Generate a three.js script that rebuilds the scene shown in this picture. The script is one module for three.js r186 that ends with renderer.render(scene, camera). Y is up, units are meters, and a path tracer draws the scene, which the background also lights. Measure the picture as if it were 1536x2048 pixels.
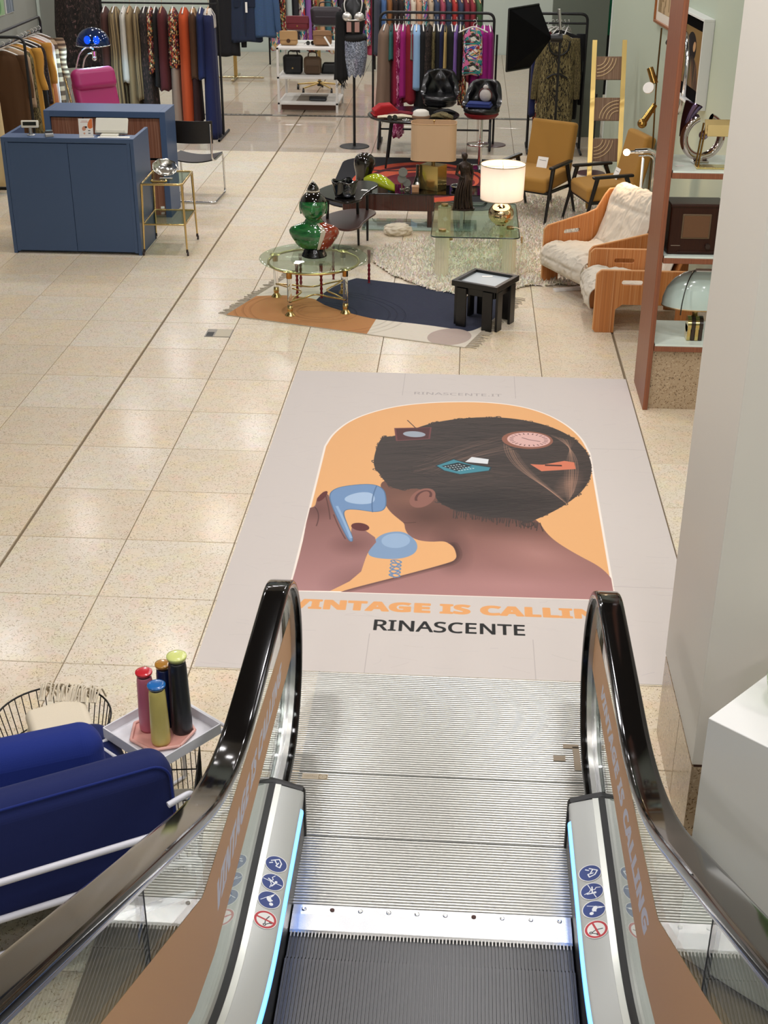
import * as THREE from 'three';
import { RoundedBoxGeometry } from 'three/addons/geometries/RoundedBoxGeometry.js';
import { mergeGeometries, toCreasedNormals, mergeVertices } from 'three/addons/utils/BufferGeometryUtils.js';
import { RectAreaLightUniformsLib } from 'three/addons/lights/RectAreaLightUniformsLib.js';
import { MarchingCubes } from 'three/addons/objects/MarchingCubes.js';
import { ImprovedNoise } from 'three/addons/math/ImprovedNoise.js';

// ------------------------------------------------------------------ camera, exposure, lights
const scene = new THREE.Scene();
const camera = new THREE.PerspectiveCamera(2 * Math.atan(1024 / 2604.69) * 180 / Math.PI, 0.75, 0.1, 60);
camera.position.set(2.4028, 3.37805, 11.1625);
camera.rotation.set(-0.467822, 0.0610706, 0.0051417, 'YXZ');
scene.add(camera);
const renderer = new THREE.WebGLRenderer({ antialias: true });
renderer.toneMapping = THREE.LinearToneMapping;
renderer.toneMappingExposure = 1.28;
renderer.shadowMap.enabled = true;
RectAreaLightUniformsLib.init();
scene.background = new THREE.Color(0x0a0a0a);
const LAMP = { panel: 66, spot: 60, led: 0.5 };
const V = (x, y, z) => new THREE.Vector3(x, y, z);

// ------------------------------------------------------------------ helpers
function rng(seed) { let a = seed >>> 0; return () => { a = (a + 0x6D2B79F5) | 0; let t = Math.imul(a ^ (a >>> 15), 1 | a); t = (t + Math.imul(t ^ (t >>> 7), 61 | t)) ^ t; return ((t ^ (t >>> 14)) >>> 0) / 4294967296; }; }
const noise = new ImprovedNoise();
const used = {};
function numbered(n) { if (used[n] === undefined) { used[n] = 0; return n; } used[n]++; return n + '_' + String(used[n]).padStart(3, '0'); }
function tag(o, label, category, group) { o.userData.label = label; o.userData.category = category; if (group) o.userData.group = group; return o; }
function thing(name, label, category, [x, y, z] = [0, 0, 0], turn = 0, group) {
  const o = new THREE.Group(); o.name = numbered(name); o.position.set(x, y, z); o.rotation.y = turn; scene.add(o); return tag(o, label, category, group);
}
function boxUV(g) {
  const p = g.attributes.position, n = g.attributes.normal, uv = new Float32Array(p.count * 2);
  for (let i = 0; i < p.count; i++) {
    const ax = Math.abs(n.getX(i)), ay = Math.abs(n.getY(i)), az = Math.abs(n.getZ(i));
    let u, v; if (ay >= ax && ay >= az) { u = p.getX(i); v = p.getZ(i); } else if (ax >= az) { u = p.getZ(i); v = p.getY(i); } else { u = p.getX(i); v = p.getY(i); }
    uv[i * 2] = u; uv[i * 2 + 1] = v;
  }
  g.setAttribute('uv', new THREE.BufferAttribute(uv, 2)); return g;
}
function merged(geos) {
  geos = Array.isArray(geos) ? geos.flat(3) : [geos];
  if (geos.length === 1) return geos[0];
  return mergeGeometries(geos.map((g) => { const c = g.index ? g.toNonIndexed() : g.clone(); for (const k of Object.keys(c.attributes)) if (!['position', 'normal', 'uv'].includes(k)) c.deleteAttribute(k); if (!c.attributes.uv) boxUV(c); return c; }));
}
function part(name, geos, m, parent, label) {
  const o = new THREE.Mesh(merged(geos), m); o.name = parent ? name : numbered(name); o.castShadow = o.receiveShadow = true;
  if (parent) { let k = 0, nm = name; while (parent.children.some((c) => c.name === nm)) { k++; nm = name + '_' + String(k).padStart(3, '0'); } o.name = nm; }
  (parent || scene).add(o); if (label) o.userData.label = label; return o;
}
function struct(name, geos, m) { const o = part(name, geos, m); o.userData.kind = 'structure'; return o; }
// geometry
const BX = (w, h, d, x = 0, y = 0, z = 0, r = 0.004) => { const g = r ? new RoundedBoxGeometry(w, h, d, 1, Math.min(r, w / 2.2, h / 2.2, d / 2.2)) : new THREE.BoxGeometry(w, h, d); g.translate(x, y, z); return boxUV(g); };
const BT = (w, h, d, x = 0, y = 0, z = 0, r = 0.004) => BX(w, h, d, x, y + h / 2, z, r);       // stands on y
const CY = (r0, r1, h, x = 0, y = 0, z = 0, n = 24) => { const g = new THREE.CylinderGeometry(r1, r0, h, n); g.translate(x, y + h / 2, z); return g; };
const SP = (r, x = 0, y = 0, z = 0, sx = 1, sy = 1, sz = 1, n = 20) => { const g = new THREE.SphereGeometry(r, n, Math.round(n * 0.7)); g.scale(sx, sy, sz); g.translate(x, y, z); return g; };
const LA = (pts, n = 36, x = 0, y = 0, z = 0) => { const g = new THREE.LatheGeometry(pts.map((p) => new THREE.Vector2(p[0], p[1])), n); g.translate(x, y, z); return g; };
const TO = (R, r, x, y, z, rx = Math.PI / 2, arc = Math.PI * 2) => { const g = new THREE.TorusGeometry(R, r, 8, 48, arc); g.rotateX(rx); g.translate(x, y, z); return g; };
function TU(pts, r, seg, closed = false, rad = 8, smooth = true) {
  const v = pts.map((p) => V(...p)); let c;
  if (smooth) c = new THREE.CatmullRomCurve3(v, closed, 'centripetal'); else { c = new THREE.CurvePath(); for (let i = 0; i < v.length - 1; i++) c.add(new THREE.LineCurve3(v[i], v[i + 1])); }
  return new THREE.TubeGeometry(c, seg || v.length * 6, r, rad, closed);
}
function ROD(a, b, r0, r1 = r0, n = 10) { const A = V(...a), B = V(...b), d = B.clone().sub(A), L = d.length(); const g = new THREE.CylinderGeometry(r1, r0, L, n); g.translate(0, L / 2, 0); g.applyQuaternion(new THREE.Quaternion().setFromUnitVectors(V(0, 1, 0), d.normalize())); g.translate(...a); return g; }
// tube with rounded corners through a polyline
function BEND(pts, r, rc, closed = false, rad = 8) {
  const out = [], v = pts.map((p) => V(...p)), n = v.length;
  for (let i = 0; i < n; i++) {
    if (!closed && (i === 0 || i === n - 1)) { out.push(v[i]); continue; }
    const a = v[(i + n - 1) % n], b = v[i], c = v[(i + 1) % n], da = a.clone().sub(b), dc = c.clone().sub(b), q = Math.min(rc, da.length() * 0.49, dc.length() * 0.49);
    da.setLength(q); dc.setLength(q);
    for (let k = 0; k <= 6; k++) { const t = k / 6; out.push(b.clone().add(da).multiplyScalar((1 - t) ** 2).add(b.clone().multiplyScalar(2 * t * (1 - t))).add(b.clone().add(dc).multiplyScalar(t * t))); }
  }
  const path = new THREE.CurvePath(); const e = closed ? out.length : out.length - 1;
  for (let i = 0; i < e; i++) { const A = out[i], B = out[(i + 1) % out.length]; if (A.distanceTo(B) > 1e-5) path.add(new THREE.LineCurve3(A, B)); }
  const segs = path.curves, pos = [], idx = [], nor = [], m = segs.length + (closed ? 0 : 1); let N = null;
  for (let i = 0; i < m; i++) {
    const P = i < segs.length ? segs[i].v1 : segs[i - 1].v2, t0 = segs[Math.max(0, closed ? (i + segs.length - 1) % segs.length : i - 1)], t1 = segs[Math.min(segs.length - 1, i)];
    const T = t0.v2.clone().sub(t0.v1).normalize().add(t1.v2.clone().sub(t1.v1).normalize()).normalize();
    if (!N) { N = Math.abs(T.y) < 0.9 ? V(0, 1, 0) : V(1, 0, 0); } N = N.clone().sub(T.clone().multiplyScalar(N.dot(T))).normalize(); const B = T.clone().cross(N);
    for (let k = 0; k < rad; k++) { const a = k / rad * Math.PI * 2, d = N.clone().multiplyScalar(Math.cos(a)).add(B.clone().multiplyScalar(Math.sin(a))); pos.push(P.x + d.x * r, P.y + d.y * r, P.z + d.z * r); nor.push(d.x, d.y, d.z); }
  }
  for (let i = 0; i < (closed ? m : m - 1); i++) for (let k = 0; k < rad; k++) { const a = i * rad + k, b = i * rad + (k + 1) % rad, c = ((i + 1) % m) * rad + k, d = ((i + 1) % m) * rad + (k + 1) % rad; idx.push(a, b, c, b, d, c); }
  const g = new THREE.BufferGeometry(); g.setAttribute('position', new THREE.Float32BufferAttribute(pos, 3)); g.setAttribute('normal', new THREE.Float32BufferAttribute(nor, 3)); g.setIndex(idx); return boxUV(g);
}
function SH(pts, holes = []) { const s = new THREE.Shape(pts.map((p) => new THREE.Vector2(p[0], p[1]))); for (const h of holes) s.holes.push(new THREE.Path(h.map((p) => new THREE.Vector2(p[0], p[1])))); return s; }
function EX(shape, depth, bevel = 0.003, seg = 16) { const g = new THREE.ExtrudeGeometry(shape, { depth: depth - 2 * bevel, bevelEnabled: bevel > 0, bevelSize: bevel, bevelThickness: bevel, bevelOffset: -bevel, bevelSegments: 2, curveSegments: seg }); g.translate(0, 0, -depth / 2 + bevel); return boxUV(g); }
function roundRect(x0, y0, x1, y1, r, n = 6) { const o = []; for (const [cx, cy, a] of [[x1 - r, y1 - r, 0], [x0 + r, y1 - r, 1], [x0 + r, y0 + r, 2], [x1 - r, y0 + r, 3]]) for (let i = 0; i <= n; i++) { const t = (a + i / n) * Math.PI / 2; o.push([cx + r * Math.cos(t), cy + r * Math.sin(t)]); } return o; }
// closed profile [a, b] swept along points of the plane x = const: a lateral, b along the outward normal
function sweepYZ(profile, path, xc, capped = true) {
  const pos = [], idx = [], n = profile.length;
  path.forEach(([z, y], i) => {
    const a = path[Math.max(0, i - 1)], b = path[Math.min(path.length - 1, i + 1)], L = Math.hypot(b[0] - a[0], b[1] - a[1]), tz = (b[0] - a[0]) / L, ty = (b[1] - a[1]) / L;
    for (const [p, q] of profile) pos.push(xc + p, y - tz * q, z + ty * q);
  });
  for (let i = 0; i < path.length - 1; i++) for (let k = 0; k < n; k++) { const a = i * n + k, b = i * n + (k + 1) % n, c = a + n, d = b + n; idx.push(a, b, c, b, d, c); }
  if (capped) for (const [o, f] of [[0, 0], [(path.length - 1) * n, 1]]) { const tri = THREE.ShapeUtils.triangulateShape(profile.map((p) => new THREE.Vector2(...p)), []); for (const t of tri) f ? idx.push(o + t[0], o + t[1], o + t[2]) : idx.push(o + t[0], o + t[2], o + t[1]); }
  let g = new THREE.BufferGeometry(); g.setAttribute('position', new THREE.Float32BufferAttribute(pos, 3)); g.setIndex(idx);
  return boxUV(toCreasedNormals(g, 0.6));
}
// profile [a, y] moved straight along z with a height offset for every station
function sweepZ(profile, zs, rise, fx) {
  const pos = [], idx = [], n = profile.length;
  for (const z of zs) for (const [a, y] of profile) pos.push(fx(a), y + rise(z), z);
  for (let i = 0; i < zs.length - 1; i++) for (let k = 0; k < n; k++) { const a = i * n + k, b = i * n + (k + 1) % n, c = a + n, d = b + n; idx.push(a, b, c, b, d, c); }
  const tri = THREE.ShapeUtils.triangulateShape(profile.map((p) => new THREE.Vector2(...p)), []);
  for (const t of tri) { idx.push(t[0], t[2], t[1]); const o = (zs.length - 1) * n; idx.push(o + t[0], o + t[1], o + t[2]); }
  const g = new THREE.BufferGeometry(); g.setAttribute('position', new THREE.Float32BufferAttribute(pos, 3)); g.setIndex(idx);
  return boxUV(toCreasedNormals(g, 0.5));
}
// closed rings of points -> smooth skin
function SKIN(rings, capTop = true, capBottom = true) {
  const n = rings[0].length, pos = [], idx = [], uv = [];
  rings.forEach((r, i) => r.forEach((p, k) => { pos.push(...p); uv.push(k / n, i / (rings.length - 1)); }));
  for (let i = 0; i < rings.length - 1; i++) for (let k = 0; k < n; k++) { const a = i * n + k, b = i * n + (k + 1) % n, c = a + n, d = b + n; idx.push(a, c, b, b, c, d); }
  const cap = (i, f) => { const r = rings[i], c = [0, 1, 2].map((j) => r.reduce((s, p) => s + p[j], 0) / n); pos.push(...c); uv.push(0.5, i ? 1 : 0); const o = pos.length / 3 - 1; for (let k = 0; k < n; k++) f ? idx.push(o, i * n + (k + 1) % n, i * n + k) : idx.push(o, i * n + k, i * n + (k + 1) % n); };
  if (capBottom) cap(0, false); if (capTop) cap(rings.length - 1, true);
  const g = new THREE.BufferGeometry(); g.setAttribute('position', new THREE.Float32BufferAttribute(pos, 3)); g.setAttribute('uv', new THREE.Float32BufferAttribute(uv, 2)); g.setIndex(idx); g.computeVertexNormals(); return g;
}
const at = (g, x, y, z, ry = 0, rx = 0, rz = 0) => { if (rz) g.rotateZ(rz); if (rx) g.rotateX(rx); if (ry) g.rotateY(ry); g.translate(x, y, z); return g; };
// textures: size in metres, uv in metres
function tex(px, py, size, draw, colour = true) {
  const c = document.createElement('canvas'); c.width = px; c.height = py; const x = c.getContext('2d'); draw(x, px, py);
  const t = new THREE.CanvasTexture(c); t.wrapS = t.wrapT = THREE.RepeatWrapping; t.magFilter = THREE.LinearFilter; if (colour) t.colorSpace = THREE.SRGBColorSpace;
  if (size) t.repeat.set(1 / size, 1 / (size * py / px)); return t;
}
function flecks(x, w, h, seed, n, cols, l0, l1, wd) {
  const r = rng(seed); x.lineCap = 'round';
  for (let i = 0; i < n; i++) { x.strokeStyle = cols[Math.floor(r() * cols.length)]; x.lineWidth = wd * (0.5 + r()); const a = r() * 6.3, L = l0 + r() * (l1 - l0), px = r() * w, py = r() * h; for (const ox of [0, px < 20 ? w : -w]) { x.beginPath(); x.moveTo(px + ox, py); x.lineTo(px + ox + Math.cos(a) * L, py + Math.sin(a) * L); x.stroke(); } }
}
function MT(color, o = {}) { const m = new THREE.MeshPhysicalMaterial({ roughness: 0.6, metalness: 0, ...o }); m.color.set(color); return m; }
const woodTex = (base, dark, seed, size = 0.8, light = '#fff2d8') => tex(512, 512, size, (x, w, h) => {
  x.fillStyle = base; x.fillRect(0, 0, w, h); const r = rng(seed);
  for (let i = 0; i < 260; i++) { x.globalAlpha = 0.05 + r() * 0.16; x.strokeStyle = r() < 0.7 ? dark : light; x.lineWidth = 0.6 + r() * 3.5; const px = r() * w, b = (r() - 0.5) * 26; x.beginPath(); x.moveTo(px, 0); x.bezierCurveTo(px + b, h * 0.3, px - b, h * 0.7, px, h); x.stroke(); }
  x.globalAlpha = 1;
});
const grainBump = (seed, n = 9000, s = 1) => tex(256, 256, 0.12 * s, (x, w, h) => { x.fillStyle = '#808080'; x.fillRect(0, 0, w, h); const r = rng(seed); for (let i = 0; i < n; i++) { const g = Math.floor(r() * 255); x.fillStyle = `rgba(${g},${g},${g},0.35)`; x.fillRect(r() * w, r() * h, 1 + r() * 3, 1 + r() * 3); } }, false);
const FAB = grainBump(5);
const cloth = (c, o = {}) => MT(c, { roughness: 0.92, sheen: 0.3, sheenRoughness: 0.6, sheenColor: new THREE.Color(c).lerp(new THREE.Color(0xffffff), 0.3), bumpMap: FAB, bumpScale: 0.0006, ...o });
const glassM = (c = 0xffffff, o = {}) => MT(c, { roughness: 0.0, transmission: 1, thickness: 0, ior: 1.5, ...o });
const black = MT(0x0c0c0d, { roughness: 0.45 }), blackGloss = MT(0x0a0908, { roughness: 0.08, clearcoat: 0.6 }), chrome = MT(0xdedede, { roughness: 0.12, metalness: 1 }), alu = MT(0xb9bab8, { roughness: 0.34, metalness: 0.9 });
const gold = MT(0xd8bc80, { roughness: 0.22, metalness: 1 }), brass = MT(0xcab078, { roughness: 0.3, metalness: 1 }), white = MT(0xe9e7e2, { roughness: 0.5 }), paper = MT(0xf1efe9, { roughness: 0.8 });
const blackTube = MT(0x111112, { roughness: 0.5 });

// ------------------------------------------------------------------ ceiling lamps
const PZ = 0.61556;               // tile pitch along z (0.6 across)
{
  const spots = [];
  for (const z of [-12.5, -9.5, -6.5, -3.5, -0.5, 2.5, 5.5]) for (const x of [-4.2, -2.37, -0.61, 1.3, 3.1]) if (z < 0 || x > 0) spots.push([x, z]);
  spots.push([2.4, 4.1], [3.9, 4.6], [2.3, 7.0]);
  for (const z of [8.5, 11.2]) for (const x of [-0.8, 1.2, 3.2, 5.2]) spots.push([x, z]);
  const ring = LA([[0.17, 0], [0.2, 0], [0.2, 0.03], [0.17, 0.03], [0.17, 0]], 32), face = CY(0.17, 0.17, 0.008, 0, 0.012, 0, 32);
  const glow = MT(0xfff2dc, { emissive: 0xffe6c4, emissiveIntensity: 9 });
  spots.forEach(([x, z], i) => {
    const t = thing('ceiling_downlight', 'round recessed warm white ceiling downlight above the shop floor', 'ceiling light', [x, 4.36, z], 0, 'recessed ceiling downlights outside the picture');
    part('trim_ring', ring, white, t); part('diffuser', face, glow, t);
    const l = new THREE.RectAreaLight(0xfafaff, LAMP.panel, 0.3, 0.3); l.position.set(x, 4.34, z); l.lookAt(x, 0, z); l.castShadow = true; scene.add(l);
  });
}
// ------------------------------------------------------------------ room shell
const wallPale = MT(0xc3cec4, { roughness: 0.55 }), wallGreen = MT(0x98a28e, { roughness: 0.6 }), wallGrey = MT(0x8e9088, { roughness: 0.6 }), ceilM = MT(0xcfccc6, { roughness: 0.9 });
struct('ceiling', BX(13, 0.2, 13.4, 0, 4.5, -8.2, 0), ceilM);
struct('ceiling_001', BX(13, 0.2, 6.2, 0, 4.5, 1.6, 0), MT(0x3a3836, { roughness: 0.9 })); struct('ceiling_002', BX(13, 0.2, 9.3, 0, 4.5, 9.35, 0), ceilM);
struct('wall_back', BX(13, 4.5, 0.2, 0, 2.2, -14.9, 0), wallPale);
struct('wall_left', BX(0.2, 4.5, 30, -6.4, 2.2, -1, 0), wallPale);
struct('wall_right', BX(0.2, 4.5, 30, 6.4, 2.2, -1, 0), wallPale);
struct('wall_front', BX(13, 4.5, 0.2, 0, 2.2, 13.9, 0), wallPale);
// floor: tiles laid as single pieces on a grout bed
const terr = tex(1024, 1024, 1.0, (x, w, h) => {
  x.fillStyle = '#dacebb'; x.fillRect(0, 0, w, h); const r = rng(11);
  for (let i = 0; i < 500; i++) { x.fillStyle = `rgba(${200 + r() * 40},${180 + r() * 40},${140 + r() * 40},0.10)`; x.beginPath(); x.arc(r() * w, r() * h, 10 + r() * 50, 0, 7); x.fill(); }
  flecks(x, w, h, 3, 5200, ['#c8b99d', '#cdbea2', '#e5dbc8', '#c2b396'], 3, 9, 3); flecks(x, w, h, 4, 2300, ['#94805c', '#a08c68', '#8a7654'], 3, 10, 2.4); flecks(x, w, h, 9, 350, ['#7d684b', '#8a7352'], 1, 4, 2);
});
const tileM = [0, 1, 2].map((i) => MT([0xffffff, 0xfaf6f0, 0xfffaf2][i], { map: terr, roughness: 0.5, clearcoat: 0.22, clearcoatRoughness: 0.16 }));
const farTileM = MT(0xe2dcda, { map: terr, roughness: 0.4, clearcoat: 0.7, clearcoatRoughness: 0.05 });
const grout = MT(0x7a6a52, { roughness: 0.9 });
const floor = new THREE.Group(); floor.name = 'floor'; floor.userData.kind = 'structure'; scene.add(floor);
part('grout_bed', [BX(13, 0.1, 21.0, 0, -0.062, -4.36, 0), BX(8.1, 0.1, 7.8, -2.43, -0.062, 10.04, 0), BX(3.4, 0.1, 7.8, 4.81, -0.062, 10.04, 0)], grout, floor);
{
  camera.updateMatrixWorld(); camera.updateProjectionMatrix();
  const geo = (w, d, ou, ov) => { const b = 0.0025, a = w / 2, c = d / 2, P = [[-a, -0.012, -c], [a, -0.012, -c], [a, -0.012, c], [-a, -0.012, c], [-a, -b, -c], [a, -b, -c], [a, -b, c], [-a, -b, c], [-a + b, 0, -c + b], [a - b, 0, -c + b], [a - b, 0, c - b], [-a + b, 0, c - b]], F = [];
    for (const o of [0, 4]) for (let k = 0; k < 4; k++) { const q = (k + 1) % 4; F.push(o + k, o + q + 4, o + q, o + k, o + k + 4, o + q + 4); } F.push(8, 10, 9, 8, 11, 10);
    let g = new THREE.BufferGeometry(); g.setAttribute('position', new THREE.Float32BufferAttribute(P.flat(), 3)); g.setIndex(F); g = g.toNonIndexed(); g.computeVertexNormals(); boxUV(g); const u = g.attributes.uv; for (let i = 0; i < u.count; i++) u.setXY(i, u.getX(i) + ou, u.getY(i) + ov); return g; };
  const r = rng(77), kinds = { a: [], b: [], c: [] };
  for (let i = 0; i < 5; i++) { kinds.a.push(geo(0.5955, PZ - 0.0045, r(), r())); kinds.b.push(geo(0.588, PZ - 0.0045, r(), r())); }
  const list = [];
  for (let j = -24; j <= 19; j++) for (let i = -10; i <= 9; i++) {
    const z = (j + 0.5) * PZ, seam = i === -1 || i === 0 || i === 5 || i === 6, x = (i + 0.5) * 0.6 + ((i === -1 || i === 5) ? -0.0035 : (i === 0 || i === 6) ? 0.0035 : 0);
    if (z > 6.1 && x > 1.8 && x < 3.0) continue; if (z > 7.3 && x > 1.3 && x < 3.4) continue;
    const p = V(x, 0, z).project(camera), hidden = (x > 1.3 && x < 3.55 && z > 2.3 && z < 6.1) || (x > 3.6 && z > 4.2), seen = Math.abs(p.x) < 1.12 && Math.abs(p.y) < 1.12 && !hidden && z > -8.0;
    list.push({ x, z, g: kinds[seam ? 'b' : 'a'][Math.floor(r() * 5)], m: j < -9 ? (r(), farTileM) : tileM[Math.floor(r() * 3)], seen, d: V(x, 0, z).distanceTo(camera.position) });
  }
  list.sort((a, b) => (b.seen - a.seen) || a.d - b.d);
  const rest = [], restFar = [];
  list.forEach((t, k) => { if (t.seen && k < 290) { const m = part('floor_tile', t.g, t.m, floor); m.position.set(t.x, 0, t.z); } else (t.m === farTileM ? restFar : rest).push(t.g.clone().translate(t.x, 0, t.z)); });
  const sf = part('floor_tiling', restFar, farTileM, floor); sf.userData.kind = 'stuff';
  const st = part('floor_tiling', rest, tileM[0], floor); st.userData.kind = 'stuff';
}
// metal threshold strip with a worn line of print in the floor behind the mannequin stand
{
  const t = thing('threshold_strip', 'dark floor strip with worn pale print crossing the floor before the bag shelf', 'floor strip', [0, 0, -8.08]);
  part('strip', BT(5.4, 0.004, 0.12, 0.9, 0, 0, 0.001), MT(0x4b473f, { roughness: 0.4 }), t);
  const pr = tex(1024, 32, 0, (x, w, h) => { x.fillStyle = '#4b473f'; x.fillRect(0, 0, w, h); x.fillStyle = '#a39d90'; const r = rng(4); for (let i = 20; i < w; i += 13) if ((i % 330) < 240) x.fillRect(i, 9, 4 + r() * 6, 3 + r() * 10); x.fillStyle = '#cfcabc'; x.fillRect(262, 8, 40, 16); x.fillRect(600, 8, 40, 16); });
  const g = new THREE.PlaneGeometry(5.4, 0.1); g.rotateX(-Math.PI / 2); g.translate(0.9, 0.0046, 0); part('print', g, MT(0xffffff, { map: pr, roughness: 0.5 }), t);
}
// ------------------------------------------------------------------ floor poster
{
  const W = 1100, H = 1798, D = {
  arch:[163,1463,160,621,174,522,223,405,318,313,419,264,563,237,687,244,788,288,865,375,917,492,934,617,928,1454],
  hair:[308,711,313,591,326,532,349,542,421,464,483,410,580,370,677,358,774,384,851,440,908,528,934,639,931,748,909,835,875,910,821,988,769,1043,734,1076,694,1043,625,1054,583,1026,541,1008,498,964,485,883,438,886,388,900,358,869,334,802,317,768],
  skin:[333,826,350,940,352,960,372,1029,408,1085,418,1100,420,1130,432,1166,456,1190,490,1196,523,1188,538,1204,549,1222,556,1266,552,1284,540,1300,420,1376,282,1459,270,1480,940,1480,932,1321,840,1221,786,1140,763,1038,626,922,466,851],
  hand:[159,1028,175,1017,174,967,187,926,203,945,225,1032,260,1142,284,1208,282,1122,320,1147,346,1181,351,1207,333,1260,325,1360,301,1410,259,1459,163,1463,167,1247],
  phone:[203,945,216,903,254,880,317,865,350,893,361,953,363,1022,338,1040,294,1027,259,1026,252,1049,266,1105,294,1202,284,1212,260,1142,225,1032],
  phone2:[329,1269,349,1181,379,1148,420,1143,452,1191,458,1234,447,1269,412,1293,355,1292],
  hi:[248,952,285,919,325,922,334,985,291,998,250,982],
  coil:[400,1297,414,1321,399,1342,415,1354,399,1371,409,1386],
  typew:[489,733,539,685,586,716,646,733,641,756,559,787,513,765],
  paper:[572,701,591,665,640,678,637,711],
  clip:[758,703,795,704,857,673,885,682,886,727,788,749],
  radio:[358,472,368,564,464,543,466,458],
  pts:[459,940,495,938,457,875,760,528,829,523,762,467,185,950,304,1126,392,405,427,479,400,184,686,163,544,156,544,190,171,1496,869,1534,521,1480,522,1530,368,1584,716,1621,546,1578,547,1629,186,1495,192,1543],
  };
  const xy = (a) => { const o = []; for (let i = 0; i < a.length; i += 2) o.push([a[i], a[i + 1]]); return o; };
  const t = tex(W, H, 0, (x) => {
    const poly = (a, f, smooth = true, st, lw) => { const p = xy(a), n = p.length; x.beginPath(); if (smooth) { x.moveTo((p[n - 1][0] + p[0][0]) / 2, (p[n - 1][1] + p[0][1]) / 2); for (let i = 0; i < n; i++) x.quadraticCurveTo(p[i][0], p[i][1], (p[i][0] + p[(i + 1) % n][0]) / 2, (p[i][1] + p[(i + 1) % n][1]) / 2); } else p.forEach((q, i) => (i ? x.lineTo(...q) : x.moveTo(...q))); x.closePath(); if (f) { x.fillStyle = f; x.fill(); } if (st) { x.strokeStyle = st; x.lineWidth = lw; x.stroke(); } };
    const r = rng(21); x.fillStyle = '#cbc2bb'; x.fillRect(0, 0, W, H);
    x.save(); x.lineWidth = 1; for (let i = 0; i < 420; i++) { x.strokeStyle = `rgba(${110 + r() * 40},${100 + r() * 40},${100 + r() * 40},${0.06 + r() * 0.2})`; const px = r() * W, py = r() * H, a = (r() - 0.5) * 2; x.beginPath(); x.moveTo(px, py); x.quadraticCurveTo(px + 20, py + 14 * a, px + 14 + r() * 55, py + a * 40 * r()); x.stroke(); } x.restore();
    const P = xy(D.pts);
    // arch
    const A = xy(D.arch); x.beginPath(); x.moveTo(...A[0]); x.lineTo(...A[1]); for (let i = 1; i < A.length - 2; i++) { const q = A[i], s = A[i + 1]; x.quadraticCurveTo(q[0], q[1], (q[0] + s[0]) / 2, (q[1] + s[1]) / 2); } x.lineTo(...A[A.length - 2]); x.lineTo(...A[A.length - 1]); x.closePath();
    x.fillStyle = '#e2aa72'; x.fill(); x.lineWidth = 6; x.strokeStyle = '#eee2d6'; x.stroke(); x.save(); x.clip();
    const path = (a) => { const p = xy(a), n = p.length; x.beginPath(); x.moveTo((p[n - 1][0] + p[0][0]) / 2, (p[n - 1][1] + p[0][1]) / 2); for (let i = 0; i < n; i++) x.quadraticCurveTo(p[i][0], p[i][1], (p[i][0] + p[(i + 1) % n][0]) / 2, (p[i][1] + p[(i + 1) % n][1]) / 2); x.closePath(); };
    x.save(); path(D.skin); x.clip();
    let g = x.createLinearGradient(0, 840, 0, 1470); g.addColorStop(0, '#6d4a3c'); g.addColorStop(0.35, '#7a5347'); g.addColorStop(0.62, '#8f635b'); g.addColorStop(1, '#a97a76'); x.fillStyle = g; x.fillRect(0, 780, W, 720);
    const soft = (cx, cy, a, b, ro, c) => { x.save(); x.translate(cx, cy); x.rotate(ro); x.scale(a, b); const q = x.createRadialGradient(0, 0, 0, 0, 0, 1); q.addColorStop(0, c + '0.5)'); q.addColorStop(0.5, c + '0.22)'); q.addColorStop(1, c + '0)'); x.fillStyle = q; x.fillRect(-1, -1, 2, 2); x.restore(); };
    soft(640, 1050, 230, 120, 0.25, 'rgba(52,30,24,'); soft(540, 1230, 60, 150, -0.1, 'rgba(48,26,22,'); soft(470, 1060, 120, 130, 0, 'rgba(58,34,26,'); soft(760, 1240, 170, 110, 0.5, 'rgba(196,146,136,'); soft(700, 1400, 300, 90, 0, 'rgba(190,140,136,'); soft(430, 960, 60, 60, 0, 'rgba(140,96,76,');
    x.strokeStyle = 'rgba(44,24,20,0.5)'; x.lineCap = 'round'; for (const lw of [26, 14, 6]) { x.globalAlpha = 0.4; x.lineWidth = lw; x.beginPath(); x.moveTo(290, 1456); x.quadraticCurveTo(440, 1366, 540, 1303); x.quadraticCurveTo(570, 1270, 546, 1205); x.stroke(); } x.globalAlpha = 1;
    x.strokeStyle = 'rgba(60,34,28,0.5)'; x.lineWidth = 4; x.beginPath(); x.moveTo(398, 1092); x.quadraticCurveTo(424, 1098, 446, 1090); x.stroke();
    x.restore();
    path(D.hair); x.fillStyle = '#3e3531'; x.fill();
    { const hq = xy(D.hair); for (let i = 0; i < 420; i++) { const k = Math.floor(r() * hq.length), a = hq[k], b = hq[(k + 1) % hq.length], f = r(), ex = (a[0] + b[0]) / 2 * (1 - f) + f * b[0], ey = (a[1] + b[1]) / 2 * (1 - f) + f * b[1]; x.strokeStyle = '#3e3531'; x.lineWidth = 2.5; x.beginPath(); x.arc(ex * 0.985 + 9 + (r() - 0.5) * 8, ey * 0.985 + 10 + (r() - 0.5) * 8, 2 + r() * 5, r() * 6, r() * 6 + 2.5); x.stroke(); } }
    x.save(); path(D.hair); x.clip();
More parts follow.
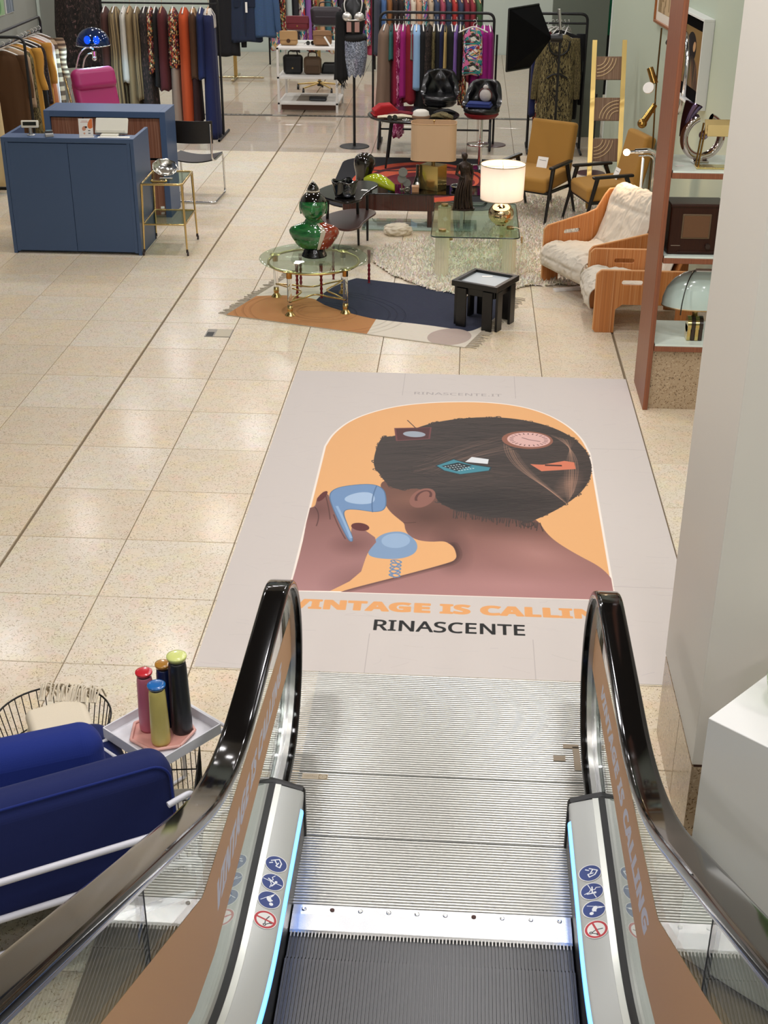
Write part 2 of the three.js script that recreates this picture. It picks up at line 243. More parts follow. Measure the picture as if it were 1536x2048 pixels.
    for (let i = 0; i < 1300; i++) { const y0 = 360 + r() * 700, x0 = 300 + r() * 640; x.strokeStyle = r() < 0.72 ? `rgba(24,19,17,${0.1 + r() * 0.3})` : `rgba(132,106,92,${0.05 + r() * 0.16})`; x.lineWidth = 0.7 + r() * 2; x.beginPath(); x.moveTo(x0, y0); x.bezierCurveTo(x0 + 40, y0 - 30 + r() * 14, x0 + 90, y0 - 30 + r() * 30, x0 + 120 + r() * 70, y0 + (r() - 0.6) * 90); x.stroke(); }
    for (let i = 0; i < 46; i++) { const a = r(); x.strokeStyle = `rgba(178,136,112,${0.06 + a * 0.22})`; x.lineWidth = 1 + r(); x.beginPath(); const b2 = (r() - 0.5) * 130; x.moveTo(420 + r() * 90, 735 + b2); x.quadraticCurveTo(560, 640 + b2, 640 + r() * 90, 555 + b2); x.stroke(); x.beginPath(); const c2 = r() * 70; x.moveTo(684 + c2 * 0.6, 560 + c2); x.bezierCurveTo(680 + c2, 700 + c2, 740 + c2, 770 + c2, 800 + c2, 860 + c2 * 2); x.stroke(); x.beginPath(); x.moveTo(826 + c2, 490 + c2 * 0.6); x.bezierCurveTo(912 - c2 * 0.5, 590, 908 - c2, 720, 870 - c2 * 0.3, 880 + c2); x.stroke(); }
    soft(860, 830, 40, 110, 0.3, 'rgba(190,142,118,'); soft(600, 960, 260, 110, 0, 'rgba(10,8,8,');
    x.restore();
    x.strokeStyle = '#3a2e2a'; x.lineWidth = 2.4; for (let i = 0; i < 46; i++) { const q = 545 + i * 5, yy = 1010 + i * 1.3; x.beginPath(); x.moveTo(q, yy); x.lineTo(q - 6 + r() * 12, yy + 26 + r() * 26); x.stroke(); } x.lineWidth = 4; x.beginPath(); x.arc(738, 1078, 15, -1.5, 4); x.stroke();
    // ear
    x.fillStyle = '#8a5c50'; x.beginPath(); x.ellipse(P[0][0], P[0][1] + 4, 32, 62, 0.25, 0, 7); x.fill(); x.strokeStyle = '#5a352f'; x.lineWidth = 7; x.beginPath(); x.ellipse(P[0][0] + 2, P[0][1] - 4, 18, 38, 0.25, 2.2, 6.2); x.stroke();
    // watch, radio, typewriter, hair clip pinned in the hair
    x.fillStyle = '#8c5a48'; x.beginPath(); x.ellipse(P[3][0] - 4, P[3][1] + 2, 76, 66, 0, 0, 7); x.fill(); x.fillStyle = '#d6aca4'; x.beginPath(); x.ellipse(P[3][0], P[3][1], 64, 54, 0, 0, 7); x.fill();
    x.strokeStyle = '#5a3c38'; x.lineWidth = 3; for (let i = 0; i < 24; i++) { const a = i / 12 * Math.PI; x.beginPath(); x.moveTo(P[3][0] + Math.cos(a) * 46, P[3][1] + Math.sin(a) * 38); x.lineTo(P[3][0] + Math.cos(a) * 58, P[3][1] + Math.sin(a) * 48); x.stroke(); } x.beginPath(); x.moveTo(...P[3]); x.lineTo(P[3][0] - 20, P[3][1] - 14); x.moveTo(...P[3]); x.lineTo(P[3][0] + 34, P[3][1] + 12); x.stroke();
    poly(D.radio, '#4e2b2c', false, '#6e4040', 5); x.fillStyle = '#9aa3ad'; x.beginPath(); x.ellipse(418, 512, 34, 22, 0.1, 0, 7); x.fill(); x.strokeStyle = '#4a3a36'; x.lineWidth = 3; x.beginPath(); x.moveTo(...P[8]); x.lineTo(...P[9]); x.stroke();
    poly(D.typew, '#3e8391', false, '#22343a', 4); x.fillStyle = '#1d2d33'; x.beginPath(); x.moveTo(505, 735); x.lineTo(552, 706); x.lineTo(592, 726); x.lineTo(548, 766); x.fill(); x.fillStyle = '#c9d5d6'; for (let i = 0; i < 4; i++) for (let j = 0; j < 6; j++) x.fillRect(514 + i * 13 + j * 8, 736 - j * 3.6 + i * 8, 5, 4); poly(D.paper, '#d9dcdd', false); poly(D.clip, '#cf7658', false); x.fillStyle = '#3f2723'; x.fillRect(800, 702, 48, 10);
    // phone and hand
    poly(D.phone2, '#7d97b6'); x.fillStyle = '#93acc8'; x.beginPath(); x.ellipse(400, 1195, 36, 40, 0.2, 0, 7); x.fill();
    x.strokeStyle = '#6684a8'; x.lineWidth = 4; x.beginPath(); const C = xy(D.coil); C.forEach((q, i) => (i ? x.lineTo(...q) : x.moveTo(...q))); x.stroke(); for (let i = 0; i < 5; i++) { x.beginPath(); x.ellipse(407, 1305 + i * 17, 13, 8, 0.3, 0, 7); x.stroke(); }
    poly(D.hand, '#8d645c'); x.save(); const hd = xy(D.hand); x.beginPath(); hd.forEach((q, i) => (i ? x.lineTo(...q) : x.moveTo(...q))); x.closePath(); x.clip(); g = x.createLinearGradient(0, 930, 0, 1460); g.addColorStop(0, '#7a5048'); g.addColorStop(1, '#ac7f7c'); x.fillStyle = g; x.fillRect(100, 880, 300, 600); for (const [cx, cy, R] of [[292, 1225, 70], [180, 1040, 70], [330, 1420, 110]]) { g = x.createRadialGradient(cx, cy, 0, cx, cy, R); g.addColorStop(0, 'rgba(70,38,34,0.35)'); g.addColorStop(1, 'rgba(70,38,34,0)'); x.fillStyle = g; x.fillRect(100, 880, 300, 600); } x.strokeStyle = 'rgba(60,30,28,0.6)'; x.lineWidth = 3; x.beginPath(); x.moveTo(174, 1020); x.quadraticCurveTo(196, 1060, 190, 1130); x.stroke(); x.restore();
    poly(D.phone, '#6f8eb4', true, '#54708f', 3); poly(D.hi, '#a3bad4'); x.strokeStyle = '#4f6c90'; x.lineWidth = 3; x.beginPath(); x.moveTo(330, 876); x.quadraticCurveTo(318, 960, 330, 1040); x.stroke(); x.strokeStyle = '#8fabc9'; x.lineWidth = 7; x.beginPath(); x.moveTo(232, 1010); x.quadraticCurveTo(262, 1100, 286, 1190); x.stroke(); x.strokeStyle = 'rgba(60,32,28,0.55)'; x.lineWidth = 3; for (const q of [[196, 950, 214, 1030, 222, 1090], [228, 1060, 250, 1140, 272, 1196]]) { x.beginPath(); x.moveTo(q[0], q[1]); x.quadraticCurveTo(q[2], q[3], q[4], q[5]); x.stroke(); }
    x.fillStyle = '#5e2a28'; x.beginPath(); x.ellipse(P[6][0] + 2, P[6][1] + 4, 9, 34, 0.25, 0, 7); x.fill(); x.beginPath(); x.ellipse(P[7][0], P[7][1], 20, 26, -0.9, 0, 7); x.fill();
    x.restore();
    // print
    const txt = (s, x0, x1, yb, hgt, font, col, skew = 0) => { x.save(); x.font = font; const m = x.measureText(s); x.fillStyle = col; x.translate(x0, yb); x.scale((x1 - x0) / m.width, hgt); x.fillText(s, 0, 0); x.restore(); };
    txt('RINASCENTE.IT', P[10][0], P[11][0], 188, 0.62, '300 46px sans-serif', '#a49b98');
    x.lineJoin = 'round';
    txt('VINTAGE IS CALLING', P[14][0] - 2, 942, 1541, 0.86, 'bold 62px sans-serif', '#df9f63');
    x.save(); x.font = 'bold 62px sans-serif'; const mm = x.measureText('VINTAGE IS CALLING'); x.translate(P[14][0] - 2, 1541); x.scale((942 - P[14][0] + 2) / mm.width, 0.86); x.strokeStyle = '#df9f63'; x.lineWidth = 5; x.strokeText('VINTAGE IS CALLING', 0, 0); x.restore();
    txt('RINASCENTE', P[18][0], P[19][0], 1624, 0.92, '66px sans-serif', '#141311'); x.save(); x.font = '66px sans-serif'; x.translate(P[18][0], 1624); x.scale((P[19][0] - P[18][0]) / x.measureText('RINASCENTE').width, 0.92); x.strokeStyle = '#141311'; x.lineWidth = 2.5; x.strokeText('RINASCENTE', 0, 0); x.restore();
    x.strokeStyle = 'rgba(120,110,110,0.35)'; x.lineWidth = 1.5; for (const q of [366, 730]) { x.beginPath(); x.moveTo(q, 0); x.lineTo(q, 200); x.moveTo(q, 1640); x.lineTo(q, H); x.stroke(); } x.beginPath(); x.moveTo(940, 580); x.lineTo(W, 580); x.moveTo(930, 1390); x.lineTo(W, 1390); x.stroke();
  });
  const o = thing('floor_poster', 'large printed floor poster of a woman with a blue telephone handset under an orange arch', 'poster', [2.407, 0, 4.195]);
  const g = new THREE.PlaneGeometry(2.386, 3.9); g.rotateX(-Math.PI / 2); g.translate(0, 0.0022, 0);
  part('print', g, MT(0xffffff, { map: t, roughness: 0.6, specularIntensity: 0.5 }), o); part('vinyl_sheet', BX(2.386, 0.002, 3.9, 0, 0.001, 0, 0), white, o);
}
// ------------------------------------------------------------------ escalator
{
  const XC = 2.365, S = 0.62, K = 0.577;
  const rise1 = (z) => (z < 7.75 ? 0 : z < 8.55 ? K * (z - 7.75) ** 2 / 1.6 : K * (z - 8.15));
  const rise2 = (z) => (z < 8.0 ? 0 : z < 8.7 ? K * (z - 8.0) ** 2 / 1.4 : K * (z - 8.35));
  const bandTop = (z) => (z < 8.5 ? 0.67 + 0.115 * (z - 7.05) : 0.837 + K * (z - 8.5)), bandBot = (z) => (z < 8.4 ? 0.45 + 0.06 * (z - 7) : z < 8.7 ? 0.534 + 0.27 * (z - 8.4) : 0.615 + K * (z - 8.7));
  const t = thing('escalator', 'escalator with glass sides, black handrails and printed orange bands above a ribbed metal landing', 'escalator');
  const ribM = MT(0xb9b8b2, { roughness: 0.3, metalness: 0.85 }), stepM = MT(0x525252, { roughness: 0.36, metalness: 0.8 }), dark = MT(0x1b1b1d, { roughness: 0.35, metalness: 0.4 }), combM = MT(0xcfcfcd, { roughness: 0.26, metalness: 0.95 });
  // landing plate: ribs across, three lift-out panels
  const ribs = (z0, z1, w) => { const p = [[z0, -0.02], [z0, 0]]; const n = Math.round((z1 - z0) / 0.0148), d = (z1 - z0) / n; for (let i = 0; i < n; i++) { const a = z0 + i * d; p.push([a + d * 0.1, -0.001], [a + d * 0.14, 0.0016], [a + d * 0.24, 0.0028], [a + d * 0.38, 0.0034], [a + d * 0.54, 0.0034], [a + d * 0.68, 0.0028], [a + d * 0.78, 0.0016], [a + d * 0.82, -0.001], [a + d, -0.001]); } p.push([z1, -0.02]);
    const g = new THREE.ExtrudeGeometry(SH(p), { depth: w, bevelEnabled: false }); g.rotateY(-Math.PI / 2); g.translate(w / 2, 0, 0); return boxUV(g); };
  for (const [a, b] of [[6.148, 6.879], [6.885, 7.268], [7.274, 7.638]]) { const m = part('landing_panel', ribs(a, b, 1.5), ribM, t); m.position.set(XC, 0, 0); }
  // worn stickers on the landing
  const st = tex(256, 96, 0, (x, w, h) => { x.fillStyle = '#b8a98f'; x.fillRect(0, 0, w, h); x.fillStyle = '#8d7b5e'; x.fillRect(164, 4, 88, 88); x.strokeStyle = '#d8cdb4'; x.lineWidth = 6; x.beginPath(); x.arc(208, 48, 30, 0, 7); x.stroke(); x.beginPath(); x.arc(208, 48, 14, 0, 7); x.stroke(); x.fillStyle = '#897a60'; x.font = 'bold 34px sans-serif'; x.save(); x.translate(150, 36); x.rotate(Math.PI); x.fillText('Thyssen', 0, 0); x.restore(); });
  const sg = new THREE.PlaneGeometry(0.105, 0.035); sg.rotateX(-Math.PI / 2); sg.translate(1.865, 0.0045, 6.915); part('maker_plate', sg, MT(0xffffff, { map: st, roughness: 0.5 }), t);
  const brown = MT(0x8c7d68, { roughness: 0.6 }); part('floor_sticker', [BX(0.05, 0.001, 0.035, 2.872, 0.0042, 6.725, 0), BX(0.065, 0.001, 0.03, 2.925, 0.0042, 6.64, 0), BX(0.028, 0.001, 0.16, 2.945, 0.0042, 6.72, 0)], brown, t);
  // comb plate, screws, teeth
  const cp = new THREE.ExtrudeGeometry(SH([[7.643, -0.02], [7.643, 0.005], [7.69, 0.006], [7.76, 0.0], [7.768, -0.006], [7.768, -0.02]]), { depth: 0.99, bevelEnabled: false }); cp.rotateY(-Math.PI / 2); cp.translate(XC + 0.495, 0, 0);
  const comb = part('comb_plate', boxUV(cp), combM, t);
  for (let i = 0; i < 10; i++) { const x = XC - 0.455 + i * 0.101; part('screw', [LA([[0, 0.0025], [0.004, 0.0025], [0.0055, 0.004], [0.0085, 0.003], [0.0088, 0]], 14, x, 0.005, 7.665)], (i === 1 || i === 6) ? MT(0x4a2f28, { roughness: 0.7 }) : chrome, comb); }
  const N = 80, pit = 0.99 / N, teeth = []; for (let i = 0; i < N; i++) { const g = new THREE.BoxGeometry(0.0045, 0.008, 0.03); g.rotateX(0.12); g.translate(XC - 0.495 + (i + 0.5) * pit, -0.009, 7.778); teeth.push(g); }
  const te = part('comb_teeth', teeth, MT(0x9c9a95, { roughness: 0.4, metalness: 0.8 }), comb); te.userData.kind = 'stuff';
  // steps
  const prof = [[-0.495, -0.03]]; for (let i = 0; i < N; i++) { const a = -0.495 + i * pit; prof.push([a, -0.012], [a + pit * 0.3, -0.012], [a + pit * 0.32, 0], [a + pit * 0.68, 0], [a + pit * 0.7, -0.012]); } prof.push([0.495, -0.012], [0.495, -0.03]);
  const sgm = (len) => { const g = new THREE.ExtrudeGeometry(SH(prof), { depth: len, bevelEnabled: false }); return boxUV(g); };
  const sS = sgm(0.405), sF = sgm(0.183);
  [[7.70, -0.006, sF], [7.895, 0.012, sS], [8.3, 0.1, sS], [8.705, 0.27, sS], [9.11, 0.5, sS], [9.515, 0.735, sS], [9.92, 0.97, sS], [10.325, 1.2, sS], [10.73, 1.435, sS], [11.135, 1.67, sS], [11.54, 1.9, sS]].forEach(([z, y, g]) => { const m = part('step', g, stepM, t); m.position.set(XC, y, z); part('riser', BX(0.985, 0.24, 0.012, 0, -0.15, 0.012, 0.002), dark, m); });
  part('step_pit', [BX(1.02, 0.02, 5.4, XC, -0.24, 10.3, 0)], dark, t);
  // icons printed on the inner decks
  const icon = (k) => tex(160, 160, 0, (x) => {
    x.clearRect(0, 0, 160, 160); x.fillStyle = '#e7e6e2'; x.beginPath(); x.arc(80, 80, 79, 0, 7); x.fill();
    if (k < 3) { x.fillStyle = '#17357d'; x.beginPath(); x.arc(80, 80, 73, 0, 7); x.fill(); } else { x.strokeStyle = '#b8232c'; x.lineWidth = 15; x.beginPath(); x.arc(80, 80, 66, 0, 7); x.stroke(); }
    x.strokeStyle = x.fillStyle = '#eceef2'; x.lineWidth = 9; x.lineCap = x.lineJoin = 'round';
    const L = (...p) => { x.beginPath(); x.moveTo(p[0], p[1]); for (let i = 2; i < p.length; i += 2) x.lineTo(p[i], p[i + 1]); x.stroke(); };
    if (k === 0) { L(38, 60, 60, 60); L(58, 42, 118, 42, 118, 84, 92, 116, 72, 96, 100, 74); L(84, 42, 84, 78); }
    if (k === 1) { x.lineWidth = 6; L(30, 36, 130, 122); L(44, 120, 66, 92, 66, 70, 92, 60, 92, 40, 118, 30); x.lineWidth = 10; L(64, 44, 90, 96, 60, 112); x.beginPath(); x.arc(104, 84, 10, 0, 7); x.fill(); }
    if (k === 2) { x.beginPath(); x.arc(80, 118, 14, 0, 7); x.fill(); x.beginPath(); x.ellipse(82, 74, 16, 26, 0, 0, 7); x.fill(); x.lineWidth = 10; L(84, 66, 122, 48); L(78, 92, 98, 90); x.lineWidth = 5; L(24, 66, 136, 40); }
    if (k === 3) { x.strokeStyle = '#3b3b3f'; x.lineWidth = 7; L(52, 50, 80, 84, 116, 60); L(66, 112, 80, 84, 104, 104); x.beginPath(); x.arc(60, 118, 8, 0, 7); x.arc(108, 112, 8, 0, 7); x.stroke(); x.strokeStyle = '#b8232c'; x.lineWidth = 13; L(32, 36, 128, 124); }
  });
  const icons = [0, 1, 2, 3].map((k) => MT(0xffffff, { map: icon(k), roughness: 0.45 }));
  const zs = []; for (let z = 7.27; z < 12.4; z += (z < 9 ? 0.05 : 0.4)) zs.push(z);
  const ledM = MT(0x9fdcff, { emissive: 0x4689ff, emissiveIntensity: 2.5 }), deckM = MT(0xb9bbb7, { roughness: 0.4, metalness: 0.35 }), lipM = MT(0xd3d5cd, { roughness: 0.3, metalness: 0.6 });
  const glass = glassM(0xf8fdfa), jointM = MT(0x0b0b0b, { roughness: 0.6 });
  for (const s of [-1, 1]) {
    const fx = (a) => XC + s * a, xg = XC + s * S, side = s < 0 ? 'left' : 'right';
    const deck = part('inner_deck', sweepZ([[0.497, 0.2], [0.499, 0.214], [0.507, 0.22], [0.582, 0.243], [0.582, 0.1], [0.507, 0.1]], zs, rise2, fx), deckM, t);
    part('deck_lip', sweepZ([[0.582, 0.246], [0.603, 0.25], [0.603, 0.12], [0.582, 0.12]], zs, rise2, fx), lipM, t);
    part('glass_seal', sweepZ([[0.603, 0.254], [0.637, 0.254], [0.637, 0.2], [0.603, 0.2]], zs, rise2, fx), black, t);
    part('outer_deck', sweepZ([[0.637, 0.25], [0.66, 0.248], [0.735, 0.222], [0.745, 0.2], [0.745, -0.012], [0.637, -0.012]], zs, rise2, fx), deckM, t);
    part('skirt', sweepZ([[0.5, 0.19], [0.507, 0.19], [0.507, -0.32], [0.5, -0.32]], zs, rise2, fx), dark, t);
    part('light_strip', sweepZ([[0.5, 0.213], [0.489, 0.204], [0.488, 0.192], [0.5, 0.188]], zs.filter((z) => z > 7.35), rise2, fx), ledM, t);
    const l = new THREE.RectAreaLight(0x55b8ff, LAMP.led, 1.0, 0.02); l.position.set(fx(0.482), 0.2, 7.9); l.lookAt(XC, -0.1, 7.9); l.castShadow = true; scene.add(l);
    const cap = EX(SH([[0.494, 0.0], [0.494, 0.206], [0.502, 0.221], [0.58, 0.247], [0.62, 0.258], [0.665, 0.252], [0.738, 0.226], [0.75, 0.2], [0.75, 0]]), 0.03, 0.004); if (s < 0) { cap.scale(-1, 1, 1); const ix = cap.index; cap.attributes.position.needsUpdate = true; const a = cap.toNonIndexed ? cap : cap; } cap.translate(XC, 0, 7.262); const cg = s < 0 ? toCreasedNormals((() => { const c = cap.index ? cap.toNonIndexed() : cap.clone(); const p = c.attributes.position; for (let i = 0; i < p.count; i += 3) for (let k = 0; k < 3; k++) { const a = p.array[(i + 1) * 3 + k]; p.array[(i + 1) * 3 + k] = p.array[(i + 2) * 3 + k]; p.array[(i + 2) * 3 + k] = a; } c.deleteAttribute('normal'); c.computeVertexNormals(); return c; })(), 0.6) : cap;
    part('end_cap', boxUV(cg), black, t);
    icons.forEach((m, k) => { const g = new THREE.CircleGeometry(0.041, 40); g.rotateX(-Math.PI / 2); g.rotateY(s < 0 ? 0.5 : -0.5); const e = [7.693, 7.782, 7.867, 7.958][k] - (s > 0 ? 0.03 : 0); g.rotateZ(s * Math.atan2(0.023, 0.075)); g.translate(fx(0.5445), 0.2328, e); part('pictogram', g, m, deck, ['blue pictogram showing a sideways hand', 'blue pictogram with a dog on the steps', 'blue pictogram with a person holding on', 'red ring forbidding pushchairs'][k]); });
    // handrail loop
    const path = []; for (let z = 12.3; z > 7.04; z -= (z > 9 ? 0.3 : 0.06)) path.push([z, 0.915 + rise1(z)]);
    for (let i = 0; i <= 28; i++) { const a = Math.PI / 2 + i / 28 * Math.PI; path.push([7.03 + 0.39 * Math.cos(a), 0.525 + 0.39 * Math.sin(a)]); } path.push([7.15, 0.135], [7.29, 0.135]);
    part('handrail', sweepYZ([[-0.042, -0.014], [-0.046, -0.006], [-0.0468, 0.006], [-0.0455, 0.0125], [-0.042, 0.0162], [-0.037, 0.0174], [-0.03, 0.0178], [0.03, 0.0178], [0.037, 0.0174], [0.042, 0.0162], [0.0455, 0.0125], [0.0468, 0.006], [0.046, -0.006], [0.042, -0.014]], path, xg), MT(0x0d0b0a, { roughness: 0.07, specularIntensity: 0.6 }), t);
    part('guide_rail', [sweepYZ([[-0.024, -0.04], [-0.024, -0.014], [-0.005, -0.014], [-0.005, -0.04]], path, xg), sweepYZ([[0.005, -0.04], [0.005, -0.014], [0.024, -0.014], [0.024, -0.04]], path, xg)], MT(0xd6d6d4, { roughness: 0.3, metalness: 1 }), t);
    // glass panels
    const top = (z) => 0.885 + rise1(z), bot = (z) => 0.24 + rise2(z);
    const o1 = []; for (let z = 9.03; z > 7.04; z -= 0.06) o1.push([z, top(z)]); for (let i = 0; i <= 24; i++) { const a = Math.PI / 2 + i / 24 * Math.PI; o1.push([7.03 + 0.36 * Math.cos(a), 0.525 + 0.36 * Math.sin(a)]); } o1.push([7.27, 0.165], [7.275, 0.24]); for (let z = 7.4; z <= 9.03; z += 0.06) o1.push([z, bot(z)]); o1.push([9.03, bot(9.03)]);
    const o2 = []; for (let z = 12.2; z > 9.05; z -= 0.2) o2.push([z, top(z)]); o2.push([9.04, top(9.04)], [9.04, bot(9.04)]); for (let z = 9.2; z < 12.25; z += 0.2) o2.push([z, bot(z)]);
    const pg = (o) => { const g = new THREE.ExtrudeGeometry(SH(o), { depth: 0.01, bevelEnabled: false }); g.rotateY(-Math.PI / 2); g.translate(xg + 0.005, 0, 0); return g; };
    const gp = part('glass_panel', pg(o1), glass, t); part('glass_panel', pg(o2), glass, t);
    part('glass_joint', BX(0.011, top(9.035) - bot(9.035), 0.008, xg, (top(9.035) + bot(9.035)) / 2, 9.035, 0), jointM, t);
    // printed band on the inner face of the glass
    const bt = tex(2048, 256, 0, (x, w, h) => { x.fillStyle = '#cfa075'; x.fillRect(0, 0, w, h); x.save(); const z0 = 6.99, z1 = 8.36, U = (z) => (z - 6.6) / 3.2 * w; let a = U(z0), b = U(z1); if (s < 0) { [a, b] = [w - b, w - a]; } x.font = 'italic bold 130px sans-serif'; const m = x.measureText('VINTAGE IS CALLING'); x.translate(a, h * 0.65); x.transform((b - a) / m.width, 0, -0.15, 0.8, 0, 0); x.fillStyle = '#d5d3dc'; x.strokeStyle = '#d5d3dc'; x.lineWidth = 9; x.strokeText('VINTAGE IS CALLING', 0, 0); x.fillText('VINTAGE IS CALLING', 0, 0); x.restore(); });
    const bp = [], bu = [], bi = [], nu = 70, nv = 10, y00 = 0.45;
    for (let j = 0; j <= nv; j++) for (let i = 0; i <= nu; i++) {
      const v = j / nv; let zst = 6.72; for (let q = 0; q < 6; q++) { const y = bandBot(zst) + v * (bandTop(zst) - bandBot(zst)); zst = 7.03 - Math.sqrt(Math.max(0, 0.355 ** 2 - (y - 0.525) ** 2)); }
      const z = zst + (9.8 - zst) * i / nu, y = bandBot(z) + v * (bandTop(z) - bandBot(z)); bp.push(xg - s * 0.0058, y, z); const u = (z - 6.6) / 3.2; bu.push(s < 0 ? 1 - u : u, v);
    }
    for (let j = 0; j < nv; j++) for (let i = 0; i < nu; i++) { const a = j * (nu + 1) + i, b = a + 1, c = a + nu + 1, d = c + 1; s < 0 ? bi.push(a, c, b, b, c, d) : bi.push(a, b, c, b, d, c); }
    const bg = new THREE.BufferGeometry(); bg.setAttribute('position', new THREE.Float32BufferAttribute(bp, 3)); bg.setAttribute('uv', new THREE.Float32BufferAttribute(bu, 2)); bg.setIndex(bi); bg.computeVertexNormals();
    part('printed_band', bg, MT(0xffffff, { map: bt, roughness: 0.6, side: THREE.DoubleSide }), gp, 'orange band printed with pale slanted lettering');
  }
}
// ------------------------------------------------------------------ pillar and white plinth on the right
const granite = tex(1024, 1024, 0.9, (x, w, h) => { x.fillStyle = '#b39c7f'; x.fillRect(0, 0, w, h); flecks(x, w, h, 31, 5200, ['#8f7557', '#a68c6c', '#c9b597', '#7c6247', '#b9a284'], 4, 14, 4); flecks(x, w, h, 32, 700, ['#4e3b2a', '#5c4733'], 3, 8, 3.4); });
const graniteM = MT(0xffffff, { map: granite, roughness: 0.25, clearcoat: 0.3, clearcoatRoughness: 0.1 });
{
  const p = new THREE.Group(); p.name = 'pillar'; p.userData.kind = 'structure'; scene.add(p);
  const clad = MT(0xdad4c9, { roughness: 0.5 });
  part('cladding', BX(0.9, 4.0, 0.75, 3.75, 2.4, 6.875, 0.003), clad, p);
  part('shadow_gap', BX(0.885, 0.014, 0.735, 3.752, 0.393, 6.875, 0), MT(0x4a2a1e, { roughness: 0.8 }), p);
  for (const [z, d] of [[6.712, 0.42], [7.086, 0.318]]) part('stone_slab', BX(0.02, 0.386, d, 3.312, 0.193, z, 0.001), graniteM, p);
  part('stone_slab', BX(0.886, 0.386, 0.02, 3.752, 0.193, 7.236, 0.001), graniteM, p);
  part('core', BX(0.86, 0.386, 0.7, 3.757, 0.193, 6.87, 0), grout, p);
}
// ------------------------------------------------------------------ shared fabrics and garments
const pat = {
  floral: tex(256, 256, 0, (x, w, h) => { const r = rng(51); x.fillStyle = '#3a1a18'; x.fillRect(0, 0, w, h); const c = ['#b8402c', '#d98a3c', '#d9c27c', '#5a7a4c', '#8a2f3c', '#e3d6b8']; for (let i = 0; i < 260; i++) { x.fillStyle = c[Math.floor(r() * 6)]; x.beginPath(); x.ellipse(r() * w, r() * h, 3 + r() * 11, 3 + r() * 7, r() * 3, 0, 7); x.fill(); } }),
  bright: tex(256, 256, 0, (x, w, h) => { const r = rng(52); x.fillStyle = '#e4ddd0'; x.fillRect(0, 0, w, h); const c = ['#c43a34', '#3b4fa8', '#2f8a86', '#d8b070', '#d46a9a', '#33302c', '#e8e2d6']; for (let i = 0; i < 150; i++) { x.fillStyle = c[Math.floor(r() * 7)]; x.beginPath(); x.moveTo(r() * w, r() * h); const a = r() * w, b = r() * h; for (let k = 0; k < 4; k++) x.lineTo(a + (r() - 0.5) * 60, b + (r() - 0.5) * 60); x.fill(); } }),
  leopard: tex(256, 256, 0, (x, w, h) => { const r = rng(53); x.fillStyle = '#8d7d58'; x.fillRect(0, 0, w, h); for (let i = 0; i < 420; i++) { x.strokeStyle = r() < 0.7 ? '#221c14' : '#b6a77e'; x.lineWidth = 2 + r() * 4; const a = r() * w, b = r() * h; x.beginPath(); x.moveTo(a, b); x.quadraticCurveTo(a + (r() - 0.5) * 24, b + 8, a + (r() - 0.5) * 14, b + 10 + r() * 18); x.stroke(); } }),
  pink: tex(256, 256, 0, (x, w, h) => { const r = rng(54); x.fillStyle = '#8c1550'; x.fillRect(0, 0, w, h); for (let i = 0; i < 130; i++) { x.strokeStyle = '#e8a6c4'; x.lineWidth = 3 + r() * 3; x.beginPath(); x.arc(r() * w, r() * h, 6 + r() * 12, r() * 6, r() * 6 + 3); x.stroke(); } }),
  fur: tex(256, 256, 0, (x, w, h) => { const r = rng(55); x.fillStyle = '#1c1815'; x.fillRect(0, 0, w, h); for (let i = 0; i < 1500; i++) { const v = r(); x.strokeStyle = v < 0.7 ? '#2e2520' : v < 0.93 ? '#4a3a34' : '#7a5a58'; x.lineWidth = 1.5 + r() * 2; const a = r() * w, b = r() * h; x.beginPath(); x.moveTo(a, b); x.lineTo(a + (r() - 0.5) * 12, b + 6 + r() * 14); x.stroke(); } }),
  sequin: tex(256, 256, 0, (x, w, h) => { const r = rng(56); x.fillStyle = '#6f7f98'; x.fillRect(0, 0, w, h); for (let j = 0; j < 32; j++) for (let i = 0; i < 32; i++) { const v = 90 + r() * 165; x.fillStyle = `rgb(${v * 0.93},${v * 0.97},${Math.min(255, v * 1.08)})`; x.beginPath(); x.arc(i * 8 + (j % 2) * 4, j * 8, 3.8, 0, 7); x.fill(); } }),
  stripe: tex(64, 256, 0, (x, w, h) => { for (let i = 0; i < 16; i++) { x.fillStyle = i % 2 ? '#b39a78' : '#5a4632'; x.fillRect(0, i * 16, w, 16); } }),
  gilt: tex(256, 256, 0, (x, w, h) => { const r = rng(57); x.fillStyle = '#6b5c45'; x.fillRect(0, 0, w, h); for (let i = 0; i < 220; i++) { x.strokeStyle = r() < 0.5 ? '#a58e64' : '#3e3428'; x.lineWidth = 2 + r() * 5; const a = r() * w; x.beginPath(); x.moveTo(a, 0); x.bezierCurveTo(a + 14, h * 0.3, a - 14, h * 0.7, a, h); x.stroke(); } }),
  denim: tex(128, 128, 0.2, (x, w, h) => { const r = rng(58); x.fillStyle = '#808890'; x.fillRect(0, 0, w, h); for (let i = 0; i < 1800; i++) { x.fillStyle = `rgba(${r() * 255},${r() * 255},${255},0.14)`; x.fillRect(r() * w, r() * h, 1, 3 + r() * 5); } }),
};
for (const [k, q] of [['leopard', 3], ['floral', 2], ['fur', 2], ['pink', 2], ['bright', 1.6], ['gilt', 2]]) pat[k].repeat.set(q, q);
const patM = {};  for (const k of Object.keys(pat)) patM[k] = MT(k === 'leopard' ? 0xc4c4b2 : 0xffffff, { map: pat[k], roughness: k === 'sequin' ? 0.3 : 0.9, metalness: k === 'sequin' ? 0.6 : 0, bumpMap: k === 'fur' ? pat.fur : null, bumpScale: 0.008 });
const clothCache = {}; const CM = (c) => (patM[c] ? patM[c] : (clothCache[c] ||= cloth(c)));
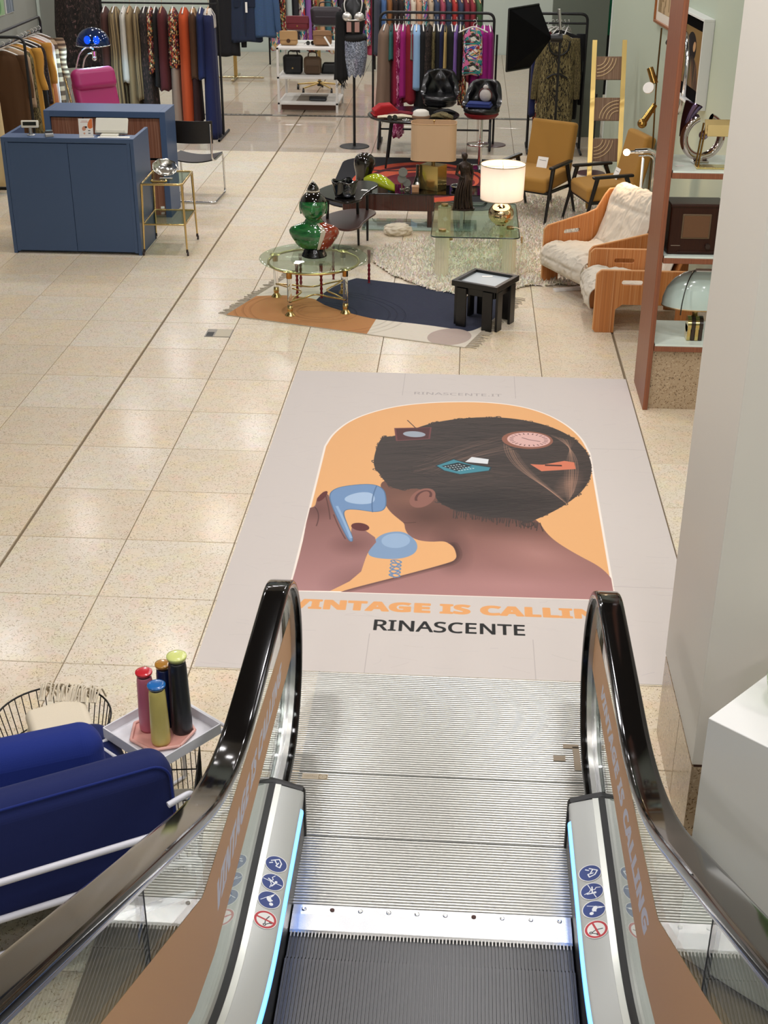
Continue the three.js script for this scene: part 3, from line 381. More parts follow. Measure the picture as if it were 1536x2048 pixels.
// a garment hanging from (0,0,0): hook point; wide along local x, thin along local z
function garmentGeo({ len = 1.1, sh = 0.2, hem = 0.22, th = 0.05, seed = 1, waist = 1, slope = 0.09, neck = 0.05, folds = 5, hemTh = 0 }) {
  const r = rng(seed), ph = r() * 6, rings = [], n = 40, m = 18;
  for (let j = 0; j <= m; j++) {
    const v = j / m, y = -0.06 - len * (1 - v), q = 1 - v;         // v = 1 at the top
    let a = sh + (hem - sh) * q; a *= 1 - (1 - waist) * Math.sin(Math.PI * Math.min(1, q * 1.4)) * 0.6;
    const topq = Math.min(1, q * len / slope); a = neck + (a - neck) * Math.sqrt(Math.min(1, topq)) ; const t = (th + (hemTh || th) * 0.25 * q) * (0.45 + 0.55 * Math.min(1, topq)), amp = (0.1 + 0.5 * q);
    const ring = []; for (let k = 0; k < n; k++) { const u = k / n * Math.PI * 2, c = Math.cos(u), s = Math.sin(u); const f = 1 + amp * 0.35 * Math.sin(folds * 2 * u + ph + q * 0.8) * Math.abs(s) ; const e = Math.sign(c) * Math.abs(c) ** 0.75; ring.push([a * e * (1 + amp * 0.05 * Math.sin(3 * u + ph)), y + (j === 0 ? 0.012 * Math.sin(4 * u + ph) : 0), t * s * f + 0.008 * amp * Math.sin(folds * a * e * 30 * 0.6 + ph)]); }
    rings.push(ring);
  }
  return SKIN(rings, true, true);
}
function sleeveGeo(side, sh, L, r0, seed, spread = 0.12) { const r = rng(seed), rings = []; for (let j = 0; j <= 10; j++) { const q = 1 - j / 10, ring = []; const cx = side * (sh - 0.01 + spread * q + 0.01 * Math.sin(q * 7 + seed)), cy = -0.1 - L * q, rr = r0 * (0.75 + 0.4 * (1 - q)); for (let k = 0; k < 14; k++) { const u = k / 14 * Math.PI * 2; ring.push([cx + rr * Math.cos(u) * (1 + 0.12 * Math.sin(3 * u + q * 9)), cy, rr * 0.7 * Math.sin(u)]); } rings.push(ring); } return SKIN(rings); }
const hangerGeo = (w) => merged([TU([[0, -0.055, 0], [0, -0.02, 0], [0.012, -0.004, 0], [0.03, -0.0, 0.0], [0.034, 0.022, 0], [0.016, 0.036, 0], [-0.006, 0.026, 0]], 0.0028, 26), TU([[-w, -0.115, 0], [-w * 0.5, -0.075, 0], [0, -0.05, 0], [w * 0.5, -0.075, 0], [w, -0.115, 0]], 0.0085, 24, false, 7)]);
const hangers = { white: [hangerGeo(0.18), MT(0xdedbd5, { roughness: 0.45 })], wood: [hangerGeo(0.19), MT(0xc49a70, { roughness: 0.5 })], black: [hangerGeo(0.18), black] };
function hang(label, cat, pos, turn, spec, group) {
  const t = thing(spec.name || 'hanging_garment', label, cat, pos, turn, group);
  const h = hangers[spec.hanger || 'white']; part('hanger', h[0], h[1], t);
  part('body', garmentGeo(spec), CM(spec.c), t);
  const sd = spec.seed || 1, ss = spec.sleeves ? [-1, 1] : spec.sleeve ? [spec.sleeve] : [];
  for (const s of ss) part('sleeve', sleeveGeo(s, spec.sh ?? 0.2, spec.sl || 0.5, spec.sr || 0.05, sd + s + 2, spec.spread ?? 0.05), CM(spec.c2 || spec.c), t);
  if (spec.trim) part('trim', garmentGeo({ ...spec, len: spec.trimLen || 0.3, sh: (spec.sh ?? 0.2) * 1.02, th: (spec.th || 0.05) * 1.02, hem: (spec.sh ?? 0.2) * 0.75, hemTh: 0.01, seed: sd + 9 }), CM(spec.trim), t);
  if (spec.skirt) { const m = part('lower_part', garmentGeo({ len: spec.skirtLen, sh: spec.hem * 0.9, hem: spec.hem, th: spec.th || 0.05, seed: sd + 4, slope: 0.01, neck: spec.hem * 0.8 }), CM(spec.skirt), t); m.position.y = -spec.len + 0.04; }
  return t;
}
// ------------------------------------------------------------------ left: blue counters
const blueP = MT(0x42587a, { roughness: 0.42 }), deskWood = MT(0xffffff, { map: woodTex('#7b4c38', '#4e2a1c', 61, 0.9), roughness: 0.5 }), darkGap = MT(0x15171c, { roughness: 0.8 });
{
  const t = thing('service_counter', 'front blue service counter with two tall blank doors', 'counter', [-1.22, 0, -0.676]);
  const w = 1.222, h = 1.07;
  part('side_panel', BT(0.032, h, 0.6, -w / 2 + 0.016, 0, -0.3, 0.003), blueP, t); part('side_panel', BT(0.032, h, 0.6, w / 2 - 0.016, 0, -0.3, 0.003), blueP, t);
  part('carcass', [BT(w - 0.064, 0.02, 0.2, 0, 0.02, -0.12, 0.002), BT(w - 0.064, h - 0.06, 0.016, 0, 0.02, -0.028, 0.001), BT(0.03, h - 0.06, 0.02, -w / 2 + 0.05, 0.02, -0.011, 0.002), BT(0.03, h - 0.06, 0.02, w / 2 - 0.05, 0.02, -0.011, 0.002)], blueP, t);
  part('countertop', BT(w - 0.06, 0.042, 0.2, 0, h - 0.042, -0.1, 0.003), blueP, t);
  part('worktop', BT(w - 0.066, 0.03, 0.42, 0, 0.82, -0.39, 0.002), deskWood, t);
  for (const s of [-1, 1]) part('door', BT(0.545, 0.99, 0.018, s * 0.2745, 0.03, -0.012, 0.002), blueP, t);
  const b = thing('back_counter', 'blue counter behind the front one, with brown wooden front panels', 'counter', [-1.25, 0, -2.12]);
  const W = 1.24, H = 1.06; part('frame', [BT(0.06, H, 0.46, -W / 2 + 0.03, 0, -0.23, 0.003), BT(0.06, H, 0.46, W / 2 - 0.03, 0, -0.23, 0.003), BT(W - 0.12, 0.06, 0.46, 0, H - 0.06, -0.23, 0.003)], blueP, b);
  part('backing', BT(W - 0.12, 0.99, 0.02, 0, 0.01, -0.06, 0), darkGap, b);
  for (const [x, wd, y, hh] of [[-0.395, 0.32, 0.6, 0.39], [0.17, 0.78, 0.6, 0.39], [-0.395, 0.32, 0.02, 0.555], [0.17, 0.78, 0.02, 0.555]]) part('wood_panel', BT(wd, hh, 0.02, x, y, -0.03, 0.002), deskWood, b);
}
{ // things on the counter
  const cream = MT(0xdcd8c8, { roughness: 0.5 }), y = 1.07;
  let t = thing('customer_display', 'small cream till display with a dark screen on a short post', 'display', [-1.575, y, -0.78], 0.1);
  part('stand', [LA([[0, 0.008], [0.035, 0.008], [0.036, 0], [0, 0]], 24), CY(0.016, 0.014, 0.075, 0, 0.005, 0)], alu, t); const hd = part('head', at(BX(0.155, 0.065, 0.035, 0, 0, 0, 0.008), 0, 0.1, 0, 0, -0.15), cream, t); part('screen', at(BX(0.12, 0.032, 0.004, 0, 0.004, 0.018, 0.001), 0, 0.1, 0, 0, -0.15), blackGloss, hd);
  t = thing('card_terminal', 'small grey card terminal with a black top lying on the blue counter', 'card reader', [-1.4, y, -0.76], 0.35);
  part('body', [BT(0.075, 0.03, 0.13, 0, 0, 0, 0.008)], MT(0x9c9c9a, { roughness: 0.5 }), t); part('top_shell', at(BX(0.07, 0.02, 0.075, 0, 0.036, -0.02, 0.008), 0, 0, 0), black, t); part('screen', BX(0.045, 0.003, 0.03, 0, 0.0465, -0.022, 0.001), MT(0x6a8f98, { roughness: 0.2 }), t);
  t = thing('receipt_printer', 'low cream printer box on the counter behind the card terminal', 'printer', [-1.36, 0.85, -1.0], 0.05); part('housing', BT(0.26, 0.16, 0.15, 0, 0, 0, 0.02), cream, t); part('lid', BT(0.22, 0.012, 0.1, 0, 0.16, 0.0, 0.004), MT(0xc6c2b4, { roughness: 0.5 }), t);
  const card = tex(128, 164, 0, (x, w, h) => { x.fillStyle = '#ece9e4'; x.fillRect(0, 0, w, h); x.fillStyle = '#d9743a'; x.beginPath(); x.ellipse(118, 40, 30, 52, 0.5, 0, 7); x.fill(); x.fillStyle = '#c98d72'; x.beginPath(); x.ellipse(48, 86, 18, 22, 0.6, 0, 7); x.fill(); x.fillStyle = '#2b2a2c'; x.fillRect(56, 66, 20, 16); x.fillStyle = '#c08a80'; x.fillRect(28, 18, 56, 4); x.fillRect(18, 28, 76, 4); x.fillStyle = '#7c7a78'; x.fillRect(84, 100, 20, 10); x.fillRect(84, 124, 20, 10); x.fillStyle = '#d8a488'; x.beginPath(); x.arc(48, 130, 9, 0, 7); x.fill(); });
  t = thing('leaflet_holder', 'upright white leaflet with orange print on the counter', 'leaflet', [-1.045, y, -0.72], 0.1); part('holder', [at(BX(0.128, 0.165, 0.004, 0, 0.0825, 0, 0.001), 0, 0, 0, 0, -0.12), BT(0.128, 0.004, 0.05, 0, 0, -0.012, 0.001)], white, t); const pg = new THREE.PlaneGeometry(0.124, 0.16); pg.translate(0, 0.083, 0.0026); pg.rotateX(-0.12); part('print', pg, MT(0xffffff, { map: card, roughness: 0.4 }), t);
  t = thing('till_monitor', 'cream till monitor tilted back, its rear side towards the shop floor', 'monitor', [-0.85, y, -0.83], 0.02);
  const hs = EX(SH([[-0.15, 0], [0.13, 0], [0.12, 0.05], [0.155, 0.135], [-0.135, 0.135], [-0.17, 0.13]]), 0.03, 0.006); part('housing', at(BX(0.3, 0.15, 0.03, 0, 0.085, 0, 0.012), 0, 0, -0.02, 0, -0.55), cream, t); part('back_ridge', at(BX(0.26, 0.035, 0.03, 0, 0.03, 0.014, 0.01), 0, 0, -0.0, 0, -0.55), MT(0xc9c5b5, { roughness: 0.55 }), t); part('foot', BT(0.16, 0.02, 0.1, 0, 0, 0.03, 0.006), cream, t); hs.dispose();
  t = thing('papers', 'white sheets of paper lying before the till monitor', 'papers', [-0.8, y, -0.74], 0.03); part('sheet', BT(0.29, 0.004, 0.06, 0, 0, 0, 0.001), paper, t); part('sheet', at(BT(0.26, 0.003, 0.055, 0, 0.004, 0, 0.001), 0.008, 0, 0.001, 0.03), paper, t);
}
{ // tea trolley with bowl
  const gl = glassM(0xd3ded6), t = thing('bar_trolley', 'small brass trolley with two smoked glass shelves on castors', 'trolley', [-0.395, 0, -0.99], 0.03);
  const w = 0.19, d = 0.28; part('top_frame', [BEND([[-w, 0.66, -d], [w, 0.66, -d], [w, 0.66, d], [-w, 0.66, d]], 0.011, 0.03, true)], gold, t); part('lower_frame', [BEND([[-w - 0.005, 0.29, -d], [w + 0.005, 0.29, -d], [w + 0.005, 0.29, d], [-w - 0.005, 0.29, d]], 0.009, 0.02, true)], gold, t);
  part('glass_shelf', BX(w * 2 - 0.01, 0.006, d * 2 - 0.01, 0, 0.66, 0, 0.002), gl, t); part('glass_shelf', BX(w * 2, 0.006, d * 2 - 0.01, 0, 0.29, 0, 0.002), gl, t);
  for (const sx of [-1, 1]) for (const sz of [-1, 1]) { const L = part('leg', ROD([sx * (w + 0.012), 0.045, sz * (d + 0.012)], [sx * (w - 0.004), 0.665, sz * (d - 0.004)], 0.008, 0.013), gold, t); part('castor', [CY(0.011, 0.01, 0.03, sx * (w + 0.012), 0.03, sz * (d + 0.012)), at(CY(0.019, 0.019, 0.014, 0, -0.007, 0), sx * (w + 0.018), 0.0192, sz * (d + 0.012), 0, 0, Math.PI / 2)], MT(0x2a1c18, { roughness: 0.4 }), L); }
  part('price_tag', at(BX(0.035, 0.022, 0.001, 0, 0, 0, 0), -0.11, 0.32, -d + 0.03, 0.3, -0.5), paper, t);
  let b = thing('shell_bowl', 'shell shaped silver dish leaning on the top of the brass trolley', 'bowl', [-0.41, 0.664, -0.98], 0);
  const rings = []; for (let j = 0; j <= 10; j++) { const q = j / 10, ring = []; for (let k = 0; k < 40; k++) { const u = k / 40 * 6.2832, R = 0.02 + 0.088 * q, f = 1 + 0.03 * q * Math.sin(u * 9); ring.push([R * f * Math.cos(u) * 1.1, 0.05 * q * q + 0.002 * Math.sin(u * 9) * q, R * f * Math.sin(u)]); } rings.push(ring); } for (let j = 10; j >= 0; j--) rings.push(rings[j].map((p) => [p[0] * 0.97, p[1] + 0.004, p[2] * 0.97]));
  const bw = SKIN(rings, true, true); part('dish', at(bw, 0, 0.062, 0.0, 0.4, 0.62), MT(0xc9c6bd, { roughness: 0.2, metalness: 1, side: THREE.DoubleSide }), b); part('foot', [BT(0.12, 0.008, 0.05, 0.02, 0, 0.045, 0.003)], MT(0xb9b6aa, { roughness: 0.25, metalness: 1 }), b);
  b = thing('brass_handle_tray', 'slim brass bar with rounded ends lying on the near edge of the trolley top', 'tray', [-0.42, 0.672, -0.76], 0); part('bar', BT(0.13, 0.016, 0.04, 0, 0, 0, 0.007), gold, b); part('end_knob', SP(0.014, -0.066, 0.01, 0), gold, b); part('end_knob', SP(0.014, 0.066, 0.01, 0), gold, b);
}
{ // cantilever chair, seen from behind
  const t = thing('cantilever_chair', 'black cantilever chair with a chrome tube frame beside the blue back counter', 'chair', [-0.52, 0, -2.98], -0.06), lea = MT(0x17120f, { roughness: 0.45 });
  const f = (s) => [[s * 0.23, 0.84, 0.22], [s * 0.23, 0.47, 0.2], [s * 0.235, 0.44, 0.12], [s * 0.24, 0.45, -0.24], [s * 0.24, 0.014, -0.27], [s * 0.25, 0.014, 0.24]];
  const a = f(-1), b = f(1).reverse(); part('frame', BEND([...a, ...b], 0.0115, 0.06), chrome, t);
  const back = new THREE.BoxGeometry(0.5, 0.23, 0.012, 12, 4, 1); const bp = back.attributes.position; for (let i = 0; i < bp.count; i++) bp.setZ(i, bp.getZ(i) + 0.05 * (1 - (bp.getX(i) / 0.25) ** 2)); back.computeVertexNormals(); back.translate(0, 0.75, 0.2); part('backrest', boxUV(back), lea, t);
  const seat = new THREE.BoxGeometry(0.47, 0.012, 0.42, 8, 1, 8); const sp = seat.attributes.position; for (let i = 0; i < sp.count; i++) sp.setY(i, sp.getY(i) - 0.035 * (1 - (sp.getX(i) / 0.235) ** 2)); seat.computeVertexNormals(); seat.translate(0, 0.455, -0.04); part('seat', boxUV(seat), lea, t);
}
{ // lounge chair in fuchsia leather and the domed lamp
  const pk = MT(0xa32a66, { roughness: 0.38, sheen: 0.2, bumpMap: FAB, bumpScale: 0.0004 }), t = thing('lounge_chair', 'fuchsia leather lounge chair with a rolled headrest behind the blue counters', 'armchair', [-1.72, 0, -4.1], 0.8);
  const seat = RB(0.56, 0.16, 0.56, 0.06); part('seat', at(seat, 0, 0.36, 0.12, 0, 0.1), pk, t); part('back_cushion', at(RB(0.54, 0.66, 0.13, 0.05), 0, 0.72, -0.24, 0, -0.28), pk, t); part('headrest', at(RB(0.55, 0.25, 0.17, 0.075), 0, 1.04, -0.3, 0, -0.28), pk, t);
  for (const s of [-1, 1]) part('side_frame', BEND([[s * 0.3, 1.06, -0.42], [s * 0.3, 0.4, -0.2], [s * 0.3, 0.36, 0.4], [s * 0.3, 0.012, 0.34], [s * 0.3, 0.012, -0.4]], 0.012, 0.06), gold, t);
  part('cross_bar', [ROD([-0.3, 0.012, -0.38], [0.3, 0.012, -0.38], 0.012), ROD([-0.3, 0.3, 0.3], [0.3, 0.3, 0.3], 0.012)], gold, t);
  const l = thing('dome_floor_lamp', 'floor lamp with a dark blue half round dome above the fuchsia chair', 'floor lamp', [-2.04, 0, -4.8]);
  const dome = LA([[0.2, 0], [0.198, 0.03], [0.185, 0.08], [0.155, 0.13], [0.11, 0.17], [0.055, 0.192], [0, 0.2], [0, 0.196], [0.054, 0.188], [0.107, 0.166], [0.151, 0.127], [0.181, 0.078], [0.194, 0.03], [0.196, 0]], 48, 0, 1.35, 0);
  part('dome', dome, MT(0x16406e, { roughness: 0.06, transmission: 0.75, thickness: 0, clearcoat: 1, clearcoatRoughness: 0.03 }), l); part('rim', TO(0.2, 0.006, 0, 1.35, 0), chrome, l);
  part('stand', [BEND([[-0.55, 0.02, 0.12], [-0.17, 1.26, 0.03], [-0.08, 1.33, 0.0], [0, 1.3, 0]], 0.009, 0.07), BEND([[-0.46, 0.02, -0.05], [-0.12, 1.2, 0.0], [-0.06, 1.26, 0], [0, 1.24, 0]], 0.009, 0.06)], chrome, l); part('base', BT(0.4, 0.02, 0.4, -0.5, 0, 0.03, 0.01), black, l);
  part('socket', [CY(0.02, 0.03, 0.08, 0, 1.2, 0), SP(0.03, 0, 1.2, 0)], chrome, l);
  const bm = MT(0xffffff, { emissive: 0xbfe6ff, emissiveIntensity: 60 }); for (const s of [-1, 1]) { const bb = part('bulb', SP(0.038, s * 0.055, 1.41, 0.05, 1, 1.25, 1), bm, l); const p = new THREE.PointLight(0x9fd8ff, 1.2); p.position.set(s * 0.055, 1.41, 0.05); p.castShadow = true; l.add(p); }
}
function RB(w, h, d, r) { return boxUV(new RoundedBoxGeometry(w, h, d, 4, r)); }
// ------------------------------------------------------------------ left wall block, pictures, racks
{
  struct('wall_left_001', BX(0.12, 4.4, 9.9, -3.78, 2.2, -3.2, 0), wallGrey);
  struct('wall_left_002', BX(0.42, 4.4, 1.2, -3.6, 2.2, -8.72, 0.004), wallGrey);
  struct('trim_1', BX(0.03, 4.4, 0.06, -3.7, 2.2, -8.1, 0.004), wallPale);
  const p1 = tex(128, 192, 0, (x, w, h) => { x.fillStyle = '#8fae82'; x.fillRect(0, 0, w, h); x.fillStyle = '#c9349a'; x.fillRect(40, 0, 88, 110); x.fillStyle = '#d9d2c8'; x.fillRect(0, 60, 40, 80); x.fillStyle = '#5f8a5a'; x.beginPath(); x.arc(40, 150, 36, 0, 7); x.fill(); x.strokeStyle = '#e8e2d8'; x.lineWidth = 5; x.beginPath(); x.arc(80, 80, 30, 0, 7); x.stroke(); });
  const p2 = tex(128, 192, 0, (x, w, h) => { const r = rng(9); x.fillStyle = '#5c6672'; x.fillRect(0, 0, w, h); for (let i = 0; i < 40; i++) { x.strokeStyle = r() < 0.5 ? '#3c4650' : '#8a949e'; x.lineWidth = 3; const a = r() * w; x.beginPath(); x.moveTo(a, 0); x.lineTo(a + 10, h); x.stroke(); } });
  for (const [n, z, m, lab] of [[0, -6.55, p1, 'magenta and green print hung on the far left wall'], [1, -6.93, p2, 'blue grey striped print hung on the far left wall']]) { const t = thing('wall_print', lab, 'picture', [-3.715, 1.75, z], Math.PI / 2); part('board', BX(0.3, 0.56, 0.012, 0, 0, 0, 0.002), white, t); const g = new THREE.PlaneGeometry(0.29, 0.55); g.translate(0, 0, 0.0072); part('print', g, MT(0xffffff, { map: m }), t); }
  // rack on the left
  const t = thing('clothes_rack', 'black tube clothes rack at the left edge with brown and mustard garments', 'clothes rack', [0, 0, 0]);
  part('end_frame', BEND([[-2.34, 0.012, -3.2], [-2.34, 1.62, -3.2], [-2.95, 1.62, -3.2], [-2.95, 0.012, -3.2]], 0.016, 0.09), blackTube, t);
  part('top_bar', BEND([[-2.66, 1.64, -3.2], [-2.72, 1.64, -5.02], [-2.74, 0.012, -5.02]], 0.016, 0.1), blackTube, t); part('hanging_rail', ROD([-2.66, 1.5, -3.2], [-2.72, 1.5, -5.02], 0.013), blackTube, t); part('foot', [ROD([-2.95, 0.016, -3.2], [-2.34, 0.016, -3.2], 0.016), ROD([-2.74, 0.016, -5.02], [-2.66, 0.016, -3.2], 0.016)], blackTube, t);
  const L = [['#d3bb8c', 'pale cream pleated dress at the near end of the left rack', 1.35, -3.0, 0.05, 'wood', -2.85], ['#54371c', 'brown knee length jersey dress on the left rack', 1.0, -3.42, 0.045], ['#a48a6c', 'taupe blouse on the left rack behind the brown dress', 0.62, -3.66, 0.05], ['leopard', 'long leopard print dress on the left rack', 1.1, -3.78, 0.03], ['#bf8a36', 'mustard dress with black armhole on the left rack', 0.95, -3.98, 0.04], ['#15110f', 'black dress on the left rack between two mustard ones', 1.0, -4.16, 0.045], ['fur', 'dark brown patterned blouse on the left rack', 0.7, -4.3, 0.03], ['#b98333', 'mustard yellow long tunic on the left rack', 1.05, -4.44, 0.03], ['#b0683a', 'burnt orange long blouse on the left rack', 0.95, -4.58, 0.035], ['#d9d5cd', 'white dress near the far end of the left rack', 1.0, -4.72, 0.03], ['stripe', 'tan striped fur coat at the far end of the left rack', 0.85, -4.88, 0.06]];
  L.forEach(([c, lab, len, z, th, hg, xx], i) => hang(lab, 'garment', [xx ?? -2.66 - 0.033 * (-z - 3.2), 1.51, z], 0.05, { c, len, th, sh: 0.22 + (i === 10 ? 0.03 : 0), hem: 0.25, seed: 100 + i, hanger: hg || (i % 4 === 3 ? 'wood' : 'white'), sleeve: i % 3 === 1 ? 1 : 0, sl: 0.45 }, 'garments on the left rack'));
  // dark fur on a tall stand behind the lamp
  const st = thing('garment_stand', 'tall black stand holding a dark patterned fur coat by the left wall', 'stand', [-2.8, 0, -7.0]); part('pole', CY(0.014, 0.014, 1.95, 0, 0.01, 0), blackTube, st); part('base', LA([[0, 0.014], [0.15, 0.012], [0.16, 0], [0, 0]], 32), blackTube, st);
  hang('dark patterned fur coat on the tall stand behind the domed lamp', 'coat', [-2.8, 1.97, -6.95], 0, { c: 'fur', len: 1.12, sh: 0.24, hem: 0.3, th: 0.1, seed: 7, sleeves: true, sl: 0.75, sr: 0.07, hanger: 'black', name: 'fur_coat' });
}
{ // long rack with gowns
  const t = thing('clothes_rack', 'long black clothes rack full of gowns behind the blue counters', 'clothes rack', [0, 0, 0]);
  part('frame', BEND([[-0.84, 0.016, -6.08], [-0.84, 0.016, -6.84]], 0.016, 0.02), blackTube, t); part('post', BEND([[-0.84, 0.016, -6.45], [-0.84, 1.74, -6.45], [-2.36, 1.74, -6.45], [-2.36, 0.016, -6.45]], 0.016, 0.08), blackTube, t); part('foot', [ROD([-2.36, 0.016, -6.1], [-2.36, 0.016, -6.8], 0.016)], blackTube, t); part('hanging_rail', ROD([-2.36, 1.66, -6.45], [-0.84, 1.66, -6.45], 0.012), blackTube, t);
  const X = (px) => -2.36 + (px - 204) / 216 * 1.48, L = [
    [212, '#4a2c26', 0.72, 0.05, 'short dark brown dress at the left end of the gown rack'], [230, 'gilt', 1.3, 0.075, 'long gold brown crinkled gown on the gown rack'], [248, '#c9c6bb', 0.9, 0.05, 'white long shirt beside the gold gowns'], [259, '#8a7654', 1.45, 0.055, 'beige long gown on the gown rack beside the white shirt'], [272, 'gilt', 1.12, 0.05, 'tan pleated gown on the gown rack right of the beige one'], [288, 'fur', 1.4, 0.075, 'black textured gown with rough surface on the gown rack'], [298, 'floral', 0.78, 0.045, 'red floral blouse on the gown rack left of the maroon dress'], [308, '#17120f', 0.95, 0.03, 'narrow black dress with pale edge on the gown rack'], [320, '#4f1a1c', 1.0, 0.06, 'maroon dress on the gown rack'],
    [341, 'floral', 0.72, 0.06, 'multicoloured paisley blouse over beige trousers on the gown rack', { skirt: '#8d7664', skirtLen: 0.78, hem: 0.2 }], [362, '#b2461b', 1.5, 0.07, 'bright orange long gown on the gown rack'], [379, '#4a2e18', 0.85, 0.05, 'brown knit dress with a tan collar on the gown rack', { trim: '#a8845c', trimLen: 0.22, skirt: '#2a100c', skirtLen: 0.6, hem: 0.2 }], [394, '#16234f', 0.85, 0.055, 'navy blue blouse on the gown rack left of the long navy gown', { sleeve: 1, sl: 0.7 }], [408, '#131b45', 1.6, 0.07, 'long navy gown with white lace collar near the rack end', { trim: '#c9c2b8', trimLen: 0.24, hem: 0.25 }]];
  L.forEach(([px, c, len, th, lab, o = {}], i) => hang(lab, 'garment', [X(px), 1.67, -6.45], Math.PI / 2 + 0.06, { c, len, th, sh: 0.2, hem: o.hem || 0.24, seed: 200 + i, hanger: i % 5 === 3 ? 'wood' : 'white', ...o }, 'gowns on the long rack'));
}
{ // denim on a gold stand behind
  const t = thing('garment_stand', 'gold footed garment stand with denim jackets', 'stand', [-1.5, 0, -11.4]);
  part('post', [-0.022, 0, 0.022].map((o) => CY(0.011, 0.011, 1.55, o, 0.03, o * 0.5)), gold, t); part('foot', [BX(0.95, 0.035, 0.05, 0, 0.03, 0, 0.012), BX(0.05, 0.035, 0.7, 0, 0.03, 0, 0.012)], MT(0xcfc2a0, { roughness: 0.2, metalness: 1 }), t); part('arm', ROD([-0.3, 1.56, 0], [0.65, 1.56, 0], 0.012), gold, t);
  const den = (c) => (clothCache['d' + c] ||= MT(c, { map: pat.denim, roughness: 0.9 }));
  const D = [[-1.62, 0.0, 0x16161a, 'black long jacket on the gold stand left of the denim', 1.12, 0.2], [-1.3, 0.12, 0x4a5a74, 'dark blue denim jacket with a white swing ticket', 0.9, 0.25], [-1.02, -0.3, 0x7fa8d0, 'pale blue denim shirt right of the dark denim jacket', 0.82, 0.22]];
  D.forEach(([x, tn, c, lab, len, sh], i) => { const g = thing('denim_jacket', lab, 'jacket', [x, 1.56, -11.38], tn, 'jackets on the gold stand'); part('hanger', hangers.white[0], hangers.white[1], g); part('body', garmentGeo({ len, sh, hem: sh * 1.1, th: 0.09, seed: 31 + i }), i ? den(c) : CM('#16161a'), g); for (const s of [-1, 1]) part('sleeve', sleeveGeo(s, sh, len * 0.85, 0.06, 40 + i, 0.09), i ? den(c) : CM('#16161a'), g); if (i === 1) { part('swing_ticket', BX(0.035, 0.16, 0.003, 0.03, -0.42, 0.115, 0.001), paper, g); part('placket', BX(0.035, len - 0.15, 0.01, 0, -0.12 - (len - 0.15) / 2, 0.108, 0.003), den(0x3c4a62), g); part('pocket', BX(0.11, 0.12, 0.012, -0.11, -0.36, 0.1, 0.004), den(0x3c4a62), g); part('pocket', BX(0.11, 0.12, 0.012, 0.12, -0.36, 0.1, 0.004), den(0x3c4a62), g); } });
}
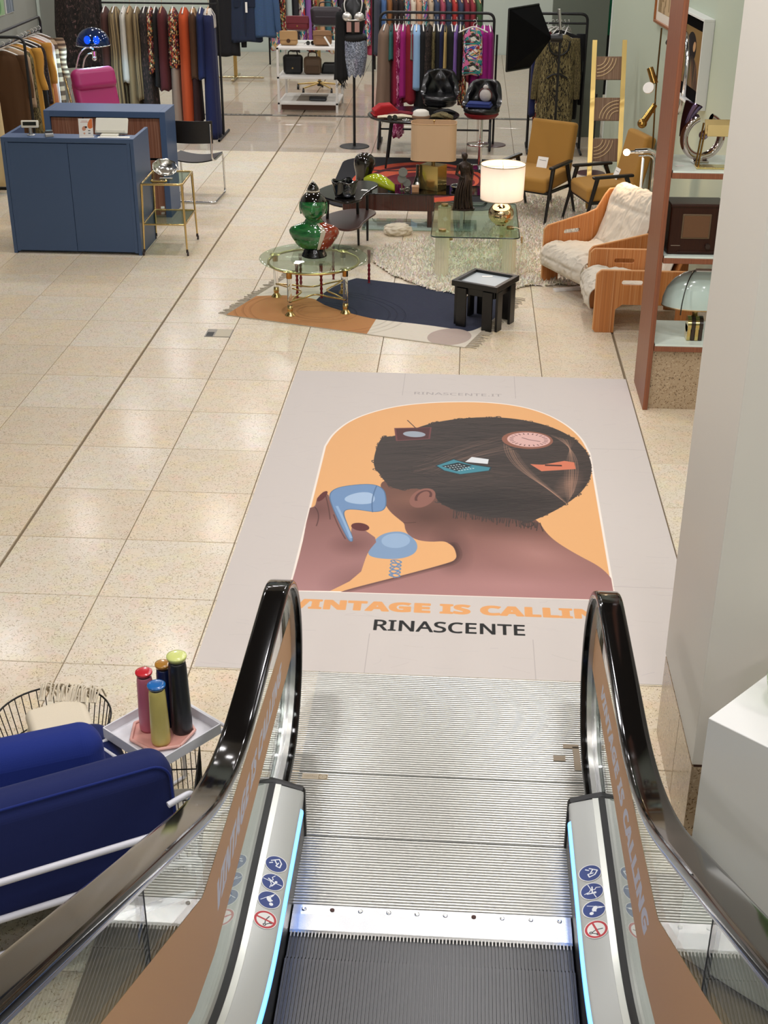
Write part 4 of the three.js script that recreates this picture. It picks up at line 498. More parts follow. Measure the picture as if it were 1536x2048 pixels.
// ------------------------------------------------------------------ back: white shelf with bags
const whiteMetal = MT(0xe2dfd9, { roughness: 0.4 });
{
  const t = thing('bag_shelf', 'white three tier shelf unit holding handbags', 'shelf', [0.07, 0, -8.35]);
  const w = 0.425, D = 0.85;
  for (const x of [-w, w]) for (const z of [0, -D]) part('leg', BT(0.035, 0.9, 0.035, x, 0, z, 0.003), whiteMetal, t);
  for (const y of [0.9, 0.5, 0.14]) part('shelf_board', BX(w * 2 + 0.035, 0.03, D + 0.035, 0, y - 0.015, -D / 2, 0.003), whiteMetal, t);
  part('grey_insert', BX(0.42, 0.004, 0.6, 0.02, 0.1425, -D / 2, 0.001), MT(0x8e857b, { roughness: 0.7 }), t);
  part('lower_board', BT(w * 2 - 0.04, 0.08, 0.02, 0, 0.02, -0.1, 0.002), MT(0x6e4f42, { roughness: 0.6 }), t);
  const risers = thing('display_riser', 'clear acrylic riser carrying the red bag', 'riser', [-0.13, 0.9, -8.95]); const ac = glassM(0xf2f6f4);
  part('top', BX(0.3, 0.006, 0.2, 0, 0.16, 0, 0.001), ac, risers); part('side', BX(0.006, 0.16, 0.2, -0.147, 0.08, 0, 0.001), ac, risers); part('side', BX(0.006, 0.16, 0.2, 0.147, 0.08, 0, 0.001), ac, risers);
  const r2 = thing('display_riser', 'taller clear acrylic riser carrying the dark purple bag', 'riser', [0.29, 0.9, -8.95]);
  part('top', BX(0.36, 0.006, 0.22, 0, 0.23, 0, 0.001), ac, r2); part('side', BX(0.006, 0.23, 0.22, -0.177, 0.115, 0, 0.001), ac, r2); part('side', BX(0.006, 0.23, 0.22, 0.177, 0.115, 0, 0.001), ac, r2);
  const bag = (label, pos, w, h, d, c, o = {}) => {
    const b = thing(o.name || 'handbag', label, 'bag', pos, o.turn || 0), m = c.isMaterial ? c : MT(c, { roughness: 0.4, bumpMap: FAB, bumpScale: 0.0005 });
    const g = new RoundedBoxGeometry(w, h, d, 5, Math.min(d * 0.42, h * 0.25)), p = g.attributes.position; for (let i = 0; i < p.count; i++) { const q = (p.getY(i) + h / 2) / h; p.setX(i, p.getX(i) * (1 + (o.taper || 0) * q)); p.setZ(i, p.getZ(i) * (1 - 0.35 * q)); } g.computeVertexNormals(); g.translate(0, h / 2, 0); part('body', boxUV(g), m, b);
    if (o.flap) part('flap', at(RB(w * 0.98, h * o.flap, 0.012, 0.005), 0, h * (1 - o.flap / 2), d * 0.4, 0, -0.12), o.fm || m, b);
    if (o.clasp) part('clasp', at(CY(o.clasp, o.clasp, 0.008, 0, 0, 0, 24), 0, h * 0.33, d * 0.5, 0, Math.PI / 2), o.cm || brass, b);
    if (o.handle) part('handle', TU([[-w * 0.25, h * 0.95, 0], [-w * 0.2, h + o.handle * 0.8, 0], [0, h + o.handle, 0], [w * 0.2, h + o.handle * 0.8, 0], [w * 0.25, h * 0.95, 0]], 0.009, 20), o.hm || m, b);
    if (o.pocket) part('pocket', RB(w * 0.7, h * 0.4, 0.02, 0.008).translate(0, h * 0.3, d * 0.47), o.pm || m, b);
    if (o.tag) part('price_tag', at(BX(0.025, 0.17, 0.002, 0, 0, 0, 0), w * 0.3, h * 0.3, d * 0.62, 0, -0.25, 0.6), paper, b);
    return b;
  };
  bag('small square tan handbag with a round clasp on the top shelf', [-0.22, 0.9, -8.6], 0.26, 0.2, 0.1, 0xb08a5a, { flap: 0.62, clasp: 0.028, cm: MT(0x4a2f1c, { roughness: 0.5, metalness: 0.4 }) });
  bag('brown grained handbag with a white tag on the top shelf', [0.27, 0.9, -8.6], 0.27, 0.21, 0.12, 0x8f6a48, { flap: 0.3, pocket: true, tag: true });
  bag('dark red handbag on the acrylic riser', [-0.13, 1.066, -8.95], 0.34, 0.2, 0.11, 0x6e1b26, { flap: 0.5, clasp: 0.012, cm: gold });
  bag('large dark purple slouchy handbag on the taller riser', [0.29, 1.136, -8.95], 0.42, 0.26, 0.18, 0x2c2228, { taper: 0.12, handle: 0.06, pocket: true });
  bag('black square tote bag on the middle shelf', [-0.17, 0.5, -8.62], 0.28, 0.27, 0.12, 0x0e0e10, { taper: 0.06, handle: 0.05, clasp: 0.012 });
  const mono = tex(128, 128, 0.09, (x, w, h) => { x.fillStyle = '#8a745a'; x.fillRect(0, 0, w, h); x.strokeStyle = '#5a4532'; x.lineWidth = 7; for (let i = -8; i < 16; i++) { x.beginPath(); x.moveTo(i * 16, 0); x.lineTo(i * 16 + 128, 128); x.moveTo(i * 16 + 128, 0); x.lineTo(i * 16, 128); x.stroke(); } });
  bag('brown lattice patterned backpack on the middle shelf', [0.12, 0.5, -8.6], 0.26, 0.25, 0.13, MT(0xffffff, { map: mono, roughness: 0.6 }), { name: 'backpack', handle: 0.06, hm: MT(0x3d281c), pocket: true, pm: MT(0xd8cbb8, { map: mono, roughness: 0.6 }) });
  bag('flat black bag lying at the right of the middle shelf', [0.37, 0.5, -8.7], 0.3, 0.16, 0.14, 0x101012, { taper: -0.3 });
  const cl = bag('black clutch purse lying on the lowest shelf', [0.2, 0.145, -8.52], 0.25, 0.06, 0.13, 0x0c0c0e, { name: 'clutch_purse', flap: 0.4 }); cl.rotation.y = -0.05;
  const sg = thing('sunglasses', 'dark folded sunglasses between the tan and brown bags', 'sunglasses', [0.09, 0.9, -8.62], 0.4); part('lens', at(CY(0.03, 0.03, 0.004, 0, 0, 0), -0.035, 0.032, 0, 0, Math.PI / 2), blackGloss, sg); part('lens', at(CY(0.03, 0.03, 0.004, 0, 0, 0), 0.035, 0.032, 0, 0, Math.PI / 2), blackGloss, sg); part('temple', [ROD([-0.065, 0.04, 0], [-0.06, 0.004, -0.12], 0.003), ROD([0.065, 0.04, 0], [0.06, 0.004, -0.12], 0.003)], MT(0x3b3330), sg);
  // castor base seen under the shelf
  const s = thing('garment_stand', 'gold five arm stand on black castors behind the bag shelf', 'stand', [0.03, 0, -10.3]);
  part('column', CY(0.025, 0.02, 1.7, 0, 0.1, 0), brass, s); part('hub', CY(0.04, 0.035, 0.07, 0, 0.08, 0), black, s);
  for (let i = 0; i < 5; i++) { const a = i / 5 * 6.283 + 0.95, X = Math.cos(a) * 0.38, Z = Math.sin(a) * 0.38; const arm = part('arm', ROD([0, 0.13, 0], [X, 0.085, Z], 0.018, 0.012), brass, s); part('castor', [at(CY(0.035, 0.035, 0.03, 0, -0.015, 0), X, 0.036, Z, 0, 0, Math.PI / 2), CY(0.012, 0.012, 0.05, X, 0.04, Z)], black, arm); }
}
{ // far rack of colourful blouses
  const t = thing('clothes_rack', 'far back clothes rack crowded with colourful patterned blouses', 'clothes rack', [0, 0, 0]); part('rail', BEND([[-1.15, 0.016, -13.0], [-1.15, 1.5, -13.0], [0.75, 1.5, -12.6], [0.75, 0.016, -12.6]], 0.016, 0.08), blackTube, t);
  const c = ['bright', 'floral', '#b8c4c0', '#2c2a30', 'bright', '#8a5aa0', 'floral', '#c89a74', '#3a6a72', 'bright', '#2a2430', '#b86a40', 'floral', '#7a4a9a', 'bright', '#c04a6a'], n = ['many coloured', 'red floral', 'pale grey', 'black', 'bright abstract', 'violet', 'dark floral', 'peach', 'teal', 'white and blue patterned', 'near black', 'rust', 'brown floral', 'purple', 'bright patchwork', 'rose'];
  c.forEach((k, i) => hang(`${n[i]} blouse on the far back rack behind the bag shelf`, 'blouse', [-1.05 + i * 0.115, 1.48, -12.98 + i * 0.024], Math.PI / 2 + 0.5, { c: k, len: 1.15 - (i % 3) * 0.08, sh: 0.22, hem: 0.25, th: 0.045, seed: 300 + i, hanger: i % 2 ? 'wood' : 'white', sleeve: i % 3 === 0 ? 1 : 0, sl: 0.6 }, 'blouses on the far back rack'));
}
{ // bust form with sequinned dress
  const t = thing('dress_form', 'black dress form on a thin pole with round base', 'dress form', [0.95, 0, -5.945]);
  part('base', LA([[0, 0.014], [0.185, 0.01], [0.192, 0.004], [0.192, 0], [0, 0]], 48), black, t); part('pole', CY(0.017, 0.017, 0.95, 0, 0.01, 0), black, t);
  const torso = (ys, rx, rz) => { const R = []; ys.forEach((y, i) => { const ring = []; for (let k = 0; k < 36; k++) { const u = k / 36 * 6.2832; ring.push([rx[i] * Math.cos(u), y, rz[i] * Math.sin(u)]); } R.push(ring); }); return SKIN(R); };
  part('torso', torso([0.9, 1.1, 1.3, 1.38, 1.52, 1.62, 1.72, 1.78, 1.86], [0.1, 0.125, 0.115, 0.11, 0.14, 0.145, 0.15, 0.08, 0.05], [0.07, 0.085, 0.08, 0.08, 0.11, 0.115, 0.09, 0.06, 0.045]), MT(0x141416, { roughness: 0.3 }), t);
  const k = thing('sequinned_skirt', 'silver and pale blue sequinned skirt with zigzag edges on the dress form', 'skirt', [0.95, 0, -5.945]);
  const zig = (top) => { const R = []; for (let j = 0; j <= 10; j++) { const v = j / 10, ring = []; for (let q = 0; q < 72; q++) { const u = q / 72 * 6.2832, z = (Math.abs(((q % 8) / 8) - 0.5) * 2 - 0.5) * 0.06; const y = (0.88 - z * (v < 0.3 ? 1 : 0) * 0.8) + v * 0.44 + (v > 0.7 ? z : 0); const rr = 0.1 + 0.05 * Math.sin(Math.min(1, v * 1.25) * 1.9); ring.push([rr * 1.12 * Math.cos(u), y, rr * 0.8 * Math.sin(u)]); } R.push(ring); } return SKIN(R, top, false); };
  const sk = zig(false); for (let i = 0, u = sk.attributes.uv; i < u.count; i++) u.setXY(i, u.getX(i) * 3, u.getY(i) * 2); part('sequins', sk, MT(0xffffff, { map: pat.sequin, roughness: 0.3, metalness: 0.5, side: THREE.DoubleSide }), k); part('waistband', torso([1.29, 1.34, 1.38], [0.163, 0.168, 0.14], [0.118, 0.12, 0.11]), MT(0x0e0e10, { roughness: 0.7 }), k);
  const b = thing('bra_top', 'silver beaded bra top with white straps on the dress form', 'bra', [0.95, 0, -5.945]), sil = MT(0xd9d6d0, { roughness: 0.25, metalness: 0.7 });
  for (const s of [-1, 1]) { part('cup', SP(0.07, s * 0.068, 1.585, 0.085, 1, 0.85, 0.62), sil, b); part('strap', TU([[s * 0.09, 1.63, 0.1], [s * 0.11, 1.72, 0.085], [s * 0.1, 1.79, 0.02]], 0.007, 14), MT(0xd8d4cc, { roughness: 0.6 }), b); part('hanging_beads', BX(0.06, 0.12, 0.01, s * 0.05, 1.47, 0.12, 0.004), MT(0xb88f86, { roughness: 0.4, metalness: 0.3 }), b); } part('back_band', TO(0.135, 0.01, 0, 1.55, 0), sil, b);
  const sh = thing('fringed_shawl', 'black shawl with fringed ends hanging at the left of the dress form', 'shawl', [0.79, 0, -5.9]); part('cloth', at(garmentGeo({ len: 0.8, sh: 0.06, hem: 0.09, th: 0.05, seed: 88, neck: 0.05, slope: 0.03 }), 0, 1.7, 0), CM('#0d0d0f'), sh); const fr = []; const r = rng(3); for (let i = 0; i < 26; i++) fr.push(ROD([-0.08 + r() * 0.16, 0.86, (r() - 0.5) * 0.06], [-0.08 + r() * 0.16, 0.72 + r() * 0.06, (r() - 0.5) * 0.06], 0.004, 0.002, 5)); part('fringe', fr, CM('#0d0d0f'), sh);
}
{ // centre rack
  const t = thing('clothes_rack', 'black clothes rack in the middle with magenta and black garments', 'clothes rack', [0, 0, 0]), z = -6.1;
  part('frame', BEND([[1.268, 0.016, z], [1.268, 1.62, z], [2.69, 1.62, z], [2.69, 0.016, z]], 0.017, 0.1), blackTube, t); part('hanging_rail', ROD([1.27, 1.53, z], [2.69, 1.53, z], 0.013), blackTube, t); part('lower_bar', ROD([1.268, 0.2, z], [2.69, 0.2, z], 0.012), blackTube, t);
  for (const x of [1.268, 2.69]) part('foot', BEND([[x, 0.3, z], [x, 0.016, z + 0.38], [x, 0.016, z - 0.38]], 0.015, 0.05), blackTube, t);
  const X = (px) => 1.27 + (px - 757) / 231 * 1.43, L = [[768, '#7d6656', 0.98, 0.08, 'taupe draped wrap at the left end of the centre rack', { hem: 0.3 }], [780, '#2f6a66', 0.4, 0.03, 'small teal top second from the left on the centre rack'], [787, '#8a1436', 0.95, 0.04, 'crimson dress left of the patterned pink one'], [795, 'pink', 1.35, 0.045, 'long magenta and white patterned dress on the centre rack'], [804, '#9a1a70', 0.86, 0.05, 'plain magenta dress on the centre rack'], [817, '#7e1224', 0.92, 0.075, 'dark red dress on the centre rack'], [824, '#7c7a76', 0.4, 0.03, 'grey top behind the pale blue blouse'], [831, '#8fb2d8', 0.75, 0.08, 'pale blue blouse with tied ends on the centre rack', { sleeve: 1, sl: 0.7 }], [843, '#0f0f11', 0.98, 0.07, 'black dress right of the pale blue blouse'], [856, 'fur', 0.8, 0.055, 'black and olive patterned dress on the centre rack'], [866, 'leopard', 0.72, 0.03, 'narrow olive leopard blouse on the centre rack'], [873, '#101012', 0.66, 0.05, 'black blouse beside the navy one on the centre rack'], [882, '#141a3c', 0.66, 0.06, 'navy blouse on the centre rack'], [889, '#c2a468', 0.68, 0.025, 'thin cream and gold blouse on the centre rack'], [901, '#0d0d0f', 0.7, 0.075, 'wide black blouse on the centre rack'], [911, '#7a5aa0', 0.68, 0.045, 'lilac blouse on the centre rack'], [919, '#15110e', 0.64, 0.04, 'black blouse with beads on the centre rack'], [926, 'floral', 0.95, 0.035, 'red floral dress on the centre rack'], [952, '#8a1268', 0.98, 0.06, 'magenta coat behind the printed blouse'], [967, '#97137a', 0.9, 0.07, 'magenta blazer at the right end of the centre rack', { sleeve: 1, sl: 0.7 }], [977, '#8a1270', 0.85, 0.05, 'outermost magenta jacket at the right end of the centre rack']];
  L.forEach(([px, c, len, th, lab, o = {}], i) => hang(lab, 'garment', [X(px), 1.535, z], Math.PI / 2 + (i % 3 - 1) * 0.1, { c, len, th, sh: 0.19, hem: 0.22, seed: 400 + i, hanger: i % 4 === 1 ? 'black' : 'white', ...o }, 'garments on the centre rack'));
  hang('white blouse with bold abstract print facing forward on the centre rack', 'blouse', [X(945), 1.535, z + 0.24], 0.15, { c: 'bright', len: 0.55, sh: 0.11, hem: 0.13, th: 0.05, seed: 440 });
  // second rack behind
  const u = thing('clothes_rack', 'clothes rack behind the middle one with tops on wooden hangers', 'clothes rack', [0, 0, 0]); part('frame', BEND([[1.0, 0.016, -8.6], [1.0, 1.72, -8.6], [2.55, 1.72, -8.2], [2.55, 0.016, -8.2]], 0.016, 0.08), blackTube, u); part('hanging_rail', ROD([1.0, 1.66, -8.6], [2.55, 1.66, -8.2], 0.013), chrome, u);
  const C = ['#3a3d4a', '#4a6a9a', '#8a5a30', '#2a1c18', '#2c201c', 'bright', '#d8cdb8', '#c89a7c', 'bright', '#b9a58c', '#3a4660', '#a4485a', '#2f3a50', '#b0342f', '#384058', '#7a2030', '#8a2a34', '#40603c'], nm = ['charcoal', 'blue', 'rust brown', 'dark brown', 'espresso', 'bright printed', 'cream', 'peach', 'pastel patterned', 'sand', 'slate blue', 'rose', 'ink blue', 'scarlet', 'steel blue', 'wine', 'crimson', 'green'];
  C.forEach((c, i) => hang(`${nm[i]} top on the rack behind the middle clothes rack`, 'top', [1.06 + i * 0.084, 1.665, -8.585 + i * 0.0217], Math.PI / 2 + 0.2, { c, len: i > 12 ? 1.1 : 0.8 + (i % 3) * 0.1, sh: 0.2, hem: 0.23, th: 0.045, seed: 500 + i, hanger: 'wood' }, 'tops on the rack behind'));
}
{ // oval table with hats and scarves
  const t = thing('round_table', 'round black topped table covered with hats and scarves', 'table', [1.75, 0, -4.92]);
  part('top', LA([[0, 0.6], [0.54, 0.6], [0.55, 0.594], [0.55, 0.578], [0.54, 0.572], [0, 0.572]], 64), MT(0x1a1917, { roughness: 0.2 }), t); for (let i = 0; i < 4; i++) { const a = i * 1.5708 + 0.78; part('leg', ROD([Math.cos(a) * 0.45, 0, Math.sin(a) * 0.45], [Math.cos(a) * 0.36, 0.573, Math.sin(a) * 0.36], 0.012, 0.016), black, t); }
  const H = (l, p, m, band) => { const h = thing('hat', l, 'hat', p, 0.3); part('crown', LA([[0, 0.1], [0.06, 0.098], [0.09, 0.08], [0.1, 0.03], [0.102, 0], [0, 0]], 32), m, h); if (band) part('band', LA([[0.1, 0.004], [0.108, 0.006], [0.108, 0.035], [0.099, 0.04]], 32), band, h); return h; };
  const red = cloth('#a3161c'); const hb = thing('hat', 'red angular felt hat at the left of the hat table', 'hat', [1.41, 0.6, -4.85], 0.25); part('crown', EX(SH([[-0.14, 0], [0.14, 0], [0.145, 0.06], [0.07, 0.125], [-0.06, 0.12], [-0.145, 0.06]]), 0.2, 0.02), red, hb); part('brim', BT(0.31, 0.012, 0.24, 0, 0, 0, 0.006), red, hb);
  const fold = (l, p, len, c, seed, cat = 'scarf', turn = 0, w = 0.05, hgt = 0.03) => { const s = thing(cat === 'scarf' ? 'scarf' : 'garment', l, cat, p, turn), r = rng(seed), R = []; for (let j = 0; j <= 14; j++) { const v = j / 14, cz = 0.02 * Math.sin(v * 7 + seed), ring = [], q = Math.sin(Math.PI * (0.08 + 0.84 * v)) ** 0.5; for (let k = 0; k < 16; k++) { const a = k / 16 * 6.2832; ring.push([len * (v - 0.5), Math.max(0.001, hgt * q * (1 + Math.sin(a) * (0.9 + 0.3 * Math.sin(k * 2 + v * 9))) * 0.9), cz + w * q * Math.cos(a) * (1 + 0.2 * Math.sin(v * 11 + k))]); } R.push(ring); } part('cloth', SKIN(R.map((x) => x.map((p) => [p[0], p[1], p[2]]))), CM(c), s); return s; };
  fold('folded dark red scarf behind the cream one on the hat table', [1.62, 0.601, -4.78], 0.34, '#6e1420', 3, 'scarf', 0.1);
  fold('long cream knitted scarf along the front of the hat table', [1.55, 0.601, -4.58], 0.42, '#d8cbb0', 5, 'scarf', 0.12, 0.045, 0.028);
  H('white and brown patterned cap on the hat table', [1.85, 0.6, -4.62], cloth('#d9d3c8'), cloth('#8a6a50'));
  fold('leopard patterned scarf bundle at the right of the hat table', [2.1, 0.601, -4.62], 0.26, 'leopard', 8, 'scarf', -0.1, 0.07, 0.04); fold('black leather gloves at the right edge of the hat table', [2.12, 0.601, -4.95], 0.25, '#101012', 12, 'scarf', 0.3, 0.06, 0.03);
  const s = thing('sunglasses', 'dark sunglasses lying at the front of the hat table', 'sunglasses', [1.52, 0.6, -4.47], 0.5); for (const k of [-1, 1]) part('lens', at(CY(0.03, 0.03, 0.004, 0, 0, 0), k * 0.035, 0.03, 0, 0, 1.2), blackGloss, s); part('bridge', ROD([-0.01, 0.04, 0.004], [0.01, 0.04, 0.004], 0.004), black, s); part('temple', [ROD([0.065, 0.03, 0], [0.1, 0.006, -0.11], 0.003), ROD([-0.065, 0.03, 0], [-0.05, 0.006, -0.12], 0.003)], black, s);
  const k = thing('bracelet', 'silver bangle lying near the dark sunglasses', 'bracelet', [1.68, 0.606, -4.47]); part('ring', TO(0.04, 0.006, 0, 0, 0), chrome, k);
}
{ // quilted bar stools
  const lea = MT(0x121214, { roughness: 0.28, clearcoat: 0.2 }), redM = MT(0x7c141c, { roughness: 0.5 });
  const stool = (label, x, z, turn, seatY, um = lea) => {
    const t = thing('bar_stool', label, 'bar stool', [x, 0, z], turn);
    const shell = (r0, th) => { const pos = [], idx = [], nu = 40, nv = 18; for (let sd = 0; sd < 2; sd++) for (let j = 0; j <= nv; j++) for (let i = 0; i <= nu; i++) { const u = i / nu, v = j / nv, a = (u - 0.5) * 4.0, hgt = 0.07 + 0.27 / (1 + Math.exp((Math.abs(a) - 1.15) * 6)), R = (r0 - (sd ? th : 0)) * (0.86 + 0.14 * v); let q = 0; if (sd) { const p = a * 3.2 + v * hgt * 14, s = a * 3.2 - v * hgt * 14; q = -0.026 * Math.abs(Math.cos(p)) * Math.abs(Math.cos(s)); } pos.push(Math.sin(a) * (R + q), v * hgt, -Math.cos(a) * (R + q)); }
      const N = (nu + 1) * (nv + 1); for (let j = 0; j < nv; j++) for (let i = 0; i < nu; i++) { const a = j * (nu + 1) + i, b = a + 1, c = a + nu + 1, d = c + 1; idx.push(a, c, b, b, c, d, N + a, N + b, N + c, N + b, N + d, N + c); } const rim = (a, b) => idx.push(a, N + a, b, b, N + a, N + b); for (let i = 0; i < nu; i++) rim(nv * (nu + 1) + i, nv * (nu + 1) + i + 1); for (let j = 0; j < nv; j++) { rim(j * (nu + 1), (j + 1) * (nu + 1)); rim(j * (nu + 1) + nu, (j + 1) * (nu + 1) + nu); }
      const g = new THREE.BufferGeometry(); g.setAttribute('position', new THREE.Float32BufferAttribute(pos, 3)); g.setIndex(idx); g.computeVertexNormals(); return boxUV(g); };
    const bk = part('backrest', shell(0.235, 0.035), lea, t); bk.position.y = seatY; const seat = part('seat', LA([[0, 0.03], [0.17, 0.035], [0.21, 0.02], [0.215, -0.02], [0.19, -0.06], [0, -0.06]], 40), lea, t); seat.position.y = seatY + 0.03; const un = part('underside', LA([[0.2, 0.02], [0.205, -0.02], [0.17, -0.055], [0, -0.06]], 40), um, t); un.position.y = seatY - 0.012;
    part('column', [CY(0.026, 0.022, seatY - 0.06, 0, 0.01, 0)], chrome, t); part('foot_ring', [TU([[0.0, 0.3, 0.02], [-0.12, 0.3, 0.1], [-0.1, 0.3, 0.2], [0.0, 0.3, 0.23], [0.1, 0.3, 0.2], [0.12, 0.3, 0.1]], 0.011, 40, true)], chrome, t); part('base', LA([[0, 0.03], [0.03, 0.03], [0.19, 0.012], [0.2, 0.0], [0, 0]], 40), chrome, t); return t;
  };
  stool('black quilted bar stool behind the hat table', 2.05, -5.45, 0.02, 0.68); stool('black quilted bar stool with a red underside right of the hat table', 2.56, -4.8, -0.25, 0.66, redM);
  const sw = thing('folded_sweater', 'folded navy blue sweater on the seat of the right bar stool', 'sweater', [2.53, 0.725, -4.72], -0.15); part('lower_fold', RB(0.3, 0.03, 0.2, 0.014).translate(0, 0.015, 0), CM('#18275e'), sw); part('upper_fold', RB(0.27, 0.025, 0.18, 0.012).translate(0, 0.04, 0), CM('#1b2c6a'), sw);
  const tb = thing('toy_bag', 'small pale plush bag with a dark strap sitting on the navy sweater', 'bag', [2.6, 0.778, -4.78], -0.3); part('body', [SP(0.075, 0, 0.07, 0, 0.95, 1, 0.6), SP(0.04, 0, 0.16, 0, 0.8, 0.7, 0.7)], cloth('#b9b2ac'), tb); part('strap', TO(0.078, 0.006, 0, 0.075, 0, 0.2), MT(0x5a2a2a), tb);
}
{ // right: soft box, stands, rack with leopard dress
  const brownM = MT(0x54383a, { roughness: 0.35 });
  const s = thing('softbox_light', 'black photographic softbox on a pole behind the left mustard armchair', 'softbox', [3.322, 0, -3.053]);
  const a = [[-0.545, 1.4, 0.25], [-0.545, 2.0, 0.25], [-0.232, 2.015, -0.1], [-0.29, 1.394, -0.1]], F = []; for (const [i, j] of [[0, 1], [1, 2], [2, 3], [3, 0]]) F.push(...a[i], ...a[j], -0.09, 1.7, 0.02); F.push(...a[0], ...a[2], ...a[1], ...a[0], ...a[3], ...a[2]);
  const g = new THREE.BufferGeometry(); g.setAttribute('position', new THREE.Float32BufferAttribute(F, 3)); g.computeVertexNormals(); part('hood', boxUV(g), MT(0x0b0b0c, { roughness: 0.9, specularIntensity: 0.2, side: THREE.DoubleSide }), s); part('rim', BEND(a, 0.009, 0.01, true), black, s); part('head', at(CY(0.04, 0.045, 0.12, 0, 0, 0), -0.1, 1.7, 0.02, 0, 0, -1.57), black, s);
  part('base', LA([[0, 0.012], [0.16, 0.01], [0.17, 0.004], [0.17, 0], [0, 0]], 48), brownM, s); part('pole', CY(0.014, 0.013, 1.85, 0, 0.01, 0), black, s); part('bracket', ROD([-0.03, 1.98, 0.0], [0.0, 1.78, 0], 0.016), alu, s); part('bracket_arm', ROD([0, 1.7, 0], [-0.05, 1.7, 0.01], 0.016), black, s);
  const st = (label, x, z, h, r, tilt = 0) => { const t = thing('garment_stand', label, 'stand', [x, 0, z]); part('base', LA([[0, 0.012], [r - 0.01, 0.01], [r, 0.004], [r, 0], [0, 0]], 48), brownM, t); part('pole', CY(0.014, 0.013, h, 0, 0.01, 0), black, t); return t; };
  st('stand with a round brown base left of the brass ladder foot', 3.88, -4.6, 0.9, 0.17); st('stand with a round brown base beside the right post of the centre rack', 2.735, -6.2, 1.35, 0.17);
  const t = thing('clothes_rack', 'black clothes rack at the right back with a leopard dress', 'clothes rack', [0, 0, 0]), z = -5.95; part('frame', BEND([[3.165, 0.016, z], [3.165, 1.64, z], [3.83, 1.64, z], [3.83, 0.016, z]], 0.017, 0.09), blackTube, t); part('hanging_rail', ROD([3.165, 1.53, z], [3.83, 1.53, z], 0.013), blackTube, t); for (const x of [3.165, 3.83]) part('foot', ROD([x, 0.016, z - 0.35], [x, 0.016, z + 0.35], 0.015), blackTube, t);
  hang('black velvet coat behind the leopard dress on the right back rack', 'coat', [3.5, 1.5, z - 0.05], 0.1, { c: '#0e0e10', len: 1.05, sh: 0.27, hem: 0.28, th: 0.06, seed: 61, sleeves: true, sl: 0.85, sr: 0.05 }); hang('navy and yellow blouse at the left of the right back rack', 'blouse', [3.26, 1.5, z], 1.2, { c: '#141d4a', len: 1.0, sh: 0.2, hem: 0.2, th: 0.05, seed: 62, trim: '#b59a3c', trimLen: 0.5 });
  hang('floral long dress under the coats on the right back rack', 'dress', [3.35, 1.5, z + 0.02], 0.9, { c: 'floral', len: 1.3, sh: 0.18, hem: 0.2, th: 0.05, seed: 63 });
  const ld = hang('long leopard print dress with black trim facing forward on the right back rack', 'dress', [3.48, 1.48, z + 0.2], 0.05, { c: 'leopard', len: 1.35, sh: 0.22, hem: 0.23, th: 0.08, seed: 64, sleeves: true, sl: 0.72, sr: 0.05, spread: 0.06, hanger: 'white', name: 'leopard_dress', neck: 0.1 });
  part('neck_piping', TU([[-0.13, -0.12, 0.085], [-0.1, -0.24, 0.09], [0, -0.29, 0.095], [0.1, -0.24, 0.09], [0.13, -0.12, 0.085]], 0.011, 24), black, ld); part('waist_piping', TU([[-0.13, -0.56, 0.09], [-0.06, -0.515, 0.1], [0.02, -0.51, 0.1], [0.12, -0.555, 0.09]], 0.011, 20), black, ld);
  const wh = thing('hanger_bundle', 'cluster of empty white hangers above the leopard dress', 'hangers', [3.5, 1.535, z - 0.02]); for (let i = 0; i < 5; i++) { const m = part('hanger', hangers.white[0], hangers.white[1], wh); m.position.x = -0.1 + i * 0.05; m.rotation.y = 0.7 + 0.15 * i; } 
  // wall sections behind
  struct('wall_back_001', BX(0.72, 4.4, 0.12, 3.81, 2.2, -6.9, 0.003), MT(0x6d7466, { roughness: 0.6 }));
}
{ // glimpse of another rack between the wall sections
  hang('green dress glimpsed through the gap at the end of the right wall', 'dress', [4.32, 1.75, -7.9], 0.3, { c: '#0f6a48', len: 0.5, sh: 0.2, hem: 0.22, th: 0.07, seed: 71 }); hang('black dress glimpsed below the green one in the wall gap', 'dress', [4.34, 1.35, -7.95], 0.3, { c: '#101012', len: 0.9, sh: 0.2, hem: 0.22, th: 0.07, seed: 72 });
}
